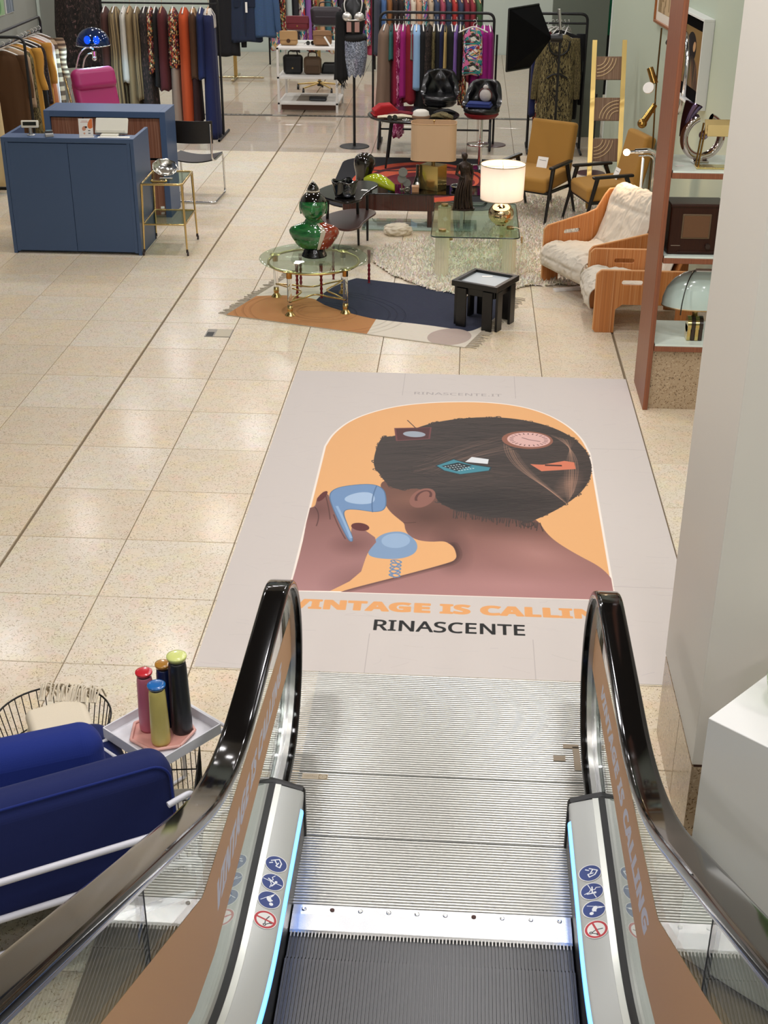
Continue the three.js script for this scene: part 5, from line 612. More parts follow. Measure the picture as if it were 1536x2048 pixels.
// ------------------------------------------------------------------ rugs
{ // flat woven rug: origin at its front left corner, u along the front edge, v away from the camera
  const W = 2.06, D = 1.36, t = thing('woven_rug', 'flat woven rug in tan navy cream and mauve under the round glass table', 'rug', [0.479, 0, 1.022], -Math.atan2(0.312, 0.95));
  const m = tex(824, 544, 0, (x, w, h) => {
    x.fillStyle = '#d8cebc'; x.fillRect(0, 0, w, h); const P = (a, c) => { x.fillStyle = c; x.beginPath(); a.forEach((p, i) => (i ? x.lineTo(...p) : x.moveTo(...p))); x.closePath(); x.fill(); };
    P([[-6, 550], [500, 550], [471, 398], [410, 386], [347, 366], [300, 330], [254, 300], [187, 278], [120, 274], [71, 286], [-6, 330]], '#b47c4a');
    x.fillStyle = '#23283c'; x.beginPath(); x.moveTo(208, 290); x.bezierCurveTo(190, 170, 200, 60, 240, -10); x.lineTo(830, -10); x.lineTo(824, 250); x.bezierCurveTo(815, 340, 800, 396, 780, 400); x.bezierCurveTo(650, 380, 540, 400, 471, 398); x.bezierCurveTo(400, 390, 300, 350, 258, 328); x.closePath(); x.fill();
    x.fillStyle = '#b3a094'; x.beginPath(); x.ellipse(748, 470, 66, 82, 0.1, 0, 7); x.fill();
    const r = rng(8); for (let i = 0; i < 5000; i++) { x.fillStyle = `rgba(${r() * 255},${r() * 255},${r() * 255},0.05)`; x.fillRect(r() * w, r() * h, 8, 1.5); }
  });
  const b = tex(824, 544, 0, (x, w, h) => { x.fillStyle = '#888'; x.fillRect(0, 0, w, h); x.strokeStyle = '#333'; x.lineWidth = 5; for (const R of [60, 80, 100, 190, 210, 232]) { x.beginPath(); x.ellipse(270, 400, R * 1.25, R, 0, 0, 7); x.stroke(); } x.lineWidth = 1; x.strokeStyle = '#777'; for (let i = 0; i < h; i += 4) { x.beginPath(); x.moveTo(0, i); x.lineTo(w, i); x.stroke(); } }, false);
  const g = new THREE.PlaneGeometry(W, D); g.rotateX(-Math.PI / 2); g.translate(W / 2, 0.0075, -D / 2); part('pile', g, MT(0xffffff, { map: m, bumpMap: b, bumpScale: 0.02, roughness: 0.95 }), t);
  part('backing', BX(W, 0.007, D, W / 2, 0.0035, -D / 2, 0.002), cloth('#cfc5b2'), t);
  const f = [], r = rng(17); for (const s of [0, 1]) for (let i = 0; i < 74; i++) { const z = -D * (i + 0.5) / 74, L = (0.05 + r() * 0.05), dz = (r() - 0.5) * 0.05, x0 = s ? W : 0, d = s ? 1 : -1; f.push(TU([[x0 - d * 0.004, 0.005, z], [x0 + d * L * 0.5, 0.006 + r() * 0.004, z + dz * 0.4], [x0 + d * L, 0.003, z + dz]], 0.0032, 4, false, 4)); }
  part('fringe', f, cloth('#b5aa98'), t).userData.kind = 'stuff';
}
{ // shaggy pale rug
  const out = [[1.52, -1.0], [1.6, -0.55], [1.8, -0.15], [2.1, 0.18], [2.45, 0.4], [2.75, 0.22], [3.0, 0.02], [3.35, -0.02], [3.75, -0.3], [4.05, -1.0], [4.1, -2.2], [3.8, -3.2], [3.1, -3.35], [2.75, -2.6], [2.55, -1.75], [2.0, -1.55]];
  const inside = (x, z) => { let c = false; for (let i = 0, j = out.length - 1; i < out.length; j = i++) { const [a, b] = out[i], [d, e] = out[j]; if ((b > z) !== (e > z) && x < (d - a) * (z - b) / (e - b) + a) c = !c; } return c; };
  const st = 0.03, id = {}, pos = [], idx = [], uv = []; const wig = (x, z) => 0.03 * noise.noise(x * 6, z * 6, 1);
  const key = (i, j) => i * 1000 + j; const P = (i, j) => { const k = key(i, j); if (id[k] === undefined) { id[k] = pos.length / 3; const x = 1.4 + i * st, z = -3.5 + j * st, y = 0.014 + 0.012 * noise.noise(x * 9, z * 9, 3) + 0.008 * noise.noise(x * 23, z * 23, 7); const ridge = Math.abs(((x * 0.86 + z * 0.9 + 0.06 * Math.sin(x * 5)) * 2.6) % 1); pos.push(x + 0.01 * noise.noise(z * 30, 2, x * 30), y - (Math.abs(ridge) < 0.08 ? 0.012 : 0), z + 0.01 * noise.noise(x * 30, 5, z * 30)); uv.push(x, z); } return id[k]; };
  for (let i = 0; i < 95; i++) for (let j = 0; j < 135; j++) { const x = 1.4 + (i + 0.5) * st, z = -3.5 + (j + 0.5) * st; if (inside(x + wig(x, z), z + wig(z, x))) { const a = P(i, j), b = P(i + 1, j), c = P(i, j + 1), d = P(i + 1, j + 1); idx.push(a, c, b, b, c, d); } }
  const g = new THREE.BufferGeometry(); g.setAttribute('position', new THREE.Float32BufferAttribute(pos, 3)); g.setAttribute('uv', new THREE.Float32BufferAttribute(uv, 2)); g.setIndex(idx); g.computeVertexNormals();
  const shag = MT(0xe4dac8, { roughness: 1, bumpMap: grainBump(23, 5000, 1.4), bumpScale: 0.006 });
  const t = thing('shaggy_rug', 'irregular cream shaggy rug under the fluted glass table and the mustard armchairs', 'rug'); part('mat', g, shag, t);
  const tg = new THREE.ConeGeometry(0.008, 0.04, 3); tg.translate(0, 0.014, 0); const n = 16000, im = new THREE.InstancedMesh(tg, MT(0xffffff, { roughness: 1 }), n), r = rng(29), q = new THREE.Object3D(); let k = 0; const c = new THREE.Color();
  while (k < n) { const x = 1.4 + r() * 2.8, z = -3.4 + r() * 3.9; if (!inside(x + wig(x, z), z + wig(z, x))) continue; q.position.set(x, 0.012 + 0.012 * noise.noise(x * 9, z * 9, 3), z); q.rotation.set((r() - 0.5) * 2.5, r() * 6.3, (r() - 0.5) * 2.5); q.scale.setScalar(0.7 + r() * 0.8); q.updateMatrix(); im.setMatrixAt(k, q.matrix); c.setRGB(0.7 + r() * 0.16, 0.64 + r() * 0.14, 0.53 + r() * 0.13); im.setColorAt(k, c); k++; }
  im.name = 'shag_pile'; im.userData.kind = 'stuff'; im.castShadow = im.receiveShadow = true; t.add(im);
}
{ // orange and black rug under the low table
  const t = thing('wavy_rug', 'black rug with orange and dark red waves behind the low wooden table', 'rug', [1.87, 0, -3.95]);
  const m = tex(600, 796, 0, (x, w, h) => { x.fillStyle = '#1b1a1e'; x.fillRect(0, 0, w, h); const E = (cx, cy, a, b, c, ro = 0) => { x.fillStyle = c; x.beginPath(); x.ellipse(cx, cy, a, b, ro, 0, 7); x.fill(); }; E(300, 400, 240, 320, '#c2492c'); E(315, 385, 205, 262, '#5a1620'); E(320, 372, 190, 205, '#c9583a'); E(330, 400, 165, 150, '#6a1a24'); E(335, 400, 110, 90, '#3a0f18'); x.strokeStyle = '#1b1a1e'; x.lineWidth = 16; x.beginPath(); x.moveTo(70, 210); x.bezierCurveTo(230, 300, 330, 130, 560, 250); x.stroke(); const r = rng(2); for (let i = 0; i < 6000; i++) { x.fillStyle = `rgba(${r() * 90},${r() * 60},${r() * 50},0.12)`; x.fillRect(r() * w, r() * h, 3, 3); } });
  const sh = SH(roundRect(-0.98, -1.3, 0.98, 1.3, 0.35)); const g = EX(sh, 0.014, 0.004); g.rotateX(-Math.PI / 2); g.translate(0, 0.007, 0); const p = g.attributes.position, u = g.attributes.uv; for (let i = 0; i < p.count; i++) u.setXY(i, (p.getX(i) + 0.98) / 1.96, 0.5 - p.getZ(i) / 2.6); part('pile', g, MT(0xffffff, { map: m, roughness: 1, bumpMap: FAB, bumpScale: 0.001 }), t);
}
{ // floor socket plate
  const t = thing('floor_socket', 'square metal floor socket cover with one open dark corner', 'floor socket', [0.5, 0, 1.466]); part('frame', [BX(0.205, 0.003, 0.185, 0, 0.001, 0, 0.001)], MT(0x8b8478, { roughness: 0.4, metalness: 0.6 }), t); part('lid', BX(0.12, 0.004, 0.165, 0.035, 0.002, 0, 0.001), MT(0xb4a991, { roughness: 0.45, metalness: 0.4 }), t); part('open_corner', BX(0.055, 0.004, 0.1, -0.065, 0.0015, 0.03, 0.001), MT(0x2b2a26), t);
}
// ------------------------------------------------------------------ round glass table, red legged table, bust
const clear = glassM(0xf3f7f3), acryl = glassM(0xfafafa, { thickness: 0.03, ior: 1.45 }), greenGlass = glassM(0xecf6ef);
{
  const [cx, cz] = [1.166, 0.66], t = thing('glass_table', 'round glass coffee table with clear acrylic legs and brass fittings', 'coffee table', [cx, 0, cz]);
  part('glass_top', LA([[0, 0.405], [0.435, 0.405], [0.446, 0.401], [0.45, 0.395], [0.44, 0.389], [0, 0.389]], 80), greenGlass, t);
  part('ring', TO(0.375, 0.011, 0, 0.365, 0), gold, t);
  const L = [[-0.19, 0.4], [0.345, 0.295], [0.22, -0.31], [-0.31, -0.14]].map(([x, z]) => { const l = Math.hypot(x, z); return [x / l * 0.375, z / l * 0.375]; });
  L.forEach(([x, z]) => { const leg = part('leg', CY(0.02, 0.02, 0.27, x, 0.08, z, 20), acryl, t); part('foot', LA([[0, 0.09], [0.022, 0.09], [0.024, 0.055], [0.02, 0.045], [0.027, 0.03], [0.043, 0.012], [0.045, 0], [0, 0]], 24, x, 0, z), gold, leg); part('cap', [LA([[0, 0.4], [0.05, 0.388], [0.05, 0.384], [0.026, 0.38], [0.026, 0.33], [0, 0.33]], 6, x, -0.012, z)], gold, leg); });
  for (let i = 0; i < 4; i++) { const a = L[i], b = L[(i + 1) % 4], m = [(a[0] + b[0]) / 2 * 0.42, (a[1] + b[1]) / 2 * 0.42]; part('stretcher', TU([[a[0], 0.12, a[1]], [a[0] * 0.5 + m[0] * 0.5 , 0.12, a[1] * 0.5 + m[1] * 0.5], [m[0], 0.12, m[1]], [b[0] * 0.5 + m[0] * 0.5, 0.12, b[1] * 0.5 + m[1] * 0.5], [b[0], 0.12, b[1]]], 0.007, 32), gold, t); }
  // red legged table behind it
  const r = thing('red_leg_table', 'low glass table on slim red turned legs standing behind the round glass table', 'side table', [1.27, 0, 0.26]); const rm = MT(0x7c1522, { roughness: 0.25, clearcoat: 0.4 });
  const prof = [[0, 0.3], [0.016, 0.3], [0.013, 0.24], [0.009, 0.22]]; for (let i = 0; i < 5; i++) { const y = 0.2 - i * 0.038; prof.push([0.014, y], [0.009, y - 0.02]); } prof.push([0.009, 0.012], [0.013, 0.01], [0.013, 0], [0, 0]);
  for (const [x, z] of [[1.006, 0.523], [0.998, 0.208], [1.209, 0.507], [1.258, -0.038], [1.58, 0.043]]) part('leg', LA(prof, 14, x - 1.27, 0, z - 0.26), rm, r); part('glass_top', EX(SH(roundRect(-0.33, -0.3, 0.36, 0.34, 0.16)), 0.008, 0.002).rotateX(-Math.PI / 2).translate(0, 0.305, 0), clear, r);
}
{ // glazed bust
  const t = thing('glazed_bust', 'green glazed ceramic bust with black hair and a red robe over one shoulder', 'bust', [1.17, 0.406, 0.63], 0.02);
  const gr = tex(256, 256, 0, (x, w, h) => { const r = rng(71); x.fillStyle = '#1f6a35'; x.fillRect(0, 0, w, h); for (let i = 0; i < 900; i++) { x.fillStyle = r() < 0.5 ? 'rgba(12,60,30,0.25)' : 'rgba(60,140,70,0.2)'; x.beginPath(); x.arc(r() * w, r() * h, 2 + r() * 10, 0, 7); x.fill(); } });
  const glaze = { roughness: 0.08, clearcoat: 1, clearcoatRoughness: 0.04 }, gm = MT(0xffffff, { map: gr, ...glaze }), blk = MT(0x17130f, glaze), red = MT(0x8c3a22, glaze), cream = MT(0xb9b09a, glaze);
  const surf = (rows, a0 = 0, a1 = 6.2832, n = 48, off = 0, cut) => { const pos = [], idx = [], uv = []; rows.forEach(([y, rx, rz, cz = 0], j) => { for (let i = 0; i <= n; i++) { let A0 = a0, A1 = a1; if (cut) [A0, A1] = cut(j / (rows.length - 1)); const u = A0 + (A1 - A0) * i / n; pos.push((rx + off) * Math.cos(u), y, cz + (rz + off) * Math.sin(u)); uv.push(i / n, j / rows.length); } }); for (let j = 0; j < rows.length - 1; j++) for (let i = 0; i < n; i++) { const a = j * (n + 1) + i, b = a + 1, c = a + n + 1, d = c + 1; idx.push(a, c, b, b, c, d); } const g = new THREE.BufferGeometry(); g.setAttribute('position', new THREE.Float32BufferAttribute(pos, 3)); g.setAttribute('uv', new THREE.Float32BufferAttribute(uv, 2)); g.setIndex(idx); g.computeVertexNormals(); return g; };
  part('base', LA([[0, 0.075], [0.075, 0.075], [0.075, 0.06], [0.088, 0.05], [0.092, 0.03], [0.1, 0.02], [0.105, 0.004], [0.104, 0], [0, 0]], 40), MT(0x08080a, { roughness: 0.15 }), t);
  const body = [[0.07, 0.0, 0.0], [0.068, 0.12, 0.07], [0.08, 0.136, 0.08], [0.12, 0.162, 0.09], [0.16, 0.188, 0.095], [0.19, 0.203, 0.092], [0.215, 0.203, 0.085], [0.236, 0.188, 0.078], [0.254, 0.15, 0.068], [0.27, 0.1, 0.062], [0.285, 0.076, 0.06], [0.31, 0.066, 0.058], [0.345, 0.064, 0.06]];
  part('torso', surf(body), gm, t);
  const robe = body.slice(1, 11).map(([y, a, b]) => [y, a, b]); part('robe', surf(robe, 0, 1, 40, 0.006, (v) => { const e = 0.62 + 0.62 * (1 - v) + v * 0.35; return [-2.1 + 0.6 * (1 - v), e]; }), red, t); part('robe_edge', surf(robe, 0, 1, 8, 0.011, (v) => { const e = 0.62 + 0.62 * (1 - v) + v * 0.35; return [e - 0.02, e + 0.12 + 0.1 * v]; }), cream, t);
  for (let i = 0; i < 9; i++) { const v = 0.15 + (i % 3) * 0.26, j = robe[Math.round(v * 8)], u = 0.15 + Math.floor(i / 3) * 0.3 + v * 0.1; part('robe_mark', [at(new THREE.TorusGeometry(0.009, 0.002, 5, 12, 4), (j[1] + 0.008) * Math.cos(u), j[0], (j[2] + 0.008) * Math.sin(u), Math.PI / 2 - u)], cream, t); }
  // head with face
  const hd = new THREE.SphereGeometry(1, 64, 56), hp = hd.attributes.position; for (let i = 0; i < hp.count; i++) { let x = hp.getX(i), y = hp.getY(i), z = hp.getZ(i); let sx = 0.106, sy = 0.124, sz = 0.108; if (y < 0) sx *= 1 - 0.26 * y * y; const f = Math.max(0, z) ** 2; let dz = 0;
    const X = x * sx, Y = y * sy; const gs = (a, b, w, h) => Math.exp(-(((X - a) / w) ** 2) - ((Y - b) / h) ** 2);
    dz += 0.026 * gs(0, -0.02, 0.011, 0.022) + 0.012 * gs(0, 0.012, 0.008, 0.03) + 0.01 * gs(0, -0.062, 0.022, 0.006) + 0.008 * gs(0, -0.074, 0.018, 0.006) + 0.012 * gs(0, -0.105, 0.02, 0.012); for (const s of [-1, 1]) dz += -0.01 * gs(s * 0.038, 0.012, 0.018, 0.01) + 0.008 * gs(s * 0.038, 0.006, 0.017, 0.006) + 0.009 * gs(s * 0.04, 0.034, 0.03, 0.006); hp.setXYZ(i, X, Y, z * sz + dz * f); }
  hd.computeVertexNormals(); hd.translate(0, 0.405, 0.014); part('face', hd, gm, t);
  const cap = new THREE.SphereGeometry(1, 48, 24, 0, 6.2832, 0, 1.25), cp = cap.attributes.position; for (let i = 0; i < cp.count; i++) { const x = cp.getX(i), y = cp.getY(i), z = cp.getZ(i); cp.setXYZ(i, x * 0.112, y * 0.126, z * 0.116); } cap.computeVertexNormals(); cap.rotateX(-0.16); cap.translate(0, 0.412, 0.01); part('hair', cap, blk, t); const bk = new THREE.SphereGeometry(0.104, 40, 24, Math.PI, Math.PI, 0.5, 1.7); bk.scale(1.07, 1.14, 1.08); bk.translate(0, 0.41, 0.004); part('hair', bk, blk, t);
  part('topknot', LA([[0, 0.062], [0.012, 0.058], [0.032, 0.038], [0.046, 0.012], [0.05, -0.012], [0, -0.014]], 32, 0, 0.545, 0), blk, t); part('hair_band', TO(0.05, 0.006, 0, 0.535, 0), cream, t); part('hair_jewel', SP(0.01, 0, 0.61, 0), MT(0xd8d4c8, glaze), t);
  for (const s of [-1, 1]) part('ear', [SP(0.02, s * 0.108, 0.405, -0.005, 0.45, 2.1, 0.9), SP(0.011, s * 0.104, 0.36, 0, 0.6, 1.5, 0.9)], gm, t);
}
// ------------------------------------------------------------------ kidney table and what stands on it
{
  const O = [[1.02, -0.9], [1.09, -1.19], [1.28, -1.4], [1.48, -1.43], [1.57, -1.3], [1.52, -1.08], [1.47, -0.86], [1.44, -0.66], [1.33, -0.56], [1.18, -0.66]].map(([x, z]) => V(x, z, 0)), c = new THREE.CatmullRomCurve3(O, true).getPoints(60).map((p) => [p.x, -p.y]);
  const t = thing('kidney_table', 'two tier black kidney shaped table with thin dark legs', 'side table'), top = MT(0x12100f, { roughness: 0.12 }), low = MT(0x4a2c26, { roughness: 0.3 });
  part('top', EX(SH(c), 0.022, 0.005).rotateX(-Math.PI / 2).translate(0, 0.56, 0), top, t); const s = EX(SH(c.map(([x, y]) => [1.3 + (x - 1.3) * 0.95, -1.0 + (y - 1.0) * 0.0 + ((-y - 1.0) * -0.95) * -1 * -1])), 0.018, 0.004); s.dispose();
  const c2 = c.map(([x, y]) => [1.32 + (x - 1.32) * 0.92, 1.0 + (y - 1.0) * 0.92]); part('lower_shelf', EX(SH(c2), 0.02, 0.005).rotateX(-Math.PI / 2).translate(0, 0.3, 0), low, t);
  for (const [x, z, a, b] of [[1.388, -1.2, 1.38, -1.15], [1.46, -1.38, 1.46, -1.33], [1.1, -0.98, 1.12, -0.98]]) part('leg', ROD([x, 0, z], [a, 0.552, b], 0.011, 0.017), black, t);
  const v = thing('glass_vase', 'black and clear folded glass vase on the black kidney table', 'vase', [1.3, 0.572, -0.76], 0.15);
  const rings = []; for (let j = 0; j <= 8; j++) { const q = j / 8, ring = []; for (let k = 0; k < 60; k++) { const u = k / 60 * 6.2832, R = 0.075 + 0.018 * q + 0.011 * q * Math.sin(u * 4 + 0.6); ring.push([R * Math.cos(u) * 1.2, q * (0.14 + 0.012 * Math.sin(u * 4)), R * Math.sin(u)]); } rings.push(ring); } for (let j = 8; j >= 0; j--) rings.push(rings[j].map((p) => [p[0] * 0.93, p[1] + 0.005, p[2] * 0.93])); part('outer_wall', SKIN(rings, true, true), MT(0x0b0b0e, { roughness: 0.03, clearcoat: 1 }), v); part('clear_swirl', at(new THREE.TorusGeometry(0.032, 0.013, 12, 32), 0.02, 0.06, 0.1, 0, -0.2), glassM(0xe8ecf4, { thickness: 0.02 }), v); part('clear_fold', at(RB(0.05, 0.1, 0.012, 0.005), 0.02, 0.07, 0.09), glassM(0xdfe4f0), v);
  const g = thing('price_card', 'small white price card at the right edge of the kidney table', 'price card', [1.46, 0.573, -1.02], -0.2); part('card', BT(0.06, 0.002, 0.04, 0, 0, 0, 0), paper, g);
}
// ------------------------------------------------------------------ low coffee table with its lamp
const dkWood = MT(0xffffff, { map: woodTex('#451d15', '#26100c', 91, 0.8, '#6a3426'), roughness: 0.15, clearcoat: 0.5 });
{
  const t = thing('low_table', 'long low dark wood coffee table with a glossy top and glass right end', 'coffee table', [1.85, 0, -2.06]);
  part('apron', BX(0.92, 0.17, 0.34, -0.22, 0.255, 0, 0.006), dkWood, t); part('top', BX(1.4, 0.012, 0.42, 0, 0.347, 0, 0.004), MT(0x0d0a09, { roughness: 0.05, transmission: 0.25, thickness: 0 }), t); for (const [x, z] of [[-0.64, 0.13], [-0.64, -0.13], [0.2, 0.13], [0.2, -0.13]]) part('leg', BT(0.05, 0.175, 0.05, x, 0, z, 0.004), dkWood, t); part('end_support', BT(0.03, 0.34, 0.03, 0.52, 0, 0.17, 0.003), white, t); part('end_support', BT(0.03, 0.34, 0.03, 0.52, 0, -0.17, 0.003), white, t);
  const pl = thing('glass_plinth', 'low pale glass slab lying on the floor before the dark coffee table', 'glass slab', [1.95, 0, -1.95]); part('slab', BT(1.15, 0.035, 0.36, 0, 0, 0, 0.004), glassM(0xdfeae4), pl); part('base', BT(1.1, 0.006, 0.3, 0, 0.0, 0, 0.001), white, pl);
  const y = 0.353;
  let o = thing('table_lamp', 'table lamp with a cream rounded rectangular shade on a square brass block', 'table lamp', [2.07, y, -2.1], 0.0);
  part('base', BT(0.22, 0.245, 0.17, 0.0, 0, 0, 0.004), MT(0xcdb878, { roughness: 0.16, metalness: 0.9 }), o).rotation.y = -0.55; part('neck', [CY(0.012, 0.012, 0.09, 0, 0.245, 0), CY(0.02, 0.02, 0.04, 0, 0.25, 0)], MT(0x8a7550, { roughness: 0.3, metalness: 1 }), o);
  const shp = roundRect(-0.225, -0.13, 0.225, 0.13, 0.085), sm = MT(0xd6b48e, { roughness: 0.9, bumpMap: FAB, bumpScale: 0.0003, transmission: 0.15, thickness: 0, side: THREE.DoubleSide }); part('shade', EX(SH(shp, [roundRect(-0.222, -0.127, 0.222, 0.127, 0.082).reverse()]), 0.355, 0).rotateX(-Math.PI / 2).translate(0, 0.3 + 0.178, 0), sm, o); for (const q of [0.3, 0.655]) part('shade_rim', BEND(shp.map(([a, b]) => [a, q, b]), 0.004, 0.001, true, 6), MT(0xc69f74, { roughness: 0.7 }), o); part('finial', SP(0.012, 0, 0.67, 0), brass, o); part('harp', ROD([0, 0.33, 0], [0, 0.66, 0], 0.004), brass, o);
  o = thing('lime_sculpture', 'glossy lime green curved crescent sculpture on the low dark table', 'sculpture', [1.53, y, -1.98], -0.25); const R = []; for (let j = 0; j <= 24; j++) { const v = j / 24, a = -0.1 + v * 2.1, cx = -0.16 + v * 0.33, cy = 0.035 + 0.075 * Math.sin(Math.PI * (0.32 + 0.68 * v)) , w = 0.088 * Math.sin(Math.PI * (0.05 + 0.8 * v)) ** 0.7, ring = []; for (let k = 0; k < 20; k++) { const u = k / 20 * 6.2832; ring.push([cx + 0.25 * w * Math.cos(u), cy + w * 0.72 * Math.sin(u), w * Math.cos(u) * 0.9]); } R.push(ring); } part('body', SKIN(R), MT(0xa8b41c, { roughness: 0.06, clearcoat: 1 }), o); part('lip', at(RB(0.1, 0.006, 0.05, 0.002), -0.14, 0.006, 0.02), white, o);
  o = thing('lens_sculpture', 'small sculpture of grey glass discs on a stem beside the lime piece', 'sculpture', [1.79, y, -2.02], 0.1); for (const [x, h, r] of [[-0.02, 0.18, 0.045], [-0.03, 0.115, 0.045], [0.02, 0.07, 0.04]]) part('disc', at(CY(r, r, 0.012, 0, 0, 0, 32), x, h, 0.01 * (h * 10 - 1), 0, Math.PI / 2 - 0.15), MT(0x8f9088, { roughness: 0.12, transmission: 0.35, thickness: 0 }), o); part('stem', ROD([-0.03, 0, 0], [-0.03, 0.2, 0], 0.009), MT(0x9a7b5c, { roughness: 0.4, metalness: 0.5 }), o); part('base', BT(0.08, 0.012, 0.06, -0.01, 0, 0, 0.003), MT(0x6d6558), o);
  o = thing('bottle_sculpture', 'slim black pear shaped bottle with a silver emblem beside the brass lamp', 'bottle', [1.915, y, -2.06]); part('body', LA([[0, 0], [0.045, 0.0], [0.05, 0.02], [0.044, 0.06], [0.03, 0.1], [0.017, 0.14], [0.014, 0.24], [0.017, 0.245], [0.0, 0.246]], 32), MT(0x0d0b0a, { roughness: 0.08, clearcoat: 1 }), o); part('emblem', at(SP(0.024, 0, 0, 0, 0.9, 1, 0.25), 0, 0.06, 0.044, 0, -0.3), MT(0xc9c7bf, { roughness: 0.3, metalness: 1 }), o);
  o = thing('wood_block', 'small pale wooden cube box before the black bottle', 'box', [1.9, y, -1.94], 0.05); part('box', BT(0.07, 0.05, 0.06, 0, 0, 0, 0.003), MT(0xb0835c, { roughness: 0.5 }), o); part('lid', BT(0.075, 0.014, 0.065, 0, 0.05, 0, 0.003), MT(0xbf9570, { roughness: 0.5 }), o);
  o = thing('glass_shell', 'small clear glass shell ornament beside the wooden cube', 'ornament', [1.815, y, -1.925], 0.3); part('body', SP(0.032, 0, 0.026, 0, 1.1, 0.9, 0.8), glassM(0xd6d2c8, { thickness: 0.03 }), o); part('ridge', TO(0.022, 0.006, 0, 0.03, 0.012, 0.4), MT(0xa9a69b, { roughness: 0.15, metalness: 0.6 }), o);
  o = thing('ashtray', 'dark glass dish behind the cream lamp on the low table', 'dish', [2.34, y, -2.1], 0.2); part('dish', LA([[0, 0.008], [0.06, 0.012], [0.085, 0.035], [0.09, 0.035], [0.07, 0.0], [0, 0]], 32), MT(0x3a3a40, { roughness: 0.08, transmission: 0.4, thickness: 0 }), o); part('rim', TO(0.088, 0.004, 0, 0.036, 0), chrome, o);
  o = thing('head_sculpture', 'glossy black abstract head sculpture standing on the left of the low table', 'sculpture', [1.37, y, -2.12], 0.2); const S = []; for (const [h, rx, rz, cx] of [[0, 0.085, 0.07, 0], [0.03, 0.085, 0.07, 0], [0.1, 0.08, 0.068, -0.003], [0.15, 0.086, 0.072, 0], [0.19, 0.1, 0.082, 0.004], [0.23, 0.108, 0.09, 0.006], [0.27, 0.106, 0.09, 0.006], [0.3, 0.094, 0.08, 0.005], [0.325, 0.07, 0.06, 0.004], [0.34, 0.035, 0.03, 0.003]]) { const ring = []; for (let k = 0; k < 40; k++) { const u = k / 40 * 6.2832; ring.push([cx + rx * Math.cos(u), h, rz * Math.sin(u) + (h > 0.05 && h < 0.3 ? 0.018 * Math.exp(-((u - 1.57) ** 2) * 6) : 0)]); } S.push(ring); } part('head', SKIN(S), MT(0x17120e, { roughness: 0.12, clearcoat: 0.8 }), o); part('socle', BT(0.15, 0.02, 0.12, 0, 0, 0, 0.004), black, o);
  o = thing('plaster_sculpture', 'crumpled cream plaster form lying on the floor before the low table', 'sculpture', [1.74, 0, -1.63], 0.1); const ic = new THREE.IcosahedronGeometry(1, 12); const q = ic.attributes.position; for (let i = 0; i < q.count; i++) { const x = q.getX(i), yy = q.getY(i), z = q.getZ(i), n = 1 + 0.22 * noise.noise(x * 2.4, yy * 2.4 + 4, z * 2.4) + 0.12 * noise.noise(x * 5, yy * 5, z * 5 + 2); q.setXYZ(i, x * 0.135 * n, Math.max(0, 0.05 + yy * 0.075 * n - 0.035 * Math.exp(-((x / 0.5) ** 2 + (z / 0.5) ** 2)) * (yy > 0 ? 1 : 0)), z * 0.1 * n); } const icg = mergeVertices((() => { ic.deleteAttribute('normal'); ic.deleteAttribute('uv'); return ic; })(), 1e-5); icg.computeVertexNormals(); part('form', boxUV(icg), MT(0xd8ccb4, { roughness: 0.8 }), o);
}
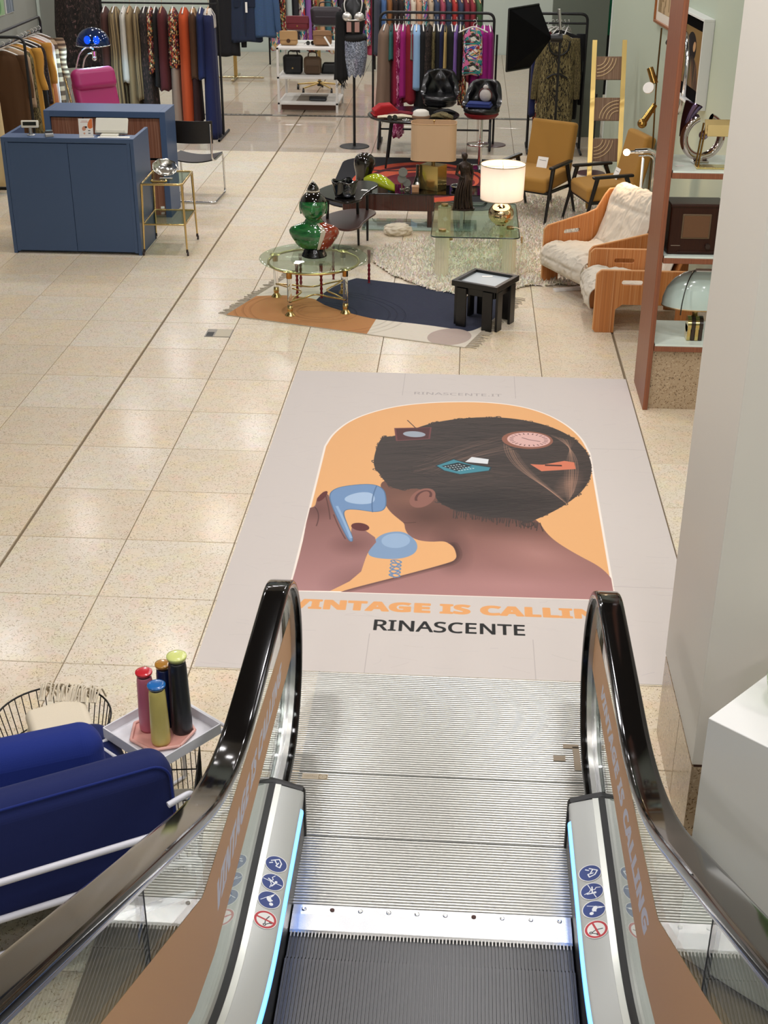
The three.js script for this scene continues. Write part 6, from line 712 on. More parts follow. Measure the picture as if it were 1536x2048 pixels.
{ // fluted glass table, lamp, bronze
  const t = thing('fluted_glass_table', 'square thick glass table on four cream fluted columns', 'coffee table', [2.5, 0, -0.66]);
  part('glass_top', EX(SH(roundRect(-0.385, -0.63, 0.385, 0.63, 0.05)), 0.014, 0.003).rotateX(-Math.PI / 2).translate(0, 0.413, 0), glassM(0xe4f2e9), t);
  part('glass_edge', BEND(roundRect(-0.385, -0.63, 0.385, 0.63, 0.05).map(([a, b]) => [a, 0.407, b]), 0.0055, 0.001, true, 6), MT(0x16241c, { roughness: 0.1 }), t);
  const fl = []; for (let k = 0; k < 96; k++) { const u = k / 96 * 6.2832, R = 0.062 - 0.006 * Math.abs(Math.sin(u * 8)); fl.push([R * Math.cos(u), R * Math.sin(u)]); } const col = EX(SH(fl), 0.395, 0).rotateX(-Math.PI / 2); col.translate(0, 0.2075, 0);
  const cream = MT(0xe2dbc0, { roughness: 0.55 }); for (const [x, z] of [[-0.29, 0.43], [0.31, 0.3], [0.3, -0.5], [-0.29, -0.5]]) { const c = part('column', col, cream, t); c.position.set(x, 0, z); part('cap', LA([[0, 0.43], [0.03, 0.43], [0.034, 0.426], [0.034, 0.404], [0, 0.404]], 28), MT(0x9a7f4e, { roughness: 0.35, metalness: 0.9 }), c); part('base', LA([[0, 0.01], [0.066, 0.01], [0.066, 0], [0, 0]], 32), cream, c); }
  part('side_knob', [at(CY(0.016, 0.012, 0.03, 0, 0, 0), -0.226, 0.335, 0.4, 0, 0, -1.57), at(CY(0.016, 0.012, 0.03, 0, 0, 0), 0.246, 0.335, 0.3, 0, 0, 1.57)], MT(0x9a7f4e, { roughness: 0.35, metalness: 0.9 }), t); part('price_tag', at(BX(0.035, 0.035, 0.001, 0, 0, 0, 0), -0.28, 0.3, -0.43, 0.1, -0.2, 0.6), paper, t);
  let o = thing('table_lamp', 'white drum shade table lamp on a mirrored gold globe base', 'table lamp', [2.725, 0.42, -0.45]); part('base', [SP(0.114, 0, 0.1, 0, 1, 0.88, 1, 40), CY(0.05, 0.05, 0.012, 0, 0, 0, 32)], MT(0xe2c9a0, { roughness: 0.04, metalness: 1 }), o); part('neck', [CY(0.012, 0.012, 0.08, 0, 0.18, 0), CY(0.045, 0.006, 0.02, 0, 0.192, 0)], brass, o);
  const shd = LA([[0.19, 0.235], [0.197, 0.535], [0.193, 0.535], [0.186, 0.235], [0.19, 0.235]], 64); part('shade', shd, MT(0xf3eee8, { roughness: 0.85, transmission: 0.4, thickness: 0, side: THREE.DoubleSide }), o); for (const [y, r] of [[0.235, 0.189], [0.535, 0.196]]) part('shade_rim', TO(r, 0.004, 0, y, 0), MT(0xa89878, { roughness: 0.6 }), o);
  part('bulb', [SP(0.032, 0, 0.38, 0, 1, 1.2, 1), CY(0.014, 0.014, 0.09, 0, 0.25, 0)], MT(0xffffff, { emissive: 0xffe2c4, emissiveIntensity: 7 }), o); const pl = new THREE.PointLight(0xffe8d8, 0.4); pl.position.set(0, 0.38, 0); pl.castShadow = true; o.add(pl); part('shade_spider', [ROD([-0.193, 0.515, 0], [0.193, 0.515, 0], 0.003), ROD([0, 0.515, -0.193], [0, 0.515, 0.193], 0.003), ROD([0, 0.24, 0], [0, 0.52, 0], 0.004)], brass, o);
  const cd = thing('lamp_cable', 'thin pale lamp cable trailing from the glass table over the shaggy rug', 'cable'); part('cable', TU([[2.8, 0.425, -0.35], [2.895, 0.424, -0.28], [2.915, 0.3, -0.25], [2.9, 0.05, -0.2], [3.0, 0.035, -0.35], [3.1, 0.034, -0.2], [3.06, 0.034, 0.0], [2.94, 0.03, 0.08]], 0.0035, 60), MT(0xcfc0a0, { roughness: 0.5 }), cd); part('switch', RB(0.016, 0.06, 0.022, 0.006).translate(2.912, 0.34, -0.252), MT(0xb89868, { roughness: 0.5 }), cd);
  // bronze figure
  o = thing('bronze_statue', 'dark bronze statuette of a standing draped woman on the fluted glass table', 'statue', [2.39, 0.42, -1.02], 0.25); const bz = MT(0x33271f, { roughness: 0.38, metalness: 0.55 });
  const N = 44, rg = (y, cx, cz, rx, rz, fold = 0, ph = 0) => { const r = []; for (let k = 0; k < N; k++) { const u = k / N * 6.2832, f = 1 + fold * (Math.sin(u * 7 + ph + y * 9) * 0.6 + Math.sin(u * 11 + y * 22) * 0.4); r.push([cx + rx * f * Math.cos(u), y, cz + rz * f * Math.sin(u)]); } return r; };
  part('figure', [SKIN([rg(0, -0.01, 0, 0.092, 0.07, 0.14), rg(0.03, -0.01, 0, 0.084, 0.065, 0.16), rg(0.1, -0.006, 0, 0.072, 0.056, 0.18), rg(0.17, 0.0, 0.005, 0.068, 0.055, 0.15), rg(0.23, 0.006, 0.006, 0.066, 0.054, 0.1), rg(0.275, 0.01, 0.003, 0.065, 0.052, 0.05), rg(0.31, 0.008, 0, 0.05, 0.04, 0.02), rg(0.34, 0.004, 0, 0.047, 0.037), rg(0.37, 0.0, 0.002, 0.054, 0.042), rg(0.395, -0.002, 0.003, 0.058, 0.042), rg(0.412, -0.003, 0, 0.06, 0.034), rg(0.425, -0.003, -0.002, 0.04, 0.028), rg(0.434, -0.003, -0.002, 0.018, 0.018), rg(0.452, -0.004, 0, 0.0155, 0.0165), rg(0.46, -0.005, 0.002, 0.02, 0.022), rg(0.475, -0.006, 0.004, 0.0265, 0.031), rg(0.492, -0.007, 0.002, 0.029, 0.033), rg(0.505, -0.008, 0, 0.025, 0.028), rg(0.514, -0.008, -0.002, 0.012, 0.014)]), SP(0.016, -0.012, 0.5, -0.034), SP(0.02, -0.022, 0.385, 0.034, 1, 0.9, 0.8), SP(0.02, 0.02, 0.385, 0.034, 1, 0.9, 0.8),
    ROD([0.055, 0.405, -0.004], [0.075, 0.32, -0.008], 0.017, 0.013), SP(0.0145, 0.075, 0.32, -0.008), ROD([0.075, 0.32, -0.008], [0.06, 0.24, 0.02], 0.0135, 0.009), SP(0.012, 0.058, 0.23, 0.024), ROD([-0.06, 0.405, -0.004], [-0.078, 0.325, 0.004], 0.017, 0.013), SP(0.0145, -0.078, 0.325, 0.004), ROD([-0.078, 0.325, 0.004], [-0.035, 0.3, 0.06], 0.0135, 0.009), SP(0.012, -0.03, 0.3, 0.062), SP(0.007, -0.005, 0.478, 0.036, 0.7, 1.2, 1)], bz, o); const dr = []; for (let i = 0; i < 7; i++) dr.push(TU([[0.05 - i * 0.018, 0.27, 0.045 + 0.006 * Math.sin(i)], [0.04 - i * 0.022, 0.18, 0.06], [0.05 - i * 0.026, 0.08, 0.062], [0.07 - i * 0.03, 0.01, 0.068]], 0.008, 20, false, 6)); part('drapery', dr, bz, o); part('plinth', LA([[0, 0.012], [0.1, 0.012], [0.105, 0.0], [0, 0]], 24), bz, o);
}
{ // black side table, square, turned
  const t = thing('black_side_table', 'black square side table with board legs and a pale mirrored top', 'side table', [2.585, 0, 1.055], -0.48); const bk = MT(0x0e0d0c, { roughness: 0.32 });
  const a = 0.2; part('tray_frame', [BX(2 * a, 0.045, 0.035, 0, 0.355, a - 0.0175), BX(2 * a, 0.045, 0.035, 0, 0.355, -a + 0.0175), BX(0.035, 0.045, 2 * a - 0.07, a - 0.0175, 0.355, 0), BX(0.035, 0.045, 2 * a - 0.07, -a + 0.0175, 0.355, 0)], bk, t); part('lower_frame', [BX(0.34, 0.06, 0.03, 0, 0.3, 0.155), BX(0.34, 0.06, 0.03, 0, 0.3, -0.155), BX(0.03, 0.06, 0.28, 0.155, 0.3, 0), BX(0.03, 0.06, 0.28, -0.155, 0.3, 0)], bk, t);
  part('mirror_top', BX(0.335, 0.006, 0.335, 0, 0.352, 0, 0.001), MT(0xbcc4c6, { roughness: 0.4 }), t); for (const s of [-1, 1]) for (const q of [-1, 1]) { part('leg', [BT(0.085, 0.325, 0.022, s * 0.115, 0, q * 0.183), BT(0.022, 0.325, 0.085, s * 0.183, 0, q * 0.115)], bk, t); }
  const p = thing('price_card', 'white price card lying on the pale top of the black side table', 'price card', [2.6, 0.3555, 0.95], 0.1); part('card', BT(0.085, 0.002, 0.035, 0, 0, 0, 0), paper, p);
}
// ------------------------------------------------------------------ armchairs
const mustard = cloth('#a67a36', { bumpScale: 0.0009 });
{
  const chair = (label, x, z, turn, card) => {
    const t = thing('mustard_armchair', label, 'armchair', [x, 0, z], turn), bk = MT(0x121010, { roughness: 0.35 });   // faces +z
    part('seat', at(RB(0.52, 0.15, 0.52, 0.04), 0, 0.4, 0.02, 0, 0.08), mustard, t); part('backrest', at(RB(0.5, 0.54, 0.12, 0.035), 0, 0.66, -0.29, 0, -0.22), mustard, t);
    part('seat_frame', [BX(0.54, 0.03, 0.03, 0, 0.31, 0.24), BX(0.03, 0.03, 0.5, 0.255, 0.31, -0.01), BX(0.03, 0.03, 0.5, -0.255, 0.31, -0.01)], bk, t);
    for (const s of [-1, 1]) { part('leg', ROD([s * 0.3, 0, 0.33], [s * 0.295, 0.56, 0.2], 0.013, 0.024, 8), bk, t); part('leg', ROD([s * 0.29, 0, -0.34], [s * 0.29, 0.56, -0.1], 0.013, 0.024, 8), bk, t); part('armrest', at(RB(0.055, 0.028, 0.42, 0.012), s * 0.295, 0.57, 0.04, 0, 0.03), bk, t); }
    const c = thing('price_card', card, 'price card', [x, 0.47, z], turn); part('card', at(BX(0.12, 0.11, 0.002, 0, 0, 0, 0), 0, 0.065, -0.11, 0, -0.35), paper, c); part('print', at(BX(0.08, 0.004, 0.0005, 0, 0, 0, 0), 0, 0.085, -0.1155, 0, -0.35), MT(0x6a6a6a), c);
    return t;
  };
  chair('mustard armchair with black arms standing before the leopard dress rack', 3.13, -2.5, -0.55, 'white card leaning on the back of the left mustard armchair'); chair('mustard armchair seen from the side beside the brass ladder', 3.8, -2.1, -1.3, 'white card leaning on the back of the right mustard armchair');
}
{ // plywood lounge chairs with sheepskin
  const teak = MT(0xffffff, { map: woodTex('#c07a40', '#8a4a22', 121, 0.7), roughness: 0.38 }), ply = MT(0xd9a06a, { roughness: 0.5 });
  const skinM = MT(0xe0d6c4, { roughness: 1, sheen: 0.4, bumpMap: grainBump(44, 7000, 0.8), bumpScale: 0.005 });
  const mk = (label, x, z, turn, gap, arm, skinLab) => {
    const t = thing('plywood_chair', label, 'armchair', [x, 0, z], turn);  // local: front at x = 0, back towards +x, left panel z = -gap, near panel z = 0
    const D = 0.8, H = 0.5; const outline = [[0.012, 0], [0, 0.02], [0, H - 0.03], [0.03, H], [0.42, H + arm], [0.52, H + arm + 0.03], [0.6, 0.72], [0.64, 0.765], [0.7, 0.765], [D, 0.42], [D, 0], [0.63, 0], [0.63, 0.19], [0.6, 0.23], [0.21, 0.23], [0.16, 0.19], [0.16, 0]];
    const o2 = [[0.012, 0], [0, 0.02], [0, H - 0.03], [0.03, H], [D, H + arm], [D, 0], [0.63, 0], [0.63, 0.19], [0.6, 0.23], [0.21, 0.23], [0.16, 0.19], [0.16, 0]];
    const sl = roundRect(0.19, 0.385 + arm * 0.35, 0.36, 0.43 + arm * 0.35, 0.021).reverse();
    for (const [zz, o] of [[0, arm ? o2 : o2], [-gap, arm ? outline : o2]]) { const p = part('side_panel', EX(SH(o, [sl]), 0.022, 0.003), teak, t); p.position.z = zz; const e = part('ply_edge', BEND(o.slice(1, arm && zz ? 9 : 5).map(([a, b]) => [a - 0.001, b + 0.0005, 0]), 0.0085, 0.01, false, 6), ply, p); e.userData.label = 'pale plywood edge'; }
    part('seat_board', [at(BX(0.56, 0.02, gap - 0.024, 0, 0, 0), 0.3, 0.3, -gap / 2, 0, 0, -0.14), at(BX(0.02, 0.5, gap - 0.024, 0, 0, 0), 0.62, 0.5, -gap / 2, 0, 0, -0.3)], teak, t);
    // sheepskin draped over back and seat
    const s = thing('sheepskin', skinLab, 'sheepskin', [x, 0, z], turn), pth = [[-0.03, 0.17], [-0.045, 0.24], [-0.035, 0.31], [0.02, 0.352], [0.12, 0.352], [0.26, 0.33], [0.4, 0.318], [0.49, 0.345], [0.54, 0.43], [0.585, 0.56], [0.63, 0.69], [0.67, 0.78], [0.71, 0.805], [0.745, 0.77], [0.765, 0.68]].map(([a, b]) => V(a, b, 0)), cv = new THREE.CatmullRomCurve3(pth).getPoints(110), nu = 64, pos = [], idx = [];
    const top = [], bot = []; for (let i = 0; i <= 110; i++) { const a = cv[Math.max(0, i - 1)], b = cv[Math.min(110, i + 1)], T = b.clone().sub(a).normalize(), nx = -T.y, ny = T.x; for (let k = 0; k <= nu; k++) { const w = k / nu, zz = -0.035 - w * (gap - 0.07), edge = Math.min(1, Math.min(w, 1 - w) * 9, i / 5, (110 - i) / 5), seamA = Math.exp(-((((w * 3.0) % 1 - 0.5) / 0.045) ** 2)), seamB = Math.exp(-((((i / 110 * 5.0) % 1 - 0.5) / 0.05) ** 2)); const h = 0.004 + edge * (0.03 + 0.012 * noise.noise(i * 0.16, w * 10, x) + 0.008 * noise.noise(i * 0.5, w * 32, 2) - 0.014 * Math.max(seamA, seamB)); const wz = 0.018 * noise.noise(i * 0.12, k < nu / 2 ? 1 : 9, 4) * (k === 0 || k === nu ? 1 : 0.3); top.push(cv[i].x + nx * h, cv[i].y + ny * h, zz + wz); bot.push(cv[i].x - nx * 0.001, cv[i].y - ny * 0.001, zz + wz); } }
    pos.push(...top, ...bot); const M = 111 * (nu + 1); for (let i = 0; i < 110; i++) for (let k = 0; k < nu; k++) { const a = i * (nu + 1) + k, b = a + 1, c = a + nu + 1, d = c + 1; idx.push(a, c, b, b, c, d, M + a, M + b, M + c, M + b, M + d, M + c); } const rim = (a, b) => idx.push(a, b, M + a, b, M + b, M + a); for (let i = 0; i < 110; i++) { rim(i * (nu + 1), (i + 1) * (nu + 1)); rim((i + 1) * (nu + 1) + nu, i * (nu + 1) + nu); } for (let k = 0; k < nu; k++) { rim(k + 1, k); rim(110 * (nu + 1) + k, 110 * (nu + 1) + k + 1); }
    const g = new THREE.BufferGeometry(); g.setAttribute('position', new THREE.Float32BufferAttribute(pos, 3)); g.setIndex(idx); g.computeVertexNormals(); part('fleece', boxUV(g), skinM, s); return t;
  };
  mk('orange plywood lounge chair with slotted sides and a tall sheepskin back', 3.44, 0.53, 0.48, 0.74, 0.07, 'cream sheepskin draped over the back of the far plywood chair');
  mk('orange plywood lounge chair nearest the shelf post, slots in its flat sides', 3.447, 1.2, 0, 0.62, 0, 'cream sheepskin on the seat of the near plywood chair');
  const hl = thing('price_sign', 'long white sign lying on the floor under the far plywood chair', 'sign', [3.32, 0, 0.1], 0.35); part('board', BT(0.26, 0.02, 0.06, 0, 0, 0, 0.003), white, hl);
}
// ------------------------------------------------------------------ right wall, pictures, ladder, lamps
{
  const wg = new THREE.Group(); const ang = Math.atan2(0.07, 1); wg.name = 'wall_right_001'; wg.userData.kind = 'structure'; wg.position.set(4.4, 0, 0); wg.rotation.y = ang; scene.add(wg);
  part('wall_face', BX(0.14, 4.4, 9.6, 0.07, 2.2, -0.3, 0.002), MT(0xb2bca8, { roughness: 0.6 }), wg); part('white_end', BX(0.16, 4.4, 0.05, 0.07, 2.2, -5.13, 0.003), MT(0xd2d8cf, { roughness: 0.5 }), wg);
  const onWall = (n, lab, z, y, w, h, img, frame, o = {}) => { const p = V(0, y, z).applyAxisAngle(V(0, 1, 0), ang).add(V(4.4, 0, 0)); const t = thing(n, lab, 'picture', [p.x, p.y, p.z], ang - Math.PI / 2); const d = o.depth || 0.04, b = o.border || 0.03; part('frame', [BX(w, b, d, 0, h / 2 - b / 2, d / 2, 0.003), BX(w, b, d, 0, -h / 2 + b / 2, d / 2, 0.003), BX(b, h - 2 * b, d, w / 2 - b / 2, 0, d / 2, 0.003), BX(b, h - 2 * b, d, -w / 2 + b / 2, 0, d / 2, 0.003)], frame, t); part('mat_board', BX(w - 2 * b, h - 2 * b, 0.01, 0, 0, d * 0.4, 0), o.mat || MT(0x121110, { roughness: 0.5 }), t); const g = new THREE.PlaneGeometry((w - 2 * b) * (o.in || 0.66), (h - 2 * b) * (o.in || 0.72)); g.translate(0, 0, d * 0.4 + 0.006); part('print', g, MT(0xffffff, { map: img, roughness: 0.8, specularIntensity: 0.2 }), t); return t; };
  const por = tex(256, 384, 0, (x, w, h) => { x.fillStyle = '#7a6038'; x.fillRect(0, 0, w, h); x.fillStyle = '#1d1613'; x.beginPath(); x.ellipse(100, 130, 70, 100, 0, 0, 7); x.fill(); x.fillRect(24, 130, 90, 150); x.fillStyle = '#b08a62'; x.beginPath(); x.ellipse(140, 118, 19, 34, 0.15, 0, 7); x.fill(); x.fillStyle = '#2f2722'; x.beginPath(); x.moveTo(20, 384); x.bezierCurveTo(30, 220, 90, 190, 120, 180); x.bezierCurveTo(190, 200, 220, 260, 230, 384); x.fill(); x.fillStyle = '#6b5540'; x.beginPath(); x.moveTo(110, 200); x.lineTo(160, 384); x.lineTo(90, 384); x.fill(); const r = rng(6); for (let i = 0; i < 120; i++) { x.strokeStyle = `rgba(${60 + r() * 90},${50 + r() * 70},${40 + r() * 40},0.4)`; x.lineWidth = 2; const a = 40 + r() * 170; x.beginPath(); x.moveTo(a, 190 + r() * 60); x.lineTo(a + (r() - 0.5) * 50, 384); x.stroke(); } });
  onWall('framed_portrait', 'portrait print with wide black mount in a deep white frame above the shelf', -0.72, 1.83, 0.98, 0.72, por, MT(0xd8d9d4, { roughness: 0.4 }), { border: 0.02, depth: 0.09, in: 0.7, mat: MT(0x050404, { roughness: 1, specularIntensity: 0.1 }) });
  const ab = tex(128, 192, 0, (x, w, h) => { const r = rng(7); x.fillStyle = '#a08a68'; x.fillRect(0, 0, w, h); for (let i = 0; i < 60; i++) { x.fillStyle = r() < 0.5 ? '#8a7352' : '#b9a07c'; x.fillRect(r() * w, r() * h, 6 + r() * 14, 20 + r() * 50); } });
  onWall('framed_print', 'tan abstract print in a thin copper frame left of the wooden post', -2.15, 2.35, 0.8, 0.85, ab, MT(0xa86a3c, { roughness: 0.35, metalness: 0.5 }), { mat: MT(0xd8d0c0), border: 0.025, in: 0.8 });
  onWall('wooden_panel_picture', 'brown wooden relief panel hanging behind the brass spot lamp', -1.55, 1.35, 0.55, 0.8, ab, MT(0x7a5638, { roughness: 0.5 }), { mat: MT(0x8a6a48), border: 0.06, in: 0.7 });
  { const p = V(0, 1.66, -1.0).applyAxisAngle(V(0, 1, 0), ang).add(V(4.4, 0, 0)), t = thing('oval_mirror', 'narrow oval chrome rimmed mirror on the wall left of the framed portrait', 'mirror', [p.x, p.y, p.z], ang - Math.PI / 2); const f = new THREE.TorusGeometry(0.33, 0.022, 12, 64); f.scale(0.6, 1, 1.6); f.translate(0, 0, 0.045); part('rim', f, chrome, t); const g = CY(0.33, 0.33, 0.02, 0, 0, 0, 48); g.rotateX(Math.PI / 2); g.scale(0.6, 1, 1); g.translate(0, 0, 0.01); part('mirror_glass', g, MT(0xdfe4e2, { roughness: 0.03, metalness: 1 }), t); }
  // ladder shaped brass and wood piece, leaning
  const t = thing('brass_ladder', 'leaning brass ladder with three carved wooden square rungs', 'ladder', [3.86, 0, -2.75], -0.06); t.rotation.x = -0.4 * 0.9; 
  const br = MT(0xc9ad6a, { roughness: 0.32, metalness: 1 }), cw = MT(0xffffff, { map: woodTex('#7a5a40', '#4a3424', 131, 0.3), roughness: 0.6 }), rl = MT(0xc4a67c, { roughness: 0.5 });
  for (const s of [-1, 1]) { const R = []; for (let i = 0; i <= 40; i++) { const y = i / 40 * 1.76, b = 0.02 * Math.exp(-(((y - 1.15) / 0.05) ** 2)) + 0.02 * Math.exp(-(((y - 0.4) / 0.05) ** 2)); R.push([[s * 0.155 - 0.024, y, b - 0.012], [s * 0.155 + 0.024, y, b - 0.012], [s * 0.155 + 0.024, y, b + 0.012], [s * 0.155 - 0.024, y, b + 0.012]]); } part('side_rail', boxUV(toCreasedNormals(SKIN(R), 0.6)), br, t); }
  [[1.475, 0], [1.055, 1], [0.635, 0]].forEach(([y, flip]) => { const p = part('rung_panel', BX(0.265, 0.235, 0.03, 0, y, 0, 0.004), cw, t); const arcs = []; for (const r of [0.09, 0.125, 0.16, 0.195]) { const g = new THREE.TorusGeometry(r, 0.006, 6, 24, Math.PI / 2 * 0.96); if (flip) { g.rotateZ(Math.PI / 2); g.translate(0.12, y - 0.11, 0.015); } else { g.rotateZ(-Math.PI / 2); g.translate(-0.12, y + 0.11, 0.015); } arcs.push(g); } part('carved_arc', arcs, rl, p); });
  // brass spot lamp on a pole
  const l = thing('brass_spot_lamp', 'slim brass floor lamp with two turnable spot heads by the wooden post', 'floor lamp', [4.13, 0, -1.5]); const bq = MT(0xa98246, { roughness: 0.2, metalness: 1 });
  part('pole', TU([[0.02, 0.01, 0], [0.02, 0.9, 0], [0.0, 1.5, 0], [0.0, 1.98, 0]], 0.008, 30), MT(0x6a5230, { roughness: 0.3, metalness: 0.9 }), l); part('base', LA([[0, 0.02], [0.11, 0.015], [0.115, 0], [0, 0]], 32), bq, l); part('top_loop', TU([[0.06, 1.72, 0.05], [0.09, 1.85, 0.05], [0.07, 1.9, 0.05], [0.045, 1.86, 0.05], [0.06, 1.84, 0.05]], 0.006, 30), black, l);
  part('spot_head', [ROD([-0.02, 1.5, 0.03], [-0.07, 1.63, -0.02], 0.034, 0.03, 20)], bq, l); part('spot_disc', at(CY(0.052, 0.052, 0.02, 0, 0, 0, 32), -0.07, 1.46, 0.05, -0.5, 1.1), MT(0xe8e6e0, { roughness: 0.4 }), l); part('spot_head', [ROD([0.0, 1.31, 0.03], [-0.1, 1.17, 0.1], 0.026, 0.032, 20), SP(0.045, -0.11, 1.155, 0.105)], bq, l); part('joint', [ROD([0, 1.5, 0], [-0.04, 1.52, 0.02], 0.01), ROD([0, 1.24, 0], [-0.04, 1.25, 0.05], 0.01)], bq, l);
  // chrome arc lamp with a bare lit bulb
  const c = thing('chrome_arc_lamp', 'curved chrome tube lamp with a lit bare bulb beside the wooden post', 'floor lamp', [3.97, 0, -0.3]); part('tube', [BEND([[-0.13, 1.115, 0.0], [0.06, 1.13, 0], [0.06, 0.012, 0]], 0.022, 0.13, false, 16), BEND([[-0.1, 1.085, 0.03], [0.035, 1.09, 0.03], [0.035, 0.012, 0.03]], 0.008, 0.1)], chrome, c); part('base', LA([[0, 0.02], [0.1, 0.018], [0.11, 0], [0, 0]], 32), chrome, c); part('backplate', BX(0.012, 0.62, 0.08, -0.055, 0.75, 0, 0.003), MT(0xcfe0ee, { roughness: 0.15 }), c); part('socket', ROD([-0.12, 1.112, 0], [-0.17, 1.108, 0], 0.014), chrome, c);
  part('bulb', SP(0.028, -0.2, 1.105, 0), MT(0xffffff, { emissive: 0xffd2a0, emissiveIntensity: 30 }), c); const p = new THREE.PointLight(0xffdcb8, 0.4); p.position.set(-0.2, 1.105, 0); p.castShadow = true; c.add(p);
}
// ------------------------------------------------------------------ wooden shelf unit on the right
{
  const rw = woodTex('#8d5338', '#4e2414', 141, 0.3, '#b98058'), red = MT(0xffffff, { map: rw, roughness: 0.42 }), ledge = MT(0xe4efe4, { roughness: 0.3 });
  const t = thing('shelf_unit', 'tall open shelf unit with a reddish wood side post and pale green shelves', 'shelf', [3.672, 0, 2.82]);
  part('side_post', BT(0.033, 3.9, 0.54, 0, 0, -0.27, 0.003), red, t); for (const y of [1.6, 1.055, 0.455]) { const s = part('shelf_board', BX(0.86, 0.035, 0.53, 0.45, y - 0.0175, -0.27, 0.003), red, t); part('shelf_top', BX(0.85, 0.012, 0.52, 0.45, y + 0.006, -0.27, 0.002), ledge, s, 'pale green shelf surface'); }
  part('stone_plinth', [BT(0.86, 0.42, 0.02, 0.45, 0, -0.045, 0.002)], graniteM, t); part('far_post', BT(0.033, 3.9, 0.54, 0.9, 0, -0.27, 0.003), red, t);
  // things on the shelves
  const mauve = MT(0x9a8aa0, { roughness: 0.08, metalness: 1 });
  let o = thing('chrome_ring_lamp', 'mirrored chrome ring sculpture with a flared trumpet end on the top shelf', 'sculpture', [3.88, 1.613, 2.56], 0.05);
  part('ring', at(new THREE.TorusGeometry(0.125, 0.026, 20, 64, 5.6), 0.02, 0.165, 0, 0.2, 0, 1.9), MT(0xc9bcb8, { roughness: 0.04, metalness: 1 }), o); const fl = []; for (let j = 0; j <= 12; j++) { const v = j / 12, ring = [], R = 0.024 + 0.032 * v ** 2, cx = -0.105 - 0.01 * v + 0.06 * v * v, cy = 0.16 + 0.21 * v; for (let k = 0; k < 24; k++) { const u = k / 24 * 6.2832; ring.push([cx + R * Math.cos(u), cy - 0.35 * R * Math.cos(u), R * Math.sin(u)]); } fl.push(ring); } part('trumpet', SKIN(fl, false, false), MT(0x6a5a78, { roughness: 0.05, metalness: 1, side: THREE.DoubleSide }), o); part('ball', SP(0.03, 0.02, 0.18, 0.02), mauve, o); part('foot', [BT(0.1, 0.02, 0.09, 0.02, 0, 0, 0.006), CY(0.02, 0.03, 0.03, 0.02, 0.015, 0)], chrome, o);
  o = thing('brass_desk_lamp', 'angular brass desk lamp with a square gold shade on the top shelf', 'desk lamp', [3.92, 1.613, 2.66]); part('post', [ROD([-0.065, 0.01, 0.02], [-0.04, 0.27, 0.0], 0.006), ROD([-0.05, 0.01, 0.03], [-0.025, 0.27, 0.01], 0.006)], MT(0xb08848, { roughness: 0.15, metalness: 1 }), o); part('shade', at(BX(0.18, 0.012, 0.1, 0, 0, 0, 0.002), 0.055, 0.25, 0.03, 0, 0.9), brass, o); part('shade_front', at(BX(0.17, 0.07, 0.008, 0, 0, 0, 0.002), 0.06, 0.235, 0.07, 0, -0.2), brass, o); part('base', BT(0.24, 0.012, 0.1, 0.05, 0, 0.04, 0.003), MT(0xcdb878, { roughness: 0.15, metalness: 1 }), o);
  o = thing('radio', 'dark wood valve radio with a brown cloth grille on the middle shelf', 'radio', [3.885, 1.067, 2.66], 0.03); const rd = MT(0xffffff, { map: woodTex('#34190f', '#1b0c08', 151, 0.4, '#4a281c'), roughness: 0.3, specularIntensity: 0.5 }); part('cabinet', BT(0.34, 0.32, 0.2, 0, 0, 0, 0.012), rd, o); part('cornice', BT(0.35, 0.022, 0.21, 0, 0.305, 0, 0.008), rd, o); part('grille_frame', [BX(0.185, 0.16, 0.012, 0.0, 0.185, 0.1, 0.004)], MT(0x6e5a44, { roughness: 0.4, metalness: 0.4 }), o); part('grille_cloth', BX(0.165, 0.14, 0.012, 0.0, 0.185, 0.104, 0.002), cloth('#6b4a30'), o); part('knob', at(CY(0.018, 0.016, 0.022, 0, 0, 0, 24), 0.085, 0.06, 0.1, 0, Math.PI / 2), MT(0x3a2c26, { roughness: 0.25, metalness: 0.3 }), o); part('slot', BX(0.06, 0.004, 0.004, -0.12, 0.06, 0.1, 0.001), MT(0x8a7a6a), o); part('foot_rail', BX(0.26, 0.012, 0.016, 0.02, 0.02, 0.1, 0.004), rd, o);
  o = thing('mint_desk_lamp', 'mint glass half dome desk lamp with a striped brass foot on the lowest shelf', 'desk lamp', [3.99, 0.467, 2.62], 0.0); const dm = LA([[0.25, 0], [0.247, 0.05], [0.225, 0.12], [0.18, 0.18], [0.12, 0.22], [0.05, 0.24], [0, 0.244], [0, 0.24], [0.05, 0.235], [0.117, 0.216], [0.176, 0.177], [0.22, 0.118], [0.243, 0.05], [0.246, 0]], 48, 0, 0.22, 0); dm.scale(1, 1, 0.55); part('shade', dm, MT(0xd6eae2, { roughness: 0.15, transmission: 0.15, thickness: 0, clearcoat: 0.6 }), o); part('shade_rib', [at(new THREE.TorusGeometry(0.235, 0.004, 6, 40, Math.PI), -0.06, 0.222, 0.02, 1.15)], MT(0x3a3a36, { roughness: 0.3, metalness: 0.6 }), o); part('rim', TO(0.248, 0.005, 0, 0, 0).scale(1, 1, 0.55).translate(0, 0.22, 0), MT(0xb89a70, { roughness: 0.3, metalness: 0.8 }), o); part('top_strip', RB(0.14, 0.012, 0.05, 0.005).translate(0.02, 0.464, 0.02), white, o);
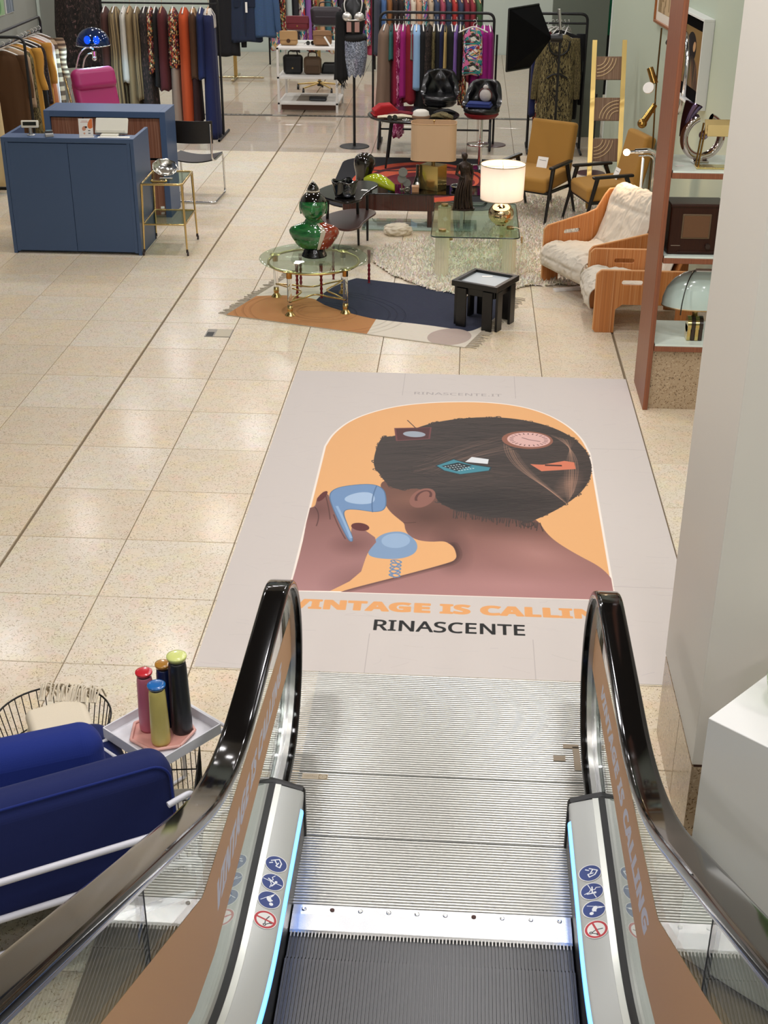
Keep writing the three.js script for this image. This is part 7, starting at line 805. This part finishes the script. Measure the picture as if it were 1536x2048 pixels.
  part('stem', CY(0.02, 0.02, 0.1, -0.02, 0.13, 0), brass, o); for (let i = 0; i < 4; i++) { const g = at(CY(0.055, 0.055, 0.024, 0, 0, 0, 32), -0.075 + i * 0.026, 0.105, 0.05, 0, 0, -Math.PI / 2); const b = BT(0.024, 0.1, 0.1, -0.063 + i * 0.026, 0.003, 0.05, 0.003); part('foot_disc', [g, b], i % 2 ? MT(0x33241a, { roughness: 0.2 }) : MT(0xcdb878, { roughness: 0.15, metalness: 1 }), o); }
  const k = thing('price_tag', 'small white paper tag by the foot of the mirrored ring on the top shelf', 'price tag', [3.76, 1.613, 2.66], 0.4); part('tag', BT(0.06, 0.002, 0.03, 0, 0, 0, 0), paper, k);
}
// ------------------------------------------------------------------ foreground right: white display plinth with glass vase
{
  const t = thing('display_plinth', 'white display plinth at the right edge beside the escalator', 'plinth', [3.628, 0, 7.775], 0.843);
  part('box', BT(0.6, 0.98, 0.6, 0, 0.02, 0, 0.004), MT(0xdcdbd7, { roughness: 0.55 }), t); part('plinth_foot', BT(0.57, 0.02, 0.57, 0, 0, 0, 0.002), darkGap, t);
  const v = thing('glass_vase', 'clear greenish glass vase standing on the white plinth', 'vase', [3.475, 1.0, 7.72]); part('wall', LA([[0, 0.012], [0.05, 0.012], [0.075, 0.05], [0.085, 0.11], [0.075, 0.17], [0.062, 0.21], [0.066, 0.22], [0.068, 0.21], [0.08, 0.17], [0.09, 0.11], [0.08, 0.045], [0.055, 0.0], [0, 0]], 48), glassM(0xdbe8d2), v);
}
// ------------------------------------------------------------------ foreground left: blue lounge sofa, tray table, bottles, baskets
{
  const whiteTube = MT(0xd9d8dc, { roughness: 0.35 });
  const tt = thing('tray_table', 'white metal tray table carrying four bottles', 'side table', [1.325, 0, 7.2], -0.66); const H = 0.44, s = 0.155;
  part('tray', [BX(2 * s, 0.006, 2 * s, 0, H - 0.04, 0, 0.002), BX(2 * s, 0.045, 0.006, 0, H - 0.0225, s, 0.002), BX(2 * s, 0.045, 0.006, 0, H - 0.0225, -s, 0.002), BX(0.006, 0.045, 2 * s, s, H - 0.0225, 0, 0.002), BX(0.006, 0.045, 2 * s, -s, H - 0.0225, 0, 0.002)], whiteTube, tt);
  for (const q of [-1, 1]) part('leg_frame', BEND([[q * 0.14, H - 0.05, -0.2], [q * 0.14, 0.008, -0.2], [q * 0.14, 0.008, 0.2], [q * 0.14, H - 0.05, 0.2]], 0.0075, 0.012, true), whiteTube, tt); part('cross_bar', [ROD([-0.14, H - 0.05, -0.2], [0.14, H - 0.05, -0.2], 0.0075), ROD([-0.14, H - 0.05, 0.2], [0.14, H - 0.05, 0.2], 0.0075)], whiteTube, tt);
  const pt = thing('pink_tray', 'small pink polygonal tray under the bottles', 'tray', [1.325, H - 0.037, 7.2], 0.1); const hx = []; for (let k = 0; k < 7; k++) { const a = k / 7 * 6.2832; hx.push([0.118 * Math.cos(a), 0.118 * Math.sin(a)]); } part('plate', EX(SH(hx), 0.008, 0.002).rotateX(-Math.PI / 2).translate(0, 0.004, 0), MT(0xd79c90, { roughness: 0.4 }), pt); for (let k = 0; k < 7; k++) { const p = hx[k], q = hx[(k + 1) % 7]; part('rim', ROD([p[0] * 1.04, 0.012, -p[1] * 1.04], [q[0] * 1.04, 0.012, -q[1] * 1.04], 0.006), MT(0xdba79b, { roughness: 0.4 }), pt); }
  const bottle = (label, x, z, h, r, c, lid) => { const b = thing('bottle', label, 'bottle', [x, H - 0.029, z]); part('body', LA([[0, 0], [r * 0.92, 0], [r, 0.012], [r * 0.99, h * 0.3], [r * 0.86, h * 0.86], [r * 0.8, h * 0.92], [r * 0.72, h * 0.945], [0, h * 0.95]], 36), MT(c, { roughness: 0.3 }), b); part('neck', CY(r * 0.74, r * 0.8, h * 0.03, 0, h * 0.935, 0, 28), black, b); part('lid', LA([[0, h * 1.03], [r * 0.6, h * 1.03], [r * 0.92, h * 1.02], [r * 0.95, h * 1.0], [r * 0.86, h * 0.965], [0, h * 0.965]], 36), MT(lid, { roughness: 0.22, clearcoat: 0.5 }), b); return b; };
  bottle('pink bottle with a red lid on the pink tray', 1.27, 7.185, 0.255, 0.034, 0xb9677a, 0xb8222c); bottle('yellow bottle with a blue lid at the front of the pink tray', 1.335, 7.265, 0.255, 0.036, 0xc9b96a, 0x1c62a6); bottle('navy bottle with an amber lid behind the yellow one', 1.335, 7.15, 0.27, 0.032, 0x17244e, 0xa6742a); bottle('tall black bottle with a lime lid on the pink tray', 1.398, 7.185, 0.33, 0.04, 0x232428, 0xc9cf7c);
}
{ // blue sofa, seen from behind; origin at the right rear corner of the seat, local -x along the back
  const t = thing('blue_sofa', 'deep blue cushioned sofa with a white tube frame, seen from behind at the left', 'sofa', [1.5, 0, 7.72], 0.52), blue = cloth('#05164e', { bumpScale: 0.0004 }), tube = MT(0xd3d2da, { roughness: 0.3 }), pipe = cloth('#08206a');
  const cush = (w, h, d, seed) => { const g = new RoundedBoxGeometry(w, h, d, 8, Math.min(w, h, d) * 0.42), p = g.attributes.position; for (let i = 0; i < p.count; i++) { const x = p.getX(i) / w, y = p.getY(i) / h; p.setZ(i, p.getZ(i) * (1 + 0.25 * (1 - 4 * x * x) * (1 - 4 * y * y)) + 0.006 * noise.noise(x * 8 + seed, y * 6, seed)); p.setY(i, p.getY(i) - 0.02 * (4 * x * x) * (y > 0 ? 1 : 0)); } g.computeVertexNormals(); return boxUV(g); };
  part('back_cushion', at(cush(1.5, 0.46, 0.17, 1), -0.76, 0.5, -0.02, 0, -0.12), blue, t); part('seat_cushion', at(cush(1.45, 0.2, 0.72, 2), -0.76, 0.31, -0.42), blue, t); part('piping', [at(BEND(roundRect(-0.73, -0.2, 0.73, 0.2, 0.06).map(([a, b]) => [a, b, 0.055]), 0.005, 0.002, true, 6), -0.76, 0.5, -0.0, 0, -0.12)], pipe, t);
  const f = thing('throw_cushion', 'large plain blue cushion standing in front of the sofa back', 'cushion', [0.9, 0.22, 7.6], 0.42); part('cover', at(cush(0.62, 0.42, 0.18, 4), 0, 0.21, 0, 0, -0.18), cloth('#082270', { bumpScale: 0.0004 }), f); part('piping', at(BEND(roundRect(-0.29, -0.19, 0.29, 0.19, 0.06).map(([a, b]) => [a, b, 0]), 0.005, 0.002, true, 6), 0, 0.21, 0, 0, -0.18), pipe, f);
  part('frame', [BEND([[-1.5, 0.52, 0.14], [-0.02, 0.52, 0.14], [0.02, 0.52, 0.1], [0.02, 0.22, 0.06], [0.0, 0.22, -0.6], [0.0, 0.012, -0.62]], 0.012, 0.05), BEND([[-1.5, 0.36, 0.125], [0.02, 0.36, 0.125], [0.02, 0.012, 0.1]], 0.012, 0.03), BEND([[-1.5, 0.2, 0.11], [0.0, 0.2, 0.11]], 0.012, 0.03)], tube, t); part('armrest', BEND([[-0.06, 0.585, 0.09], [0.03, 0.6, 0.075], [0.035, 0.4, 0.02]], 0.011, 0.03), tube, t);
  const wire = MT(0x1c1a19, { roughness: 0.4, metalness: 0.5 });
  const b = thing('wire_basket', 'round black wire basket holding a folded cream throw', 'basket', [0.83, 0, 7.0]), ws = []; for (let k = 0; k < 44; k++) { const u = k / 44 * 6.2832; ws.push(ROD([Math.cos(u) * 0.17, 0.008, Math.sin(u) * 0.17], [Math.cos(u) * 0.23, 0.3, Math.sin(u) * 0.23], 0.0022, 0.0022, 5)); } part('wires', ws, wire, b).userData.kind = 'stuff'; part('rim', [TO(0.23, 0.004, 0, 0.3, 0), TO(0.2, 0.003, 0, 0.15, 0), TO(0.17, 0.004, 0, 0.006, 0)], wire, b); part('base_plate', CY(0.17, 0.17, 0.006, 0, 0.004, 0, 32), MT(0xd8d6d2, { roughness: 0.5 }), b);
  const th = thing('folded_throw', 'cream throw with knotted fringe folded in the wire basket', 'throw', [0.85, 0.012, 7.0]), cr = cloth('#d9cdb6'); for (let i = 0; i < 4; i++) part('fold', at(RB(0.24, 0.07, 0.22, 0.03), 0.01 * (i % 2), 0.04 + i * 0.075, 0, 0.2 + i * 0.1, 0.04 * i, 0.06), cr, th); const fr = [], r = rng(61); for (let i = 0; i < 40; i++) { const x = -0.1 + r() * 0.24, z = -0.13 - r() * 0.03; fr.push(TU([[x, 0.31, -0.09], [x + (r() - 0.5) * 0.02, 0.335 + r() * 0.02, z], [x + (r() - 0.5) * 0.03, 0.30 - r() * 0.04, z - 0.05]], 0.004, 8, false, 5)); } part('fringe', fr, cr, th).userData.kind = 'stuff';
  const g = thing('wire_crate', 'black wire grid crate on the floor below the white tray table', 'basket', [1.33, 0, 7.36], 0.12), gw = []; const w = 0.15, H = 0.34, d = 0.16; for (let i = 0; i <= 16; i++) { const x = -w + i / 16 * 2 * w; gw.push(ROD([x, 0.005, -d], [x, H, -d], 0.0018, 0.0018, 5), ROD([x, 0.005, d], [x, H, d], 0.0018, 0.0018, 5), ROD([x, 0.005, -d], [x, 0.005, d], 0.0018, 0.0018, 5)); const z = -d + i / 16 * 2 * d; gw.push(ROD([-w, 0.005, z], [-w, H, z], 0.0018, 0.0018, 5), ROD([w, 0.005, z], [w, H, z], 0.0018, 0.0018, 5)); } part('wires', gw, wire, g).userData.kind = 'stuff'; for (const y of [0.006, 0.12, 0.23, H]) part('hoop', BEND([[-w, y, -d], [w, y, -d], [w, y, d], [-w, y, d]], 0.003, 0.01, true, 6), wire, g);
  const lw = thing('folded_linen', 'pale folded linen in the wire crate under the tray table', 'linen', [1.33, 0.008, 7.36], 0.12); for (let i = 0; i < 3; i++) part('fold', RB(0.25, 0.05, 0.27, 0.02).translate(0, 0.03 + i * 0.052, 0), cloth('#d6cfc0'), lw);
}
renderer.render(scene, camera);
